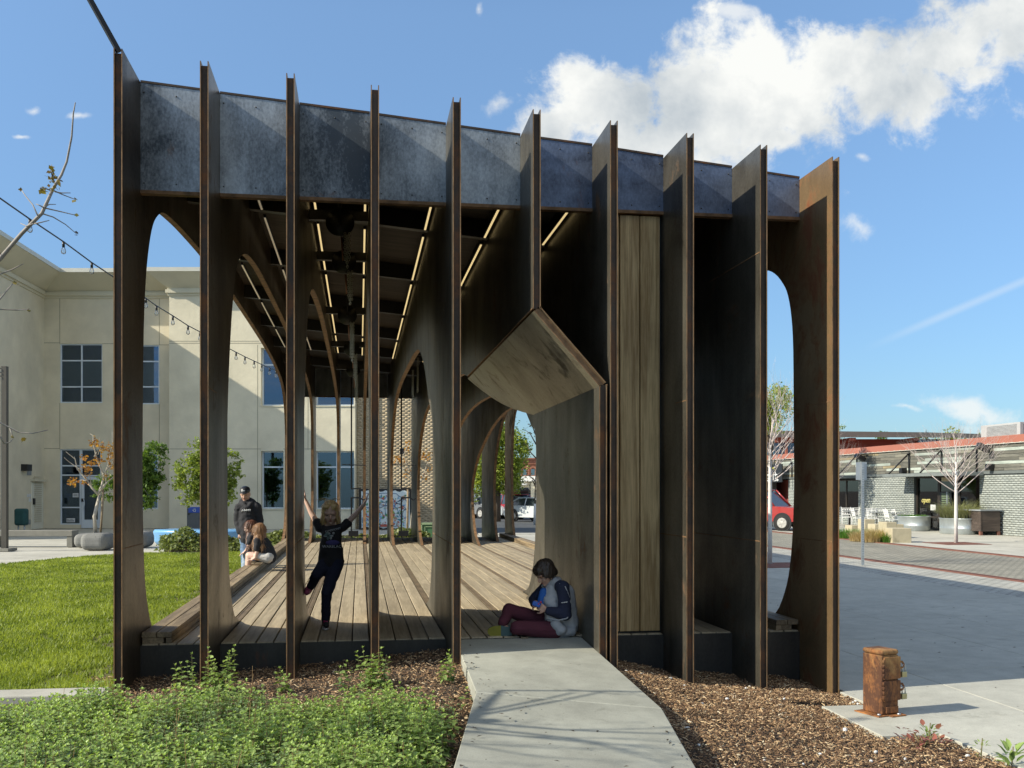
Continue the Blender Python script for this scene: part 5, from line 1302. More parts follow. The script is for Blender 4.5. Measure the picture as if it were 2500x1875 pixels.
n = 46; a = RNG.uniform(0, 6.28, n); rr_ = RNG.uniform(0, .16, n)
v, f, tt = scatter(LT, LF, np.stack([np.cos(a) * rr_, np.sin(a) * rr_ * .8, RNG.uniform(.02, .13, n)], 1), rot_mats(n, a - 1.57 + RNG.normal(0, .5, n), RNG.uniform(-.1, .9, n)), RNG.uniform(.04, .07, n), RNG.uniform(0, 1, n))
np_mesh('leaves', v * np.array([1, 1, 1]), f, RED_LEAF, t_, col=tt, world=False); mb = MB(); [mb.tube([(0, 0, 0), (math.cos(x) * .06, math.sin(x) * .06, .1)], .004, 5) for x in a[:8]]; mb.build('stems', STEM, t_, world=False)
for px, py, lab, nn, sz in ((2268, 1800, 'small green weed in the corner where the paving meets the mulch', 22, .05), (2470, 1862, 'spiky green weed at the bottom right edge of the paving', 20, .09), (2395, 1840, 'low green weed along the edge of the paving', 16, .035)):
    p = gnd(px, py, -.12); t_ = thing('weed', lab, 'weed', (p.x, p.y, -.15), 0, 'weeds along the paving')
    a = RNG.uniform(0, 6.28, nn); v, f, tt = scatter(LT * np.array([.6, 1, 1]), LF, np.stack([np.cos(a) * .03, np.sin(a) * .03, RNG.uniform(.01, .12, nn)], 1), rot_mats(nn, a - 1.57, RNG.uniform(.1, 1.1, nn)), np.full(nn, sz), RNG.uniform(.2, .8, nn))
    np_mesh('leaves', v, f, LEAF, t_, col=tt, world=False); mb = MB(); mb.tube([(0, 0, 0), (.01, 0, .13)], .004, 5); mb.build('stem', STEM, t_, world=False)

# ------------------------------------------------------------------ rusty utility pedestal with two padlocks
p = gnd(2148, 1757, PZ)
bt = gnd(2152, 1748, PZ); 
t = thing('utility_pedestal', 'rusted steel utility pedestal bolted to the concrete', 'bollard', (bt.x + .045, bt.y + .10, PZ), R(17))
mb = MB(); mb.bb((-.085, -.10, .012), (.085, .10, .465)); mb.build('body', RUST, t, world=False, bevel=.008)
mb = MB(); mb.bb((-.089, -.106, .466), (.089, .105, .505)); mb.build('cap', RUST, t, world=False, bevel=.018, seg=3)
mb = MB(); mb.bb((-.14, -.125, 0), (.115, .135, .010)); mb.bb((-.04, -.165, 0), (.105, -.1255, .010)); mb.build('base_plate', RUST, t, world=False, bevel=.003)
mb = MB(); mb.bb((-.074, -.116, .28), (.090, -.101, .452)); mb.bb((.0855, -.1155, .281), (.096, -.02, .451)); mb.build('cover_door', RUST, t, world=False, bevel=.005)
mb = MB(); mb.bb((-.074, -.116, .115), (.090, -.101, .268)); mb.bb((.0855, -.1155, .116), (.096, -.02, .267)); mb.build('cover_door', RUST, t, world=False, bevel=.005)
mb = MB(); mb.bb((-.05, -.112, .02), (.075, -.101, .07)); mb.build('lower_plate', RUST, t, world=False, bevel=.003)
mb = MB(); [mb.tube([(-.080, -.112, z), (-.080, -.112, z + .03)], .009, 8) for z in (.30, .335, .37, .405, .13, .165, .20, .235)]; mb.build('hinges', RUST, t, world=False)
for z in (.375, .205): mb = MB(); mb.tube([(.094, -.10, z - .02), (.128, -.10, z - .012), (.140, -.10, z + .01), (.125, -.10, z + .03), (.094, -.10, z + .034)], .009, 8); mb.build('hasp', RUST, t, world=False)
for sx, sy in ((-.115, -.10), (.04, -.148), (.10, .12)): mb = MB(); mb.lathe((sx, sy, .011), [(.014, 0), (.014, .012), (.006, .014)], 6); mb.build('bolt', GALV, t, world=False)
BRASS = M('brass', (.40, .36, .20), .4, .8, .15, 30)
Rz = Matrix.Rotation(R(17), 4, 'Z')
for z, lab in ((.375, 'small brass padlock hanging from the upper hasp of the pedestal'), (.205, 'small brass padlock hanging from the lower hasp of the pedestal')):
    q_ = t.location + Rz @ V((.140, -.10, z - .045))
    l_ = thing('padlock', lab, 'padlock', q_, R(17), 'padlocks on the pedestal')
    mb = MB(); mb.bb((-.026, -.012, -.045), (.026, .012, 0)); mb.build('body', BRASS, l_, world=False, bevel=.005)
    mb = MB(); mb.tube([(-.016, 0, 0), (-.016, 0, .03), (-.012, 0, .05), (0, 0, .058), (.012, 0, .05), (.016, 0, .03), (.016, 0, 0)], .0045, 8); mb.build('shackle', GALV, l_, world=False)

# ------------------------------------------------------------------ trees
BARK_W = M('white_bark', (.62, .60, .57), .8, 0, .12, 6, 30, .3); BARK_P = M('pale_bark', (.40, .36, .29), .8, 0, .2, 6, 30, .3); BARK_D = M('dark_bark', (.12, .09, .065), .9, 0, .25, 6, 30, .4)
TWIG_PINK = M('pink_twig', (.52, .45, .42), .8, 0, .15, 6)
def grow(mb, p, d, L, r, depth, rg, spread, up, tips, nseg=4, split=(2, 3), mi=0, shrink=.72, n=6):
    pts = [V(p)]; rad = [r]; d = V(d).normalized()
    for k in range(nseg):
        d = (d + V((rg.gauss(0, .09), rg.gauss(0, .09), up * .10))).normalized(); pts.append(pts[-1] + d * (L / nseg)); rad.append(r * (1 - .38 * (k + 1) / nseg))
    mb.tube(pts, rad, max(3, n), mi=mi)
    if depth == 0: tips.append((pts[-1], d)); return
    for k in range(rg.randint(*split)):
        ax = V((rg.gauss(0, 1), rg.gauss(0, 1), rg.gauss(0, .4))); ax = (ax - d * ax.dot(d)).normalized()
        nd = (d + ax * spread * rg.uniform(.6, 1.3)).normalized()
        q = pts[-1] if k == 0 else pts[rg.randint(max(1, nseg - 2), nseg)]
        grow(mb, q, nd, L * shrink * rg.uniform(.8, 1.15), rad[-1] * .78, depth - 1, rg, spread, up, tips, nseg, split, mi, shrink, max(3, n - 1))
def leaf_cloud(pos, size, mat, name, parent, up=.5, world=False):
    n = len(pos); pos = np.array(pos)
    tv = np.array([(0, -.5, 0), (.36, 0, .06), (0, .5, 0), (-.36, 0, .06)]); tf = np.array([(0, 1, 2, 3)])
    M_ = rot_mats(n, RNG.uniform(0, 6.28, n), RNG.normal(.1, .65, n), RNG.normal(0, .65, n))
    v, f, t = scatter(tv, tf, pos, M_, size * RNG.uniform(.6, 1.3, n), np.clip(RNG.normal(.5, .28, n), 0, 1))
    return np_mesh(name, v, f, mat, parent, col=t, world=world)
def lobed(n, lobes, rg=RNG, shell=.55, clump=None):
    """points in the volume of several lobes, gathered in sprays"""
    out = []; w = np.array([l[3] * l[4] * l[5] for l in lobes]); w = w / w.sum()
    nsp = max(20, n // 14)
    c = []
    while len(c) < nsp:
        l = lobes[rg.choice(len(lobes), p=w)]; d = rg.normal(0, 1, 3); d /= np.linalg.norm(d); r_ = rg.uniform(shell ** 2.2, 1.08) ** (1 / 2.2)
        q = np.array(l[:3]) + d * r_ * np.array(l[3:6]); 
        if mnoise.noise(V(q * 2.3)) < -.28: continue
        c.append((q, l))
    for q, l in c:
        s = (clump or .16) * min(l[3:6]); k = 14
        out.append(q + rg.normal(0, 1, (k, 3)) * np.array([s, s, s * .7]))
    return np.concatenate(out)
CROWN_L = leafmat('crown_light', (.11, .165, .03), (.33, .40, .085), .35, .45); CROWN_M = leafmat('crown_mid', (.055, .11, .022), (.19, .29, .06), .35, .45)
CROWN_F = leafmat('crown_fresh', (.15, .21, .035), (.42, .48, .10), .4, .5); AUTUMN = leafmat('autumn_leaf', (.30, .11, .025), (.52, .30, .06), .35, .5)
# two leafy trees in front of the cream building
def leafy(name, label, base, lobes, n, size, mat, trunk_r=.05, group=None, cl=.16, bark=BARK_P, cat='tree', limbs=7):
    t = thing(name, label, cat, base, 0, group)
    leaf_cloud(lobed(n, lobes, clump=cl), size, mat, 'crown', t)
    top = max(l[2] for l in lobes); mb = MB(); mb.tube([(0, 0, -.1), (.02, 0, top * .4), (0, .02, top * .8)], [trunk_r, trunk_r * .8, trunk_r * .45], 8)
    for k in range(limbs):
        l = lobes[k % len(lobes)]; z0 = top * (.35 + .4 * (k / max(1, limbs))); e = V(l[:3]) + V((RNG.normal(0, .4) * l[3], RNG.normal(0, .4) * l[4], RNG.normal(.2, .3) * l[5]))
        mb.tube([(0, 0, z0), (V((0, 0, z0)) + e) * .5 + V((0, 0, .05 * top)), e], [trunk_r * .5, trunk_r * .3, trunk_r * .1], 5)
    mb.build('trunk', bark, t, world=False); return t
dT = 33.0; kT = dT / 2500
def tb(px, d=dT): p = P3(px, 1300, d); return (p.x, p.y, 0)
def lob(px, py, rx, rz, bpx, d=dT, ry=None): k = d / 2500; return ((px - bpx) * k, RNG.normal(0, .1), EYE + (HY - py) * k, rx * k, (ry or rx) * k * .8, rz * k)
leafy('small_leafy_tree', 'small bright green tree in the stone planter, seen either side of the first fin', tb(338), [lob(370, 1110, 34, 34, 338), lob(362, 1165, 34, 40, 338), lob(340, 1150, 45, 55, 338), lob(265, 1190, 34, 34, 338), lob(352, 1215, 34, 34, 338)], 6500, .10, CROWN_M)
leafy('small_leafy_tree', 'yellow green bushy tree behind the blue bench, seen either side of the second fin', tb(508), [lob(490, 1110, 36, 40, 508), lob(470, 1150, 42, 42, 508), lob(520, 1150, 55, 62, 508), lob(560, 1145, 30, 48, 508), lob(465, 1195, 40, 40, 508), lob(520, 1205, 50, 34, 508)], 8500, .10, CROWN_L)
# young staked tree with orange leaves in the nearest stone planter
p = P3(236, 1318, 27.5); t = thing('young_tree', 'young bare tree with orange new leaves in a stone planter left of the pavilion', 'tree', (p.x, p.y, 0))
k = 27.5 / 2500
def q3(px, py, dy=0): return V(((px - 236) * k, dy, EYE + (HY - py) * k))
mb = MB()
limbs = [([(234, 1315), (236, 1260), (239, 1207)], .055, .04), ([(239, 1207), (225, 1190), (212, 1172), (196, 1145), (180, 1120), (170, 1104)], .035, .01), ([(212, 1174), (195, 1172), (178, 1182)], .018, .008), ([(196, 1145), (182, 1138), (168, 1126), (164, 1118)], .016, .007), ([(239, 1207), (247, 1185), (250, 1160), (238, 1135), (230, 1115), (231, 1085), (222, 1062), (215, 1058)], .035, .007), ([(230, 1115), (240, 1090), (243, 1063)], .014, .006), ([(239, 1207), (252, 1180), (256, 1150), (262, 1120), (268, 1085), (267, 1052)], .03, .006), ([(256, 1150), (270, 1130), (280, 1118)], .016, .006), ([(190, 1136), (187, 1115)], .01, .006), ([(225, 1190), (224, 1160), (219, 1150), (208, 1140)], .012, .005), ([(250, 1160), (262, 1150), (275, 1132)], .012, .005), ([(243, 1200), (262, 1180), (290, 1150), (300, 1120)], .02, .006), ([(239, 1110), (250, 1085), (256, 1070)], .012, .005)]
for pts_, r0, r1 in limbs:
    pts3 = [q3(x, y, .25 * math.sin(i + x)) if i else q3(x, y) for i, (x, y) in enumerate(pts_)]; mb.tube(pts3, [r0 + (r1 - r0) * i / (len(pts3) - 1) for i in range(len(pts3))], 6)
mb.build('trunk', BARK_P, t, world=False)
lp = []
for px, py, n_, s_ in ((232, 1085, 30, 7), (240, 1080, 24, 8), (262, 1098, 30, 9), (268, 1110, 26, 8), (226, 1132, 40, 6), (240, 1122, 26, 7), (214, 1145, 34, 7), (207, 1119, 20, 4), (180, 1178, 34, 5), (184, 1172, 20, 5), (270, 1130, 22, 8), (260, 1165, 16, 6), (208, 1180, 10, 4), (250, 1095, 22, 9), (290, 1140, 40, 10), (215, 1158, 12, 4), (272, 1088, 18, 6)):
    for _ in range(n_): lp.append(q3(px + RNG.normal(0, s_), py + RNG.normal(0, s_ * .8), RNG.normal(0, .15)))
leaf_cloud([tuple(x) for x in lp], .085, AUTUMN, 'leaves', t)
mb = MB(); mb.tube([q3(244, 1318), q3(248, 1260), q3(251, 1195)], [.03, .03, .03], 8); mb.build('stake', DECK_OLD, t, world=False)
p = P3(1000, 1325, 31.5); t = thing('young_tree', 'thin young tree with yellow leaves and stake in front of the brick wall', 'tree', (p.x, p.y, -.05)); k = 31.5 / 2500
def q4(px, py, dy=0): return V(((px - 1000) * k, dy, EYE + (HY - py) * k + .05))
mb = MB()
for pts_ in ([(1000, 1325), (1003, 1270), (1008, 1225), (1015, 1190)], [(1015, 1190), (1030, 1170), (1045, 1130), (1055, 1110)], [(1010, 1215), (1030, 1205), (1048, 1190)], [(1015, 1190), (1005, 1160), (992, 1130), (985, 1110), (998, 1080)], [(1005, 1160), (985, 1150), (970, 1130), (968, 1110)], [(1015, 1190), (1020, 1150), (1020, 1110), (1030, 1090)]): mb.tube([q4(x, y, .2 * math.sin(x)) for x, y in pts_], [.03 - .024 * i / (len(pts_) - 1) for i in range(len(pts_))], 5)
mb.build('trunk', BARK_P, t, world=False); lp = []
for px, py, n_ in ((971, 1118, 26), (999, 1082, 26), (1035, 1118, 34), (1042, 1108, 20), (985, 1128, 18), (1000, 1155, 20), (1050, 1150, 16), (1035, 1168, 14), (990, 1160, 14), (998, 1100, 16)):
    for _ in range(n_): lp.append(tuple(q4(px + RNG.normal(0, 6), py + RNG.normal(0, 5), RNG.normal(0, .1))))
leaf_cloud(lp, .09, AUTUMN, 'leaves', t); mb = MB(); mb.tube([q4(994, 1325), q4(996, 1190)], .035, 8); mb.build('stake', DECK_OLD, t, world=False)
# bare white trees along the street
def bare(label, base, H, seed, spread, tr=.05, fork=.45, depth=5, lean=0):
    rg = random.Random(seed); t = thing('bare_tree', label, 'tree', base, 0, 'bare white trunked street trees'); mb = MB(); tips = []
    mb.tube([(0, 0, -.05), (0, 0, H * fork * .6), (lean * .02, 0, H * fork), (lean * .03, 0, H * .66)], [tr, tr * .9, tr * .8, tr * .45], 8); mb.build('trunk', BARK_W, t, world=False)
    mb = MB()
    for k in range(20):
        a = k * 2.4 + rg.uniform(-.3, .3); z = H * (fork + .24 * k / 20); e = .55 + .6 * k / 20
        grow(mb, (0, 0, z), (math.cos(a) * spread, math.sin(a) * spread, e), H * .20 * (1.15 - .45 * k / 20), tr * .27, 3, rg, .36, .60, tips, 4, (2, 3), 0, .82, 4)
    grow(mb, (lean * .03, 0, H * .66), (0, 0, 1), H * .14, tr * .42, 3, rg, .30, .6, tips, 4, (2, 3), 0, .8, 5)
    mb.build('branches', TWIG_PINK, t, world=False); return t
p = gnd(2334, 1326, PZ); bare('bare white trunked tree in a rusty grate in front of the shop door', (p.x, p.y, PZ), 4.0, 3, .9, .062, .40)
p = gnd(1880, 1378, PZ); bare('bare white trunked tree standing on the plaza beside the red truck', (p.x, p.y, PZ), 4.2, 8, .8, .055, .45)
p = P3(2020, 1300, 44); bare('bare tree mostly hidden behind the last fin, twigs in front of the shop window', (p.x, p.y, PZ), 3.6, 12, 1.0, .05, .5)
for px, py, lab in ((2334, 1327, 'rusty square tree grate round the tree by the shop door'), (1893, 1380, 'rusty square tree grate round the tree beside the last fin')):
    p = gnd(px, py, PZ); t = thing('tree_grate', lab, 'tree grate', (p.x, p.y, PZ), 0, 'tree grates along the street')
    mb = MB(); [mb.bb((-.75, -.75 + k * .15, .003), (.75, -.75 + k * .15 + .11, .012)) for k in range(10)]; mb.build('grate_bars', RUST_DRAIN, t, world=False); mb = MB(); mb.bb((-.78, -.78, -.05), (.78, .78, .002)); mb.build('grate_frame', RUST_DRAIN, t, world=False)
# trees behind roofs and street
def far_tree(label, px, d, lobes, n, size, mat, group='trees behind the buildings', tr=.14, zb=-.3):
    b = P3(px, 1195, d); k = d / 2500
    L = [((x - px) * k, RNG.normal(0, .4), EYE + (HY - y) * k - zb, rx * k, rx * k, ry * k) for x, y, rx, ry in lobes]
    return leafy('leafy_tree', label, (b.x, b.y, zb), L, int(n * 2.2), size * .62, mat, tr, group, .20, BARK_D)
far_tree('tall yellow green tree behind the bare tree right of the ninth fin', 1880, 48, [(1885, 980, 40, 34), (1905, 1000, 34, 26), (1915, 965, 25, 20), (1880, 1035, 30, 26), (1850, 1000, 40, 50), (1900, 955, 20, 18)], 2600, .16, CROWN_F)
far_tree('tree top just right of the last fin above the red house roof', 2055, 78, [(2052, 1050, 16, 14), (2030, 1070, 30, 30)], 500, .2, CROWN_F)
far_tree('small tree top above the red roof, left of the others', 2154, 78, [(2154, 1056, 11, 9), (2150, 1075, 16, 14)], 420, .18, CROWN_M)
far_tree('pointed tree top above the roof right of the centre', 2262, 80, [(2264, 1055, 7, 10), (2254, 1066, 24, 8)], 420, .18, CROWN_M)
far_tree('broad bright tree top above the red roof edge', 2320, 80, [(2330, 1056, 22, 14), (2300, 1064, 18, 9), (2345, 1064, 12, 8), (2322, 1080, 40, 20)], 1100, .2, CROWN_F)
far_tree('low tree top beside the rooftop unit', 2397, 82, [(2395, 1062, 16, 7), (2395, 1075, 20, 10)], 420, .18, CROWN_F)
far_tree('large fresh green street tree behind the parked cars', 1215, 62, [(1215, 1040, 40, 50), (1190, 1090, 42, 60), (1245, 1100, 40, 50), (1180, 1150, 36, 50), (1225, 1150, 46, 45), (1262, 1080, 26, 30), (1160, 1190, 26, 34), (1240, 1180, 34, 30), (1215, 985, 26, 32), (1280, 1095, 14, 16)], 9500, .24, CROWN_F, tr=.2, zb=-.5)
p = gnd(1305, 1281, -.2); t = thing('thin_street_tree', 'thin dark leaved young tree with white painted trunk at the kerb', 'tree', (p.x, p.y, -.2)); d_ = p.xy.length; d_ = 48.0; p = P3(1305, 1195, d_); t.location = (p.x, p.y, -.25); k = d_ / 2500
def q5(px, py): return V(((px - 1305) * k, 0, EYE + (HY - py) * k + .25))
mb = MB(); mb.tube([q5(1305, 1282), q5(1306, 1230)], [.06, .055], 8); mb.build('painted_trunk', WHITE, t, world=False)
mb = MB(); lp = []
for pts_ in ([(1306, 1230), (1307, 1180), (1310, 1120), (1309, 1080), (1305, 1040)], [(1308, 1175), (1290, 1160), (1280, 1165)], [(1310, 1130), (1322, 1110)], [(1309, 1200), (1320, 1180), (1328, 1170)], [(1309, 1085), (1295, 1060), (1282, 1050)], [(1307, 1060), (1300, 1040), (1288, 1035)], [(1310, 1120), (1296, 1105), (1285, 1085)], [(1308, 1190), (1300, 1172), (1292, 1178)]):
    mb.tube([q5(*x) for x in pts_], [.035 - .025 * i / (len(pts_) - 1) for i in range(len(pts_))], 5)
    for x in pts_[1:]:
        for _ in range(7): lp.append(tuple(q5(x[0] + RNG.normal(0, 5), x[1] + RNG.normal(0, 5)) + V((0, RNG.normal(0, .2), 0))))
mb.build('branches', BARK_D, t, world=False); leaf_cloud(lp, .11, leafmat('dark_leaf', (.03, .035, .02), (.07, .08, .04), .2), 'leaves', t)
# hedges
def hedge(label, x0, x1, y, h, n, dep=.9):
    t = thing('hedge', label, 'hedge', ((x0 + x1) / 2, y, 0), 0, 'low hedges round the lawn'); w = (x1 - x0) / 2
    P_ = np.stack([RNG.uniform(-w, w, n), RNG.normal(0, dep * .33, n), RNG.uniform(0, 1, n) ** .6], 1)
    P_[:, 2] *= h * np.array([.75 + .45 * mnoise.noise(V(((x0 + q) * 1.6, y, 0))) for q in P_[:, 0]]) * np.clip(1.15 - np.abs(P_[:, 1]) / dep, .3, 1)
    leaf_cloud(P_, .085, HEDGE, 'foliage', t)
    mb = MB(); mb.box((0, 0, h * .25), (2 * w * .96, dep * .55, h * .5), taper=.7); mb.build('twigs', BARK_D, t, world=False)
HEDGE = leafmat('hedge_leaf', (.085, .12, .035), (.28, .32, .12), .3, .5)
# dark leaf litter and grit on the paving and walkway
mb = MB(); rg = random.Random(21)
for k in range(150):
    if k < 60: x, y, z = rg.uniform(4.3, 9), rg.uniform(5.5, 15), PZ + .003
    else:
        y = rg.uniform(5.4, 8.8); x = rg.choice([walk_x(min(y, 7)) + abs(rg.gauss(0, .10)) + .02, 1.9 - abs(rg.gauss(0, .10)), rg.uniform(.9, 1.8)]); z = .12 + (y - 5.43) * .05 if y < 7 else .20 + (y - 7.04) * .043
        z += .006 if x < 1.2 else -.012
        if not inside(walk_poly, x, y): continue
        z = z - max(0, (x - .9)) * .055
    s = rg.uniform(.008, .028); a = rg.uniform(0, 6.28); c_, s_ = math.cos(a) * s, math.sin(a) * s
    mb.add([(x - c_, y - s_, z), (x + s_ * .35, y - c_ * .35, z + .004), (x + c_, y + s_, z + .002), (x - s_ * .35, y + c_ * .35, z + .005)], [(0, 1, 2, 3)])
mb.build('leaf_litter', SOIL, kind='stuff')
hedge('low clipped green hedge behind the lawn, in front of the blue bench', -5.0, -1.95, 27.1, .62, 7000)
hedge('low green hedge beyond the far end of the timber deck', -1.8, 2.0, 29.4, .55, 6500)
sheet('hedge_edging', [(-6.2, 26.52), (-1.95, 26.45), (-1.95, 26.6), (-6.2, 26.66)], .03, CONC_L)
# near bare tree at the left edge: its tips reach into the picture, its shade falls on the walkway
t = thing('near_bare_tree', 'grey budding branches of a bare tree reaching in at the left edge', 'tree', (-3.05, 5.6, 0)); TW = M('grey_twig', (.27, .245, .215), .75, 0, .2, 12, 60, .3); BUD = leafmat('bud', (.10, .05, .02), (.30, .26, .06), .2)
mb = MB(); mb.tube([(-3.05, 5.6, -.1), (-3.0, 5.62, .9), (-2.98, 5.65, 1.9), (-2.95, 5.7, 2.6)], [.075, .065, .055, .045], 8)
D0 = 6.0
def n_(pts_, r0, r1, d=D0): mb.tube([P3(x, y, d + .1 * math.sin(x * .05)) for x, y in pts_], [r0 + (r1 - r0) * i / (len(pts_) - 1) for i in range(len(pts_))], 6)
n_([(-250, 800), (-120, 740), (0, 632), (53, 570), (102, 521), (130, 460), (150, 427), (163, 395), (175, 334), (179, 277), (184, 250)], .0150, .0030)
mb.tube([(-2.95, 5.7, 2.5), tuple(P3(-250, 800, D0))], [.035, .015], 6)
for q in ([(102, 521), (130, 530), (160, 548), (187, 571)], [(110, 508), (150, 517), (187, 526)], [(92, 526), (80, 500), (62, 478), (50, 460)], [(128, 464), (155, 476), (184, 487)], [(134, 468), (150, 471), (172, 471)], [(122, 464), (110, 460), (98, 458)], [(80, 547), (100, 543), (120, 538)], [(82, 546), (65, 552), (50, 545)], [(107, 507), (98, 502), (88, 498)], [(107, 507), (120, 499), (136, 499)], [(133, 445), (126, 425), (126, 402)], [(140, 440), (146, 446), (148, 450)]): n_(q, .0042, .0022)
for q in ([(-120, 690), (0, 669), (30, 658), (57, 644)], [(-110, 760), (-5, 737), (20, 705), (36, 687)], [(-100, 770), (0, 755), (40, 757), (71, 755)], [(-120, 1000), (0, 1032), (47, 1056), (80, 1058), (117, 1050)], [(-60, 1010), (3, 1070), (10, 1083), (24, 1080), (32, 1071)], [(24, 1044), (30, 1062), (33, 1070)], [(-100, 640), (-30, 610), (6, 620)]): n_(q, .0055, .0026)
mb.tube([(-2.98, 5.66, 2.0), tuple(P3(-120, 1000, D0))], [.02, .01], 6); mb.tube([(-2.96, 5.7, 2.4), tuple(P3(-120, 690, D0))], [.02, .01], 6); mb.tube([(-2.96, 5.7, 2.35), tuple(P3(-105, 765, D0))], [.02, .01], 6)
rg = random.Random(4); tips = []
for k in range(9):
    a = 2.2 + k * .42; grow(mb, (-2.97, 5.66, 1.5 + .13 * k), (math.cos(a), math.sin(a), .75), .62, .018, 3, rg, .42, .3, tips, 4, (2, 3), 0, .78, 5)
mb.build('branches', TW, t)
bp = []
for px, py, n__, s in ((125, 418, 14, 6), (130, 435, 10, 7), (128, 452, 10, 7), (108, 461, 10, 5), (140, 446, 6, 6), (50, 462, 3, 2), (186, 571, 3, 2), (187, 526, 3, 2), (183, 487, 3, 2), (58, 1072, 4, 3), (33, 1065, 4, 3), (70, 756, 3, 2), (36, 690, 3, 2)):
    for _ in range(n__): bp.append(tuple(P3(px + RNG.normal(0, s), py + RNG.normal(0, s), D0 + RNG.normal(0, .02))))
for q, d in tips:
    for _ in range(3): bp.append(tuple(q + V((RNG.normal(0, .03), RNG.normal(0, .03), RNG.normal(0, .03)))))
leaf_cloud(bp, .032, BUD, 'buds', t, world=True)['kind'] = 'stuff'

# ------------------------------------------------------------------ courtyard furniture
p = P3(90, 1332, 28.6); t = thing('concrete_bench', 'long low concrete bench on the pale paving beside the lamp post', 'bench', (p.x, p.y, 0), -YAW); k = 28.6 / 2500
mb = MB(); mb.bb(((-60 - 90) * k, -.22, .30), ((184 - 90) * k, .22, .46)); mb.build('seat', CONC_D, t, world=False, bevel=.01)
mb = MB(); mb.bb(((170 - 90) * k, -.2, 0), ((184 - 90) * k, .2, .299)); mb.build('leg', CONC_D, t, world=False, bevel=.01)
mb = MB(); mb.bb(((-6 - 90) * k, -.2, 0), ((2 - 90) * k, .2, .299)); mb.build('leg', CONC_D, t, world=False, bevel=.01)
def rock(label, px0, px1, py0, py1, d, grp='rounded stone planters'):
    k = d / 2500; c = P3((px0 + px1) / 2, py1, d); t = thing('stone_planter', label, 'planter', (c.x, c.y, 0), -YAW, grp); w = (px1 - px0) * k; h = EYE + (HY - py0) * k
    mb = MB(); mb.bb((-w / 2, -.42, 0), (w / 2, .42, h)); mb.build('stone', STONE, t, world=False, bevel=min(.17, h * .4), seg=5); return t
rock('rounded grey stone planter block nearest the bench, front of the pair', 208, 272, 1301, 1338, 27.2)
rock('rounded grey stone planter block behind the front one, under the staked tree', 192, 245, 1302, 1334, 28.4)
rock('rounded grey stone block just right of the first fin', 318, 368, 1297, 1331, 28.4)
# blue bench
BLUE = M('blue_gloss', (.16, .38, .66), .25, 0, .06, 2, 30, .02, coat=.3); p = P3(500, 1322, 29.5); k = 29.5 / 2500
t = thing('blue_bench', 'curved glossy light blue bench with flared sides', 'bench', (p.x, p.y, 0), -YAW)
prof = [(-.40, .0), (-.52, .10), (-.58, .40), (-.52, .46), (.40, .46), (.46, .38), (.38, .0)]
n_s = 26; vs = []
for i in range(n_s + 1):
    a = -.55 + 1.1 * i / n_s; Rr = 3.2
    for o, z in prof: vs.append((math.sin(a) * (Rr - o) * .72, Rr - math.cos(a) * (Rr - o) * 1.0 - .2, z))
m_ = len(prof); mb = MB(); mb.add(vs, [(i * m_ + j, (i + 1) * m_ + j, (i + 1) * m_ + (j + 1) % m_, i * m_ + (j + 1) % m_) for i in range(n_s) for j in range(m_)] + [list(range(m_)), [n_s * m_ + j for j in reversed(range(m_))]]); mb.build('seat', BLUE, t, world=False, bevel=.03)
# recycling bin
p = P3(490, 1291, 39.5); t = thing('recycling_bin', 'grey recycling bin with a blue lid panel against the cream wall', 'bin', (p.x, p.y, 0), -YAW); k = 39.5 / 2500; GREYB = M('bin_grey', (.10, .105, .11), .5, 0, .1); BLU2 = M('bin_blue', (.03, .08, .40), .4, 0, .1)
mb = MB(); mb.bb((-34 * k, 0, .05), (34 * k, .6, .88)); mb.build('body', GREYB, t, world=False, bevel=.02); mb = MB(); mb.bb((-30 * k, -.02, .70), (30 * k, .5, .92)); mb.build('lid_panel', BLU2, t, world=False, bevel=.02); mb = MB(); mb.bb((-34 * k, -.1, 0), (34 * k, .5, .05)); mb.build('base', SIGNW, t, world=False)
mb = MB()
for q in range(3):
    a = q * 2.094; c_, s_ = math.cos(a), math.sin(a); mb.add([(-15 * k + .075 * (c_ * x - s_ * z), -.025, .80 + .075 * (s_ * x + c_ * z)) for x, z in ((-.5, .75), (.25, .75), (.25, 1.0), (.75, .55), (.25, .2), (.25, .45), (-.5, .45))], [(0, 1, 2, 3, 4, 5, 6)])
mb.build('recycling_symbol', SIGNW, t, world=False)
mb = MB(); mb.bb((-31 * k, -.03, .63), (-27 * k, -.001, .68)); mb.build('latch', BLACK, t, world=False)
# teal covered bag and its post
p = P3(46, 1300, 37.5); t = thing('covered_equipment', 'dark teal canvas cover over equipment beside the brick pier', 'cover', (p.x, p.y, 0), -YAW); k = 37.5 / 2500
mb = MB(); mb.bb((-13 * k, 0, .28), (15 * k, .35, .90)); o_ = mb.build('canvas_cover', M('teal_canvas', (.018, .075, .075), .8, 0, .2, 4, 12, .8), t, world=False, bevel=.08, seg=3); mb = MB(); [mb.tube([(x * k, .15, 0), (x * k, .15, .3)], .03, 6) for x in (-6, 9)]; mb.build('legs', GALV, t, world=False)
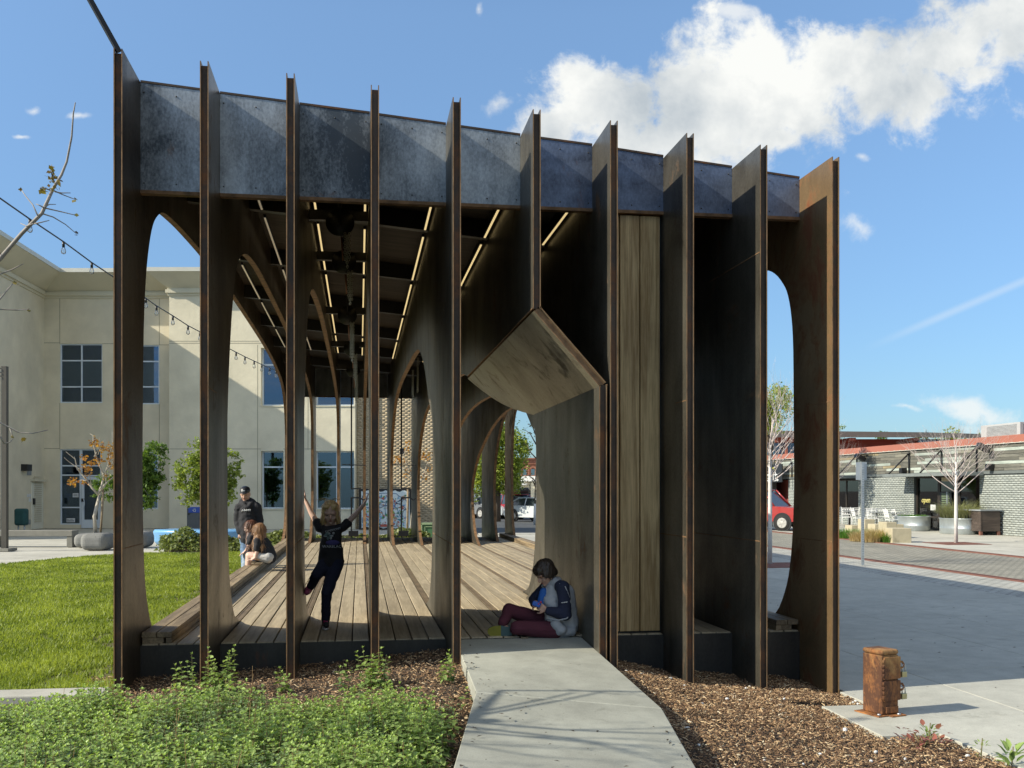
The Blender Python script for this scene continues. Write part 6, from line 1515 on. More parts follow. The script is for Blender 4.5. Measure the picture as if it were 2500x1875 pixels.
# lamp post and string lights
p = gnd(12, 1345, .0); t = thing('lamp_post', 'dark square lamp post with string light cage at the left edge', 'lamp post', (p.x, p.y, 0), -YAW); dl = 26.7; k = dl / 2500; LAMPP = M('post_brown', (.075, .068, .055), .55, .2, .1)
mb = MB(); mb.bb((-.065, -.065, .05), (.065, .065, EYE + 300 * k)); mb.build('post', LAMPP, t, world=False); mb = MB(); mb.bb((-.5, -.25, 0), (.2, .25, .07)); mb.build('base', CONC_D, t, world=False)
mb = MB(); [mb.tube([(-.16 + .11 * math.cos(a), .11 * math.sin(a) * z, 3.1 + q), (-.16 + .11 * math.cos(a + .6), .11 * math.sin(a + .6), 3.1 + q)], .008, 4) for a in np.arange(0, 6.28, .6) for q in (1.45, 1.55, 1.65) for z in (1,)]; mb.build('bulb_cage', BLACK_STEEL, t, world=False)
cl = [(-40, 460, 13.6), (0, 484, 14), (73, 535, 15), (155, 590, 16.3), (224, 641, 17.5), (275, 675, 18.3), (356, 728, 20), (381, 746, 20.6), (422, 771, 21.6), (459, 795, 22.6), (486, 809, 23.3), (563, 853, 25.6), (598, 871, 26.8), (639, 890, 28.2), (674, 905, 29.4), (700, 915, 30.4)]
t = thing('string_lights', 'black cable of hanging clear bulbs strung past the first fins', 'string lights', tuple(P3(356, 728, 20)))
C3 = [P3(*c) for c in cl]; mb = MB(); mb.tube(C3, .012, 5); mb.build('cable', BLACK, t)
CLEARG = glassmat('bulb_glass', (.9, .9, .88), .10)
for px in (73, 155, 224, 356, 382, 422, 459, 488, 576, 598, 620, 639, 658, 674):
    for i in range(len(cl) - 1):
        if cl[i][0] <= px <= cl[i + 1][0]:
            f_ = (px - cl[i][0]) / (cl[i + 1][0] - cl[i][0]); q = C3[i] + (C3[i + 1] - C3[i]) * f_; break
    mb = MB(); mb.tube([q, q - V((0, 0, .085))], .022, 8); b_o = mb.build('bulb_socket', BLACK, t)
    mb = MB(); mb.lathe(q - V((0, 0, .20)), [(.004, 0), (.03, .012), (.04, .04), (.034, .075), (.018, .115)], 10); mb.build('bulb', CLEARG, b_o)
# ------------------------------------------------------------------ vehicles
def paint(name, col): return M(name, col, .28, .0, .03, 1, 30, 0.0, coat=.8)
TYRE = M('tyre', (.018, .018, .018), .85, 0, .1); RIM = M('rim_metal', (.46, .45, .42), .4, .25, .1); CARGLASS = M('car_glass', (.03, .04, .045), .05, 0, .1, spec=.8); HEAD = M('headlight', (.65, .66, .66), .15, .1, .05); TAIL = M('tail_light', (.35, .02, .02), .3); PLATE = M('plate_white', (.6, .6, .6), .5)
def loft(mb, prof, half, mi=0, tuck=.0, steps=None):
    """closed side profile (x, z), swept across the width with rounded sides"""
    n = len(prof); cx = sum(p[0] for p in prof) / n; cz = sum(p[1] for p in prof) / n
    rings = steps or [(-half, .955), (-half + .06, .99), (-half + .16, 1.0), (half - .16, 1.0), (half - .06, .99), (half, .955)]
    vs = []
    for y, s in rings:
        for x, z in prof: vs.append((cx + (x - cx) * s, y, cz + (z - cz) * s))
    m = len(rings)
    fs = [(i * n + j, (i + 1) * n + j, (i + 1) * n + (j + 1) % n, i * n + (j + 1) % n) for i in range(m - 1) for j in range(n)]
    mb.add(vs, fs, mi, True); b = len(mb.v) - len(vs); mb.f.append([b + j for j in reversed(range(n))]); mb.m.append(mi); mb.sm.append(False); mb.f.append([b + (m - 1) * n + j for j in range(n)]); mb.m.append(mi); mb.sm.append(False)
def wheel(t, x, y, r, w=.2):
    s = 1 if y > 0 else -1
    mb = MB(); mb.lathe((0, 0, 0), [(r * 1.22, -.05), (r * 1.22, .05)], 24); mb.v = [(x + a, y + s * .03 + c, r + .03 + b) for a, b, c in mb.v if True]; mb.build('wheel_arch', BLACK, t, world=False)
    mb = MB(); mb.lathe((0, 0, 0), [(r * .62, -w / 2), (r * .93, -w / 2), (r, -w * .3), (r, w * .3), (r * .93, w / 2), (r * .62, w / 2)], 24); mb.v = [(x + a, y + c, r + b) for a, b, c in mb.v]; wo = mb.build('wheel', TYRE, t, world=False)
    mb = MB(); mb.lathe((0, 0, 0), [(.02, w * .57), (r * .2, w * .58), (r * .25, w * .52), (r * .5, w * .52), (r * .60, w * .58), (r * .66, w * .54)], 20); 
    for k in range(7):
        a = 2 * math.pi * k / 7; mb.box((math.cos(a) * r * .4, math.sin(a) * r * .4, w * .53), (r * .42, r * .09, .03), mat=Matrix.Rotation(a, 3, 'Z'))
    mb.v = [(x + a, y + s * c, r + b) for a, b, c in mb.v]; mb.build('rim', RIM, wo, world=False)
def make_car(label, cat, loc, rz, mat, body, cabin, L, Wd, wb, r, group=None, name='parked_car', roofbox=False):
    t = thing(name, label, cat, loc, rz, group); h = Wd / 2
    mb = MB(); loft(mb, body, h); mb.build('body', mat, t, world=False)
    top = max(z for x, z in cabin); bot = min(z for x, z in cabin)
    rings = []
    mb = MB(); n = len(cabin); vs = []
    for sgn in (-1, 1):
        for x, z in cabin: vs.append((x, sgn * (h * (.93 - .20 * (z - bot) / (top - bot))), z))
    mb.add(vs, [list(range(n)), [n + i for i in reversed(range(n))]] + [(i, i + n, (i + 1) % n + n, (i + 1) % n) for i in range(n)]); mb.build('windows', CARGLASS, t, world=False, bevel=.03)
    mb = MB(); xs = sorted(x for x, z in cabin if z > top - .12); hw = h * .74
    mb.bb((xs[0] + .02, -hw, top - .03), (xs[-1] - .02, hw, top + .03)); mb.build('roof', mat, t, world=False, bevel=.03, seg=3)
    front = max(cabin, key=lambda p: p[0]); back = min(cabin, key=lambda p: p[0])
    for s in (-1, 1):
        mb = MB(); mb.tube([(front[0] + .01, s * h * .925, front[1]), (xs[-1], s * h * .745, top)], .04, 6); mb.build('pillar', mat, t, world=False); mb = MB(); mb.tube([(back[0] - .01, s * h * .925, back[1]), (xs[0], s * h * .745, top)], .05, 6); mb.build('pillar', mat, t, world=False); mb = MB()
        xm = (front[0] + back[0]) / 2 - .05; mb.tube([(xm, s * h * .935, bot), (xm, s * h * .745, top)], .035, 6); mb.build('pillar', mat, t, world=False)
    for x in (wb / 2, -wb / 2):
        for s in (-1, 1): wheel(t, x, s * (h - .065), r)
    xf = max(x for x, z in body); zf = sorted(z for x, z in body if x > xf - .25)
    for s in (-1, 1):
        mb = MB(); mb.ball((xf - .17, s * (h - .30), .68 if r < .36 else .78), (.17, .24, .075), 10, 6); mb.build('headlight', HEAD, t, world=False)
        mb = MB(); mb.ball((front[0] - .28, s * (h + .08), bot + .08), (.07, .11, .075), 8, 6); mb.build('mirror', mat, t, world=False)
    mb = MB(); mb.box((xf - .02, 0, .48), (.06, Wd * .55, .20)); mb.build('grille', BLACK, t, world=False, bevel=.02); mb = MB(); mb.box((xf + .015, 0, .40), (.02, .36, .13)); mb.build('number_plate', PLATE, t, world=False)
    if roofbox:
        mb = MB(); mb.bb((-.9, -.42, top + .12), (1.0, .42, top + .48)); mb.build('roof_box', BLACK, t, world=False, bevel=.14, seg=4); mb = MB(); [mb.bb((x - .03, -h * .75, top + .03), (x + .03, h * .75, top + .119)) for x in (-.5, .6)]; mb.build('roof_rack', BLACK, t, world=False)
    return t
SUVB = [(-2.25, .42), (-2.28, .75), (-2.2, 1.02), (.75, 1.04), (1.2, 1.0), (2.0, .92), (2.22, .78), (2.28, .5), (2.2, .3), (-2.1, .3)]
SUVC = [(-2.18, 1.0), (-1.85, 1.58), (-1.5, 1.66), (.05, 1.66), (.4, 1.58), (1.05, 1.0)]
SEDB = [(-2.3, .4), (-2.33, .7), (-2.2, .98), (-1.5, 1.0), (.8, .95), (1.3, .9), (2.05, .78), (2.3, .64), (2.34, .42), (2.25, .25), (-2.2, .25)]
SEDC = [(-1.95, .96), (-1.1, 1.38), (-.7, 1.43), (.0, 1.42), (.25, 1.36), (1.15, .91)]
def road_z(y): return PZ - .02 - (.95 - .16) * (y - 40) / 90
GCAR = 'cars parked on the road behind the pavilion'
for px, py, d, rz, mt, sh, lab, rb in ((1222, 1257, 71, -1.25, paint('silver_paint', (.36, .39, .41)), 0, 'silver estate car at the left of the parked cars', False), (1168, 1254, 73, -1.0, paint('grey_paint', (.16, .17, .18)), 0, 'dark grey car mostly hidden at the left end of the parked cars', False), (1262, 1264, 69, -1.2, paint('red_paint', (.30, .015, .03)), 0, 'dark red car with a black roof box', True), (1318, 1275, 62, -.95, paint('white_paint', (.56, .60, .61)), 1, 'white saloon car at the right of the parked cars', False)):
    p = P3(px, py, d); z = min(road_z(p.y), EYE - (py - HY) * d / F_PX + .05)
    make_car(lab, 'car', (p.x, p.y, road_z(p.y)), rz, mt, SUVB if sh == 0 else SEDB, SUVC if sh == 0 else SEDC, 4.5, 1.85, 2.7, .36 if sh == 0 else .34, GCAR, roofbox=rb)
TRB = [(-2.8, .55), (-2.82, 1.1), (-.55, 1.14), (.9, 1.14), (1.15, 1.16), (2.4, 1.08), (2.68, .98), (2.76, .7), (2.7, .42), (-2.7, .42)]
TRC = [(-.85, 1.1), (-.75, 1.82), (-.3, 1.9), (.35, 1.88), (.55, 1.8), (1.22, 1.13)]
p = P3(1899, 1307, 38.5)
q_ = Matrix.Rotation(R(-48), 3, 'Z') @ V((1.65, -.92, 0)) * .9; p = P3(1911, 1307, 43.0) - q_
make_car('bright red pickup truck standing in the street beyond the ninth fin', 'truck', (p.x, p.y, PZ), R(-48), paint('truck_red', (.34, .022, .02)), TRB, TRC, 5.5, 1.95, 3.3, .37, name='pickup_truck').scale = (.9, .9, .9)
# brick house far down the road
hd = 112.0; p = P3(1300, 1195, hd); k = hd / 2500; z0 = -.9
t = thing('brick_house', 'distant red brick building with arched windows above a white shop front', 'building', (p.x, p.y, z0), -YAW)
def ux(px): return (px - 1300) * k
def uz(py): return EYE + (HY - py) * k - z0
BR = M('far_red_brick', (.25, .105, .065), .9, 0, .15, 2)
ws = [(ux(x - 4.5), ux(x + 4.5), uz(1160), uz(1145)) for x in (1267, 1281, 1301)]
mb = MB(); wall_holes(mb, ux(1225), ux(1312), uz(1162), uz(1120), 0, .4, ws); mb.build('wall', BR, t, world=False)
mb = MB(); mb.bb((ux(1225), -.25, uz(1121)), (ux(1312), .5, uz(1118))); mb.bb((ux(1225), -.12, uz(1133)), (ux(1312), -.001, uz(1131))); [mb.bb((ux(x), -.12, uz(1162)), (ux(x + 3), -.001, uz(1133) - .01)) for x in (1289, 1308)]; mb.build('cornice', BR, t, world=False)
for a, b, c, e in ws:
    mb = MB(); mb.bb((a, .25, c), (b, .3, e)); w_ = mb.build('window', BLUEGLASS, t, world=False); m_ = (a + b) / 2; rr_ = (b - a) / 2
    mb = MB(); pts_ = [(m_ + (rr_ + .2) * math.cos(q), e - .02 + (rr_ * .8 + .2) * math.sin(q)) for q in np.linspace(0, math.pi, 9)] + [(m_ + rr_ * math.cos(q), e - .02 + rr_ * .8 * math.sin(q)) for q in np.linspace(math.pi, 0, 9)]; mb.prism(pts_, lambda u, v, d: V((u, d, v)), -.12, -.004); mb.build('arch_trim', BR, t, world=False)
CRW = M('far_cream', (.62, .58, .46), .9, 0, .06); WHW = M('far_white', (.68, .68, .66), .8, 0, .04)
mb = MB(); mb.bb((ux(1225), -.4, uz(1175)), (ux(1312), .4, uz(1162.3))); mb.build('parapet', WHW, t, world=False)
mb = MB(); mb.bb((ux(1225), -.1, 0), (ux(1282), .4, uz(1175.2))); mb.bb((ux(1296), -.1, 0), (ux(1312), .4, uz(1175.2))); mb.bb((ux(1282), .3, 0), (ux(1296), .4, uz(1175.2))); mb.build('wall', CRW, t, world=False)
mb = MB(); mb.bb((ux(1240), -1.6, uz(1184)), (ux(1287), -.11, uz(1181))); mb.build('awning', WHW, t, world=False)
mb = MB(); mb.bb((ux(1270), -.16, 0), (ux(1279), -.11, uz(1192))); mb.bb((ux(1284), .2, 0), (ux(1294), .28, uz(1196))); mb.build('door', FR, t, world=False)
mb = MB(); mb.bb((ux(1312) + .02, -6, 0), (ux(1345), 6, uz(1130))); mb.build('side_building', WHW, t, world=False)

# ------------------------------------------------------------------ people
def cap_mesh(mb, a, ra, b, rb, seg=12, half=5):
    a, b = V(a), V(b); d = b - a; L_ = d.length
    q = d.to_track_quat('Z', 'Y').to_matrix() if L_ > 1e-6 else Matrix.Identity(3)
    vs, fs = [], []; rings = []
    for i in range(half + 1): ph = math.pi - (math.pi / 2) * i / half; rings.append((a, ra, ph))
    for i in range(half + 1): ph = math.pi / 2 - (math.pi / 2) * i / half; rings.append((b, rb, ph))
    for c, r_, ph in rings:
        for k in range(seg):
            t = 2 * math.pi * k / seg; vs.append(c + q @ V((r_ * math.sin(ph) * math.cos(t), r_ * math.sin(ph) * math.sin(t), r_ * math.cos(ph))))
    for i in range(len(rings) - 1):
        for k in range(seg): fs.append((i * seg + k, i * seg + (k + 1) % seg, (i + 1) * seg + (k + 1) % seg, (i + 1) * seg + k))
    mb.add(vs, fs, 0, True)
def blob(name, caps, balls, mats, parent, vox=.008, smooth=6, fac=.5, matf=None, wr=None):
    mb = MB()
    for a, ra, b, rb in caps: cap_mesh(mb, a, ra, b, rb)
    for bl in balls: mb.ball(bl[0], bl[1], 14, 10, rot=bl[2] if len(bl) > 2 else None)
    o = mb.build('tmp_blob', WHITE, None)
    bm = bmesh.new(); bm.from_mesh(o.data); bmesh.ops.remove_doubles(bm, verts=bm.verts, dist=1e-5); bmesh.ops.recalc_face_normals(bm, faces=bm.faces); bm.to_mesh(o.data); bm.free()
    r_ = o.modifiers.new('r', 'REMESH'); r_.mode = 'VOXEL'; r_.voxel_size = vox
    s_ = o.modifiers.new('s', 'SMOOTH'); s_.iterations = smooth; s_.factor = fac
    me = bpy.data.meshes.new_from_object(o.evaluated_get(bpy.context.evaluated_depsgraph_get()))
    bpy.data.objects.remove(o)
    l = root_of(parent).location; me.transform(Matrix.Translation(-l)); me.name = name; me.materials.clear()
    for m_ in (mats if isinstance(mats, (list, tuple)) else [mats]): me.materials.append(m_)
    me.polygons.foreach_set('use_smooth', np.ones(len(me.polygons), dtype=bool))
    if wr is None and name in ('trousers', 'jeans', 'jacket', 'tee_shirt', 'hooded_sweatshirt', 'sleeve', 'shorts'): wr = .0045 if vox < .009 else .0055
    if name == 'hair': wr = .005
    if wr:
        fq = (9, 9, 26) if name in ('trousers', 'jeans', 'sleeve') else ((40, 40, 8) if name == 'hair' else (17, 17, 24))
        nv = len(me.vertices); co = np.zeros(nv * 3, dtype=np.float32); no = np.zeros(nv * 3, dtype=np.float32)
        me.vertices.foreach_get('co', co); me.vertices.foreach_get('normal', no); co = co.reshape(-1, 3); no = no.reshape(-1, 3)
        rw = np.random.default_rng(len(name)); h = np.zeros(nv)
        for q in range(14):
            dv = rw.normal(0, 1, 3); dv /= np.linalg.norm(dv); s_q = 1 + 1.6 * rw.random()
            h += np.sin((co * np.array(fq)) @ dv * s_q * 2.6 + rw.uniform(0, 6.28) + 1.3 * np.sin(co @ rw.normal(0, 9, 3))) / (2.2 * s_q)
        co = co + no * (wr * .55 * h)[:, None]; me.vertices.foreach_set('co', co.astype(np.float32).ravel())
    if matf:
        idx = [matf(p.center + l) for p in me.polygons]; me.polygons.foreach_set('material_index', idx)
    me.update(); return put(name, me, parent)
SKIN = M('skin', (.50, .30, .215), .55, 0, .05, 8, 60, .03); SKIN2 = M('skin_fair', (.64, .43, .34), .55, 0, .05, 8, 60, .03)
def cloth(name, col, b=.35, sc=22): return M(name, col, .9, 0, .12, 6, sc, b)
BLACKT = cloth('black_cotton', (.022, .022, .026)); NAVY = cloth('navy_cotton', (.014, .018, .042)); DENIM = cloth('blue_denim', (.12, .19, .30)); MAROON = cloth('maroon_cotton', (.085, .018, .030)); SILVER = cloth('silver_nylon', (.36, .365, .38), .6, 14); WHITEC = cloth('white_cotton', (.55, .53, .50)); PALEDENIM = cloth('pale_denim', (.26, .33, .42))
def hairmat(name, a, b_):
    m, nt, N, L, b = newmat(name); L.new(ramp(nt, tnoise(nt, 1.0, 5, .6, (60, 60, 5)), [(.3, a), (.7, b_)]), b.inputs['Base Color']); b.inputs['Roughness'].default_value = .45; bump(nt, tnoise(nt, 1.0, 4, .6, (90, 90, 6)), .6, .008, b); return m
BLOND = hairmat('blond_hair', (.50, .34, .14), (.82, .64, .34)); BROWN = hairmat('dark_brown_hair', (.020, .013, .009), (.055, .036, .024)); LBROWN = hairmat('light_brown_hair', (.16, .075, .03), (.38, .21, .095)); AUBURN = hairmat('auburn_hair', (.06, .022, .012), (.17, .065, .03))
EYEM = M('eye_dark', (.02, .015, .012), .3); LIP = M('lip', (.40, .14, .12), .5); PINK = M('pink_lace', (.55, .05, .18), .6); SOLE = M('shoe_white', (.55, .55, .53), .6); SHOEB = M('shoe_black', (.02, .02, .022), .7)
def head(c, h, face, up=V((0, 0, 1))):
    """skull, jaw, nose, ears: c centre, h height of the head, face the way it looks"""
    c = V(c); f = V(face).normalized(); u = (up - f * f.dot(up)).normalized(); s = f.cross(u)
    P = lambda a, b, e: c + s * (a * h) + f * (b * h) + u * (e * h)
    Rm = Matrix((s, f, u)).transposed()
    balls = [(P(0, -.05, .10), (.335 * h, .40 * h, .385 * h), Rm), (P(0, .10, -.20), (.265 * h, .27 * h, .29 * h), Rm), (P(0, .30, -.40), (.10 * h, .08 * h, .085 * h), Rm), (P(0, .40, -.10), (.052 * h, .085 * h, .10 * h), Rm), (P(0, .43, -.14), (.06 * h, .06 * h, .045 * h), Rm),
             (P(.34, -.05, -.06), (.04 * h, .08 * h, .12 * h), Rm), (P(-.34, -.05, -.06), (.04 * h, .08 * h, .12 * h), Rm), (P(.17, .27, -.16), (.10 * h, .08 * h, .09 * h), Rm), (P(-.17, .27, -.16), (.10 * h, .08 * h, .09 * h), Rm), (P(0, .33, .08), (.26 * h, .06 * h, .035 * h), Rm)]
    return P, Rm, balls
def face_parts(P, h, Rm, parent, brow=None):
    mb = MB()
    for s in (-1, 1): mb.ball(P(.135 * s, .335, -.02), (.050 * h, .028 * h, .015 * h), 8, 6, rot=Rm)
    mb.build('eyes', EYEM, parent); mb = MB(); mb.ball(P(0, .375, -.275), (.085 * h, .03 * h, .024 * h), 8, 6, rot=Rm); mb.build('mouth', LIP, parent)
    mb = MB()
    for s in (-1, 1): mb.ball(P(.14 * s, .335, .085), (.07 * h, .022 * h, .010 * h), 8, 6, rot=Rm)
    mb.build('eyebrows', brow or BROWN, parent)
def hand_caps(w, palm_dir, side, up, ln=.13, r=.009, curl=.5):
    """palm, four unequal bent fingers and a thumb from the wrist w"""
    w = V(w); f = V(palm_dir).normalized(); s = V(side); s = (s - f * s.dot(f)).normalized(); n = f.cross(s)
    if n.dot(V(up)) < 0: n = -n
    caps = []
    for k, (o, l) in enumerate(((-.027, .82), (-.009, 1.0), (.009, .96), (.027, .76))):
        o *= ln / .13; b0 = w + f * ln * .10 + s * o * .55; b1 = w + f * ln * .50 + s * o; m1 = b1 + (f * (1 - .25 * curl) - n * .55 * curl) * ln * .26 * l; m2 = m1 + (f * (1 - .85 * curl) - n * curl) * ln * .22 * l
        caps += [(b0, r * 1.25, b1, r * 1.12), (b1, r, m1, r * .92), (m1, r * .9, m2, r * .72)]
    t0 = w + f * ln * .16 - s * .026 * ln / .13; t1 = w + f * ln * .36 - s * .052 * ln / .13 - n * .008; t2 = t1 + (f * .8 - s * .25 - n * .25) * ln * .22
    caps += [(t0, r * 1.2, t1, r * 1.05), (t1, r * 1.0, t2, r * .8)]
    return caps

def strands(o, parent, mat, n, length, width=.0026, out=.25, face=None):
    """loose locks lying on and hanging from the hair"""
    ps = o.data.polygons; l = V((0, 0, 0)); idx = RNG.integers(0, len(ps), n); v = np.zeros((n, 8, 3))
    if face:
        fc_ = face[0] - root_of(parent).location; ok = [k for k in range(len(ps)) if (ps[k].center - fc_).dot(face[1]) < face[2]]; idx = RNG.choice(ok, n)
    for i, k in enumerate(idx):
        p = ps[int(k)]; nn = p.normal; c = p.center + nn * .002; g = V((0, 0, -1)); g = g - nn * g.dot(nn)
        if g.length < .05: g = V((RNG.normal(), RNG.normal(), 0)); g = g - nn * g.dot(nn)
        g.normalize(); s = nn.cross(g); L_ = length * RNG.uniform(.5, 1.2); j = V(RNG.normal(0, .22, 3)); w = width * RNG.uniform(.5, 1.3)
        for q, t_ in enumerate((0, .35, .7, 1.0)):
            x = c + g * (L_ * t_ * (1 - .25 * t_)) + (nn * out + j) * (L_ * t_ * t_ * .55) + V((0, 0, -.25 * L_ * t_ * t_)); ww = w * (1 - .7 * t_)
            v[i, 2 * q] = x - s * ww; v[i, 2 * q + 1] = x + s * ww
    f = (np.array([(0, 1, 3, 2), (2, 3, 5, 4), (4, 5, 7, 6)])[None] + (np.arange(n) * 8)[:, None, None]).reshape(-1, 4)
    return np_mesh('hair_locks', v.reshape(-1, 3), f, mat, parent, 'stuff', world=False)

# --- girl with arms stretched between the third and fourth fins
dg = 9.6; g_ = lambda px, py, o=0.0: P3(px, py, dg + o)
gl = P3(797, 1533, dg); t = thing('person', 'blond girl in black tee and navy trousers bracing her arms between two fins', 'person', (gl.x, gl.y, DZ))
hc = g_(806.5, 1252, -.02); fc = V((.02, -1, -.30)); P, Rm, hb = head(hc, .205, fc)
nk, ch, pel = g_(807, 1288), g_(809, 1305), g_(808, 1366)
shl, shr = g_(782, 1289), g_(838, 1287)
ell, wrl = g_(760, 1253, .02), g_(746, 1222, .03); elr, wrr = g_(864, 1260, .02), g_(889, 1231, .03)
hipL, hipR = g_(797, 1374), g_(821, 1374)
knS, anS = g_(798, 1447, -.10), g_(795, 1508, -.02)            # standing leg
knK, anK = g_(773, 1404, -.12), g_(757, 1434, .02)             # kicking leg
hl = hand_caps(wrl, g_(743.5, 1199, .04) - wrl, V((0, 1, 0)), V((1, 0, 0)), .115, .0075, .1); hr = hand_caps(wrr, g_(897, 1210, .04) - wrr, V((0, 1, 0)), V((-1, 0, 0)), .115, .0075, .1)
caps = [(hc, .05, nk, .038), (nk, .04, ch, .06), (ch, .080, pel, .072), (nk + V((0, 0, -.015)), .035, shl, .036), (nk + V((0, 0, -.015)), .035, shr, .036), (shl, .033, ell, .026), (ell, .026, wrl, .018), (shr, .033, elr, .026), (elr, .026, wrr, .018), (hipR, .062, knS, .046), (knS, .044, anS, .032), (hipL, .062, knK, .046), (knK, .044, anK, .030)] + hl + hr
blob('body', caps, hb, SKIN2, t, .0065, 5)
tee = [(nk + V((0, 0, -.035)), .058, ch, .082), (ch, .098, g_(808, 1340), .094), (g_(808, 1340), .094, g_(808, 1370), .095), (nk + V((0, 0, -.03)), .045, shl, .045), (nk + V((0, 0, -.03)), .045, shr, .045), (shl, .046, shl + (ell - shl) * .36, .046), (shr, .046, shr + (elr - shr) * .36, .046), (g_(798, 1330), .066, g_(795, 1372), .076), (g_(818, 1330), .066, g_(821, 1372), .076)]
tee_o = blob('tee_shirt', tee, [], BLACKT, t, .0075, 6)
blob('trousers', [(hipR, .074, knS, .054), (knS, .052, anS + V((0, 0, -.01)), .044), (hipL, .074, knK, .054), (knK, .052, anK, .038), (g_(800, 1372), .082, g_(818, 1372), .082), (g_(803, 1385), .06, g_(812, 1388), .06)], [], NAVY, t, .0075, 4)
mb = MB()
sh = [(g_(795, 1519, .0), .036, g_(797, 1525, -.11), .034)]
blob('shoe', [(g_(795, 1513), .034, g_(795, 1522), .036), (g_(795, 1523), .030, g_(797, 1526, -.13), .027)], [], SHOEB, t, .006, 3)
mb = MB(); c_ = g_(796, 1531, -.055); mb.lathe((c_.x, c_.y, DZ + .002), [(.036, 0), (.037, .016)], 14, sx=1.0, sy=2.9); mb.build('shoe_sole', SOLE, t)
mb = MB(); [mb.tube([g_(790, 1513 + 3 * q, -.045 - .014 * q), g_(800, 1514.5 + 3 * q, -.045 - .014 * q)], .006, 5) for q in range(4)]; mb.build('laces', PINK, t)
blob('shoe', [(anK, .036, g_(751, 1443, .0), .036), (g_(752, 1440, .03), .03, g_(749, 1447, -.10), .026)], [], M('shoe_pink', (.30, .05, .13), .7), t, .006, 3)
h_ = .205; hairc = [(P(0, -.12, .17), (.38 * h_, .43 * h_, .385 * h_), Rm), (P(.31, -.06, -.12), (.10 * h_, .24 * h_, .42 * h_), Rm), (P(-.31, -.06, -.12), (.10 * h_, .24 * h_, .42 * h_), Rm), (P(.36, -.05, -.38), (.10 * h_, .20 * h_, .22 * h_), Rm), (P(-.36, -.05, -.38), (.11 * h_, .20 * h_, .24 * h_), Rm), (P(0, -.36, -.25), (.34 * h_, .14 * h_, .46 * h_), Rm), (P(.17, .18, .36), (.16 * h_, .13 * h_, .10 * h_), Rm), (P(-.18, .17, .36), (.15 * h_, .13 * h_, .10 * h_), Rm), (P(-.42, 0, -.52), (.05 * h_, .12 * h_, .12 * h_), Rm)]
strands(blob('hair', [], hairc, BLOND, t, .006, 3), t, BLOND, 1000, .07, .0019, .10, (hc, V((.02, -1, -.30)).normalized(), .028)); face_parts(P, h_, Rm, t, LBROWN)
mb = MB(); rg = random.Random(3)
for q in range(16):
    a = rg.uniform(-.5, .5); p0 = P(a * .5, -.1 + rg.uniform(-.2, .2), .53); mb.tube([p0, P(a * 1.0, -.1, .64 + rg.uniform(-.05, .05)), P(a * 1.5 - .05, -.05, .60 + rg.uniform(-.06, .06))], .0016, 3)
mb.build('flyaway_hair', BLOND, t)
PRINT = M('print_grey', (.40, .43, .46), .8); PRINTB = M('print_blue', (.05, .045, .16), .8); PRINTT = M('print_teal', (.12, .19, .20), .8)
def on_tee(px, py, o=-.108): return g_(px, py, o)
rl = t.location
def facing(p): return Matrix.Translation(p - rl) @ Matrix.Rotation(R(90), 4, 'X')
text_obj('shirt_print', 'WARBLAC', .037, PRINT, facing(on_tee(810, 1334.5, -.112)), t, .002)
text_obj('shirt_print', 'SYMPHONY', .028, PRINT, facing(on_tee(813, 1294, -.100)) @ Matrix.Rotation(R(14), 4, 'Z'), t, .002)
mb = MB(); rg = random.Random(9)
for q in range(11): mb.ball(on_tee(803 + rg.uniform(-9, 14), 1308 + rg.uniform(-7, 9), -.098), (rg.uniform(.008, .018), .006, rg.uniform(.007, .018)), 8, 6, mi=q % 2)
mb.build('shirt_print', [PRINTT, PRINT], t); mb = MB(); mb.ball(on_tee(812, 1325, -.093), (.065, .010, .026), 14, 6); mb.build('shirt_print', PRINTB, t)

# --- boy sitting against the folded fin with a small toy
db = 9.17; b_p = lambda px, py, o=0.0: P3(px, py, db + o)
bl = P3(1350, 1552, db); t = thing('person', 'dark haired boy in grey and navy jacket sitting cross legged against the fin', 'person', (bl.x, bl.y, DZ))
hc = b_p(1330, 1398, .0); fc = V((-.80, -.30, -.62)); P, Rm, hb = head(hc, .215, fc); h_ = .215
nk = b_p(1350, 1418, .02); ch = b_p(1358, 1450, .03); pel = b_p(1366, 1532, .04)
sN, eN, wN = b_p(1374, 1434, -.13), b_p(1381, 1500, -.15), b_p(1334, 1489, -.17)
sF, eF, wF = b_p(1330, 1436, .16), b_p(1303, 1464, .17), b_p(1304, 1477, .02)
hipN, knN, anN = b_p(1352, 1537, -.06), b_p(1262, 1533, -.10), b_p(1310, 1548, .12)
hipF, knF, anF = b_p(1350, 1524, .12), b_p(1244, 1490, .12), b_p(1228, 1530, -.03)
hN = hand_caps(wN, b_p(1308, 1476, -.12) - wN, V((0, .3, 1)), V((-.2, -1, .3)), .135, .0085, .75); hF = hand_caps(wF, b_p(1301, 1466, -.12) - wF + V((.0, -.06, .0)), V((.4, 0, 1)), V((-1, -.3, 0)), .125, .0085, .7)
caps = [(hc, .055, nk, .04), (nk, .042, ch, .075), (ch, .10, pel, .10), (nk, .04, sN, .04), (nk, .04, sF, .04), (sN, .036, eN, .030), (eN, .029, wN, .021), (sF, .036, eF, .030), (eF, .029, wF, .021), (hipN, .068, knN, .05), (knN, .046, anN, .033), (hipF, .068, knF, .05), (knF, .046, anF, .032), (anF, .03, anF + V((.05, -.03, -.03)), .026)] + hN + hF
blob('body', caps, hb, SKIN, t, .0065, 5)
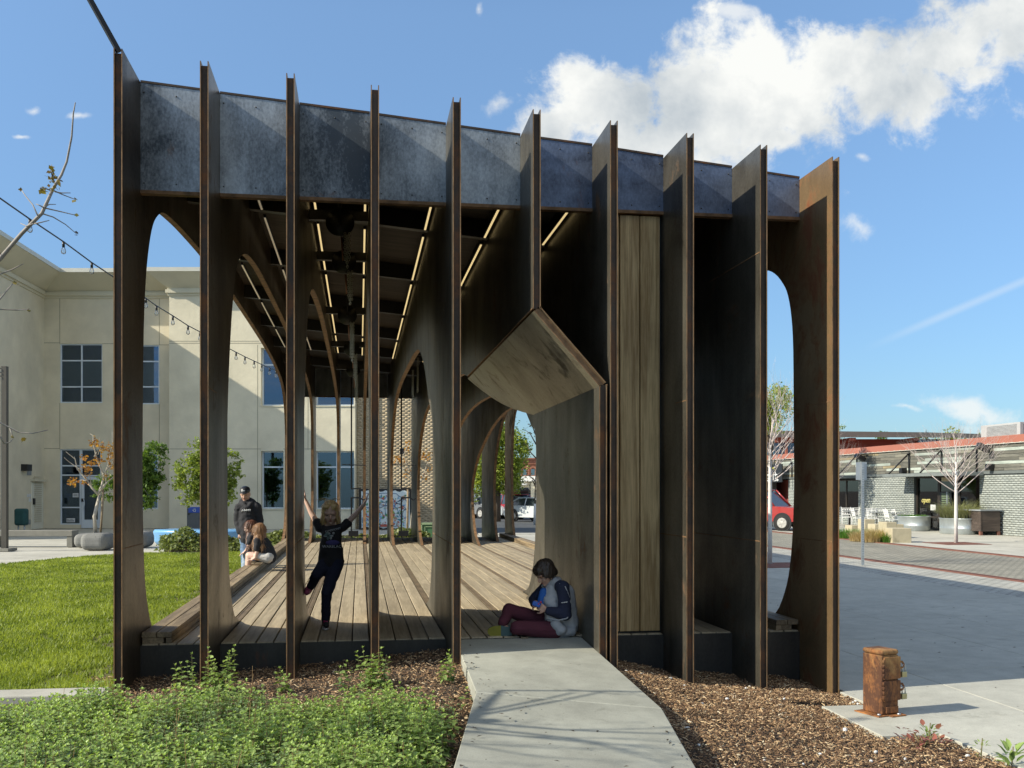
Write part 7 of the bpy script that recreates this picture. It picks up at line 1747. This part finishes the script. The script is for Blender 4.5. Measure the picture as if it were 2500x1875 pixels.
jk = [(nk + V((0, 0, -.02)), .062, ch, .105), (ch, .125, b_p(1364, 1500, .02), .128), (b_p(1364, 1500, .02), .128, b_p(1366, 1534, .03), .13), (nk, .05, sN, .040), (nk, .05, sF, .045), (b_p(1346, 1470, -.05), .075, b_p(1352, 1505, -.05), .08), (b_p(1366, 1541, -.11), .042, b_p(1396, 1541, -.04), .045), (b_p(1358, 1524, -.12), .05, b_p(1372, 1538, -.12), .045), (b_p(1380, 1450, .03), .09, b_p(1386, 1525, .03), .10), (b_p(1346, 1425, .02), .040, b_p(1362, 1416, .05), .036)]
blob('jacket', jk, [], SILVER, t, .0075, 4)
blob('sleeve', [(b_p(1368, 1431, -.10), .056, sN, .062), (sN, .062, eN, .056), (eN, .054, b_p(1341, 1492, -.17), .040)], [], NAVY, t, .0075, 4)
blob('sleeve', [(sF, .055, eF, .050), (eF, .050, b_p(1304, 1474, .05), .036)], [], NAVY, t, .0075, 4)
mb = MB(); c_ = [b_p(1366, 1425, -.165), b_p(1380, 1432, -.185), b_p(1389, 1455, -.17), b_p(1394, 1480, -.15), b_p(1393, 1497, -.16), b_p(1384, 1510, -.205), b_p(1365, 1514, -.21), b_p(1336, 1509, -.20)]; mb.tube(c_, .0055, 5); mb.build('piping', SILVER, t)
mb = MB(); [mb.box(b_p(1371 + 2.3 * q, 1471.5 - .32 * q, -.208), (.005, .004, .006 + .003 * (q % 2))) for q in range(7)]; mb.build('sleeve_print', SIGNW, t)
blob('blue_tee', [(b_p(1327, 1444, -.02), .035, b_p(1322, 1475, -.02), .045)], [], M('blue_cotton', (.02, .11, .38), .8), t, .008, 3)
blob('trousers', [(hipN, .085, knN, .066), (knN, .060, anN, .048), (hipF, .085, knF, .064), (knF, .060, anF + V((0, 0, .035)), .044), (b_p(1352, 1530, -.04), .095, b_p(1364, 1535, .06), .10)], [], MAROON, t, .0075, 4)
mb = MB(); SOLE_Y = M('sole_yellow', (.23, .21, .02), .7); SOLE_T = M('sole_teal', (.06, .11, .11), .7)
blob('shoe', [(b_p(1203, 1541, -.03), .046, b_p(1244, 1541, -.03), .040), (b_p(1226, 1533, -.02), .04, b_p(1240, 1536, .0), .04)], [], SOLE_T, t, .006, 3)
pts_ = []
for q in range(28):
    a = 2 * math.pi * q / 28; u = math.cos(a); w_ = math.sin(a); pts_.append((1223 + 32.5 * (abs(u) ** .75) * math.copysign(1, u), 1541.5 + (14.2 if u < 0 else 12.2) * (abs(w_) ** .8) * math.copysign(1, w_) - .02 * 32 * u))
for nm, mt_, f_ in (('shoe_sole', SOLE_Y, lambda x: x < 1224.5), ('shoe_sole', SOLE_T, lambda x: x >= 1222)):
    pp = [(x, y) for x, y in pts_ if f_(x)]; mb = MB(); mb.prism(pp, lambda u, v, d: b_p(u, v, d), -.080, -.058); mb.build(nm, mt_, t)
hairb = [(P(0, -.10, .15), (.40 * h_, .45 * h_, .42 * h_), Rm), (P(0, .20, .27), (.33 * h_, .21 * h_, .22 * h_), Rm), (P(.30, -.08, -.02), (.12 * h_, .26 * h_, .26 * h_), Rm), (P(-.30, -.08, -.02), (.12 * h_, .26 * h_, .26 * h_), Rm), (P(0, -.36, -.12), (.30 * h_, .14 * h_, .30 * h_), Rm), (P(.30, .16, .02), (.08 * h_, .08 * h_, .18 * h_), Rm), (P(-.30, .16, .02), (.08 * h_, .08 * h_, .18 * h_), Rm)]
strands(blob('hair', [], hairb, BROWN, t, .006, 3), t, BROWN, 500, .04, .002, .05); face_parts(P, h_, Rm, t)
c_ = b_p(1310, 1475, -.16); ty = thing('toy', 'small blue toy with a red button held in the hands of the sitting boy', 'toy', c_)
mb = MB(); mb.box((0, 0, 0), (.075, .03, .045), mat=Matrix.Rotation(.35, 3, 'Y')); mb.build('body', M('toy_blue', (.02, .10, .42), .4), ty, world=False, bevel=.01); mb = MB(); mb.ball((.015, -.017, .004), (.007, .004, .007), 8, 6); mb.ball((.035, -.012, .018), (.010, .008, .010), 8, 6); mb.build('button', M('toy_red', (.5, .03, .06), .4), ty, world=False)

# --- man standing on the lawn behind the bench
dm = 17.3; m_p = lambda px, py, o=0.0: P3(px, py, dm + o)
ml = P3(602, 1444, dm); t = thing('person', 'bearded man in black cap and black hooded sweatshirt looking down beside the bench', 'person', (ml.x, ml.y, -.05))
hc = m_p(598.5, 1206); fc = V((-.10, -1, -.32)); P, Rm, hb = head(hc, .235, fc); h_ = .235
nk, ch, pel = m_p(603, 1227, .03), m_p(605, 1250, .02), m_p(607, 1316, .02)
sL, eL, wL = m_p(583, 1240), m_p(580, 1272, .02), m_p(585, 1301, -.06); sR, eR, wR = m_p(627, 1237), m_p(634, 1270, .03), m_p(636, 1300, -.02)
hL, kL, aL = m_p(601, 1324), m_p(601, 1381, -.04), m_p(602, 1436); hR, kR, aR = m_p(613, 1324), m_p(616, 1381, -.02), m_p(615, 1436)
hn = hand_caps(wL, m_p(592, 1311, -.08) - wL, V((1, 0, .2)), V((0, -1, 0)), .165, .011, .5) + hand_caps(wR, m_p(632, 1312, -.06) - wR, V((-1, 0, .2)), V((0, -1, 0)), .165, .011, .5)
caps = [(hc, .065, nk, .056), (nk, .06, ch, .11), (ch, .14, pel, .13), (nk, .06, sL, .06), (nk, .06, sR, .06), (sL, .055, eL, .043), (eL, .042, wL, .03), (sR, .055, eR, .043), (eR, .042, wR, .03), (hL, .09, kL, .062), (kL, .058, aL, .042), (hR, .09, kR, .062), (kR, .058, aR, .042), (aL, .045, aL + V((0, -.14, -.03)), .04), (aR, .045, aR + V((0, -.14, -.03)), .04)]
blob('body', caps + hn, hb, SKIN, t, .011, 5)
blob('hooded_sweatshirt', [(nk + V((0, 0, -.03)), .10, ch, .14), (ch, .15, m_p(606, 1290), .15), (m_p(606, 1290), .15, m_p(606, 1314), .145), (nk, .08, sL, .075), (nk, .08, sR, .075), (sL, .078, eL, .066), (eL, .066, m_p(585, 1298, -.05), .055), (sR, .078, eR, .066), (eR, .066, m_p(636, 1296, -.02), .055), (m_p(592, 1226, .02), .06, m_p(603, 1222, .10), .075), (m_p(603, 1222, .10), .075, m_p(616, 1226, .02), .06), (m_p(592, 1228, -.03), .04, m_p(602, 1240, -.12), .035), (m_p(615, 1228, -.03), .04, m_p(605, 1240, -.12), .035)], [], BLACKT, t, .011, 4)
blob('jeans', [(hL, .105, kL, .082), (kL, .08, aL, .068), (hR, .105, kR, .082), (kR, .08, aR, .068), (m_p(601, 1318), .11, m_p(613, 1318), .11)], [], DENIM, t, .011, 4)
blob('shoes', [(aL + V((0, .03, -.03)), .05, aL + V((0, -.16, -.035)), .045), (aR + V((0, .03, -.03)), .05, aR + V((0, -.16, -.035)), .045)], [], SHOEB, t, .01, 3)
blob('cap', [], [(P(0, -.06, .26), (.375 * h_, .43 * h_, .30 * h_), Rm), (P(0, .42, .22), (.30 * h_, .26 * h_, .035 * h_), Rm)], BLACK, t, .007, 3)
mb = MB(); mb.ball(P(.05, .33, .33), (.16 * h_, .02 * h_, .05 * h_), 10, 5, rot=Rm); mb.build('cap_badge', SIGNW, t)
blob('beard', [], [(P(0, .24, -.44), (.17 * h_, .12 * h_, .10 * h_), Rm), (P(.2, .12, -.36), (.06 * h_, .10 * h_, .14 * h_), Rm), (P(-.2, .12, -.36), (.06 * h_, .10 * h_, .14 * h_), Rm), (P(0, .375, -.22), (.11 * h_, .025 * h_, .02 * h_), Rm)], BROWN, t, .006, 3); face_parts(P, h_, Rm, t)
rl = t.location; mb = MB(); rg = random.Random(2)
pts_ = [m_p(590 + 1.35 * q, 1247 + 2.6 * math.sin(q * 2.2) - .12 * q, -.196) for q in range(17)]; mb.tube(pts_, .009, 4); mb.build('chest_print', SIGNW, t)

# --- two girls on the bench at the edge of the deck
d2 = 16.35; w_p = lambda px, py, o=0.0: P3(px, py, d2 + o)
wl = P3(645, 1366, d2); t = thing('person', 'girl with long light brown hair, black tee and white shorts sitting on the bench edge', 'person', (wl.x, wl.y, DZ + .098))
hc = w_p(630, 1296); fc = V((-.75, .55, -.25)); P, Rm, hb = head(hc, .215, fc); h_ = .215
nk, ch, pel = w_p(635, 1313), w_p(641, 1328), w_p(655, 1357)
s1, e1, w1 = w_p(628, 1322, -.12), w_p(627, 1348, -.14), w_p(623, 1364, -.14); s2, e2, w2 = w_p(640, 1319, .14), w_p(630, 1342, .2), w_p(622, 1360, .2)
k1, k2 = w_p(609, 1357, -.06), w_p(608, 1356, .10)
caps = [(hc, .055, nk, .045), (nk, .05, ch, .085), (ch, .105, pel, .115), (nk, .045, s1, .045), (nk, .045, s2, .045), (s1, .04, e1, .032), (e1, .031, w1, .024), (s2, .04, e2, .032), (e2, .031, w2, .024), (w_p(650, 1359, -.07), .08, k1, .058), (w_p(650, 1359, .08), .08, k2, .058), (k1, .055, w_p(604, 1392, -.05), .04), (k2, .055, w_p(603, 1392, .1), .04), (w_p(604, 1392, -.05), .04, w_p(598, 1398, -.05), .035), (w_p(603, 1392, .1), .04, w_p(597, 1398, .1), .035)] + hand_caps(w1, V((-.6, -.1, -.12)), V((0, 1, 0)), V((0, 0, 1)), .15, .010, .15) + hand_caps(w2, V((-.6, .1, -.12)), V((0, 1, 0)), V((0, 0, 1)), .15, .010, .15)
blob('body', caps, hb, SKIN2, t, .010, 4)
blob('tee_shirt', [(nk + V((0, 0, -.03)), .07, ch, .11), (ch, .125, w_p(652, 1348), .132), (w_p(652, 1348), .132, w_p(656, 1358), .128), (s1, .058, s1 + (e1 - s1) * .72, .05), (s2, .058, s2 + (e2 - s2) * .6, .05), (nk, .06, s1, .06), (nk, .06, s2, .06)], [], BLACKT, t, .010, 4)
blob('shorts', [(w_p(654, 1360, -.06), .10, w_p(633, 1357, -.07), .078), (w_p(654, 1360, .06), .10, w_p(633, 1357, .09), .078)], [], WHITEC, t, .010, 3)
strands(blob('hair', [(P(0, -.2, .1), .10, w_p(637, 1318, .0), .085), (w_p(634, 1312, -.06), .07, w_p(641, 1336, -.05), .055), (w_p(628, 1306, -.03), .055, w_p(626, 1334, -.10), .035), (w_p(637, 1315, .02), .07, w_p(645, 1340, .04), .045), (w_p(641, 1332, -.10), .04, w_p(640, 1343, -.12), .02), (w_p(622, 1318, -.06), .03, w_p(619, 1332, -.08), .018)], [(P(0, -.10, .13), (.42 * h_, .46 * h_, .43 * h_), Rm)], LBROWN, t, .009, 2), t, LBROWN, 1500, .12, .0028, .08)
d3 = 16.95; v_p = lambda px, py, o=0.0: P3(px, py, d3 + o)
wl = P3(622, 1362, d3); t = thing('person', 'dark haired girl in profile with jeans sitting behind the light haired girl', 'person', (wl.x, wl.y, DZ + .098))
hc = v_p(609, 1287); fc = V((-.9, -.35, -.35)); P, Rm, hb = head(hc, .21, fc); h_ = .21
nk, ch, pel = v_p(614, 1304), v_p(620, 1322), v_p(632, 1352); s1, e1, w1 = v_p(612, 1314, -.13), v_p(606, 1335, -.16), v_p(600, 1345, -.12); k1, k2 = v_p(604, 1352, -.08), v_p(602, 1352, .12)
caps = [(hc, .055, nk, .045), (nk, .05, ch, .085), (ch, .105, pel, .115), (nk, .045, s1, .045), (s1, .04, e1, .032), (e1, .031, w1, .024), (pel, .085, k1, .06), (pel, .085, k2, .06), (k1, .055, v_p(599, 1388, -.07), .04), (k2, .055, v_p(597, 1388, .1), .04), (v_p(599, 1388, -.07), .04, v_p(594, 1393, -.07), .035), (v_p(597, 1388, .1), .04, v_p(592, 1393, .1), .035)] + hand_caps(w1, V((-.6, -.2, -.4)), V((0, 1, 0)), V((0, 0, 1)), .15, .010, .3)
blob('body', caps, hb, SKIN2, t, .010, 4)
blob('tee_shirt', [(nk + V((0, 0, -.03)), .07, ch, .11), (ch, .125, pel, .13), (s1, .055, s1 + (e1 - s1) * .6, .05), (nk, .06, s1, .058)], [], BLACKT, t, .010, 4)
blob('jeans', [(pel, .105, k1, .075), (pel, .105, k2, .075), (k1, .072, v_p(599, 1387, -.07), .056), (k2, .072, v_p(597, 1387, .1), .056)], [], PALEDENIM, t, .010, 4)
strands(blob('hair', [(P(0, -.2, .05), .10, v_p(617, 1315, .02), .075), (P(.25, 0, -.2), .05, v_p(612, 1330, -.14), .045), (P(.2, -.1, -.1), .06, v_p(606, 1334, -.16), .03)], [(P(0, -.10, .13), (.41 * h_, .45 * h_, .42 * h_), Rm)], AUBURN, t, .009, 2), t, AUBURN, 1300, .12, .0028, .08); face_parts(P, h_, Rm, t)
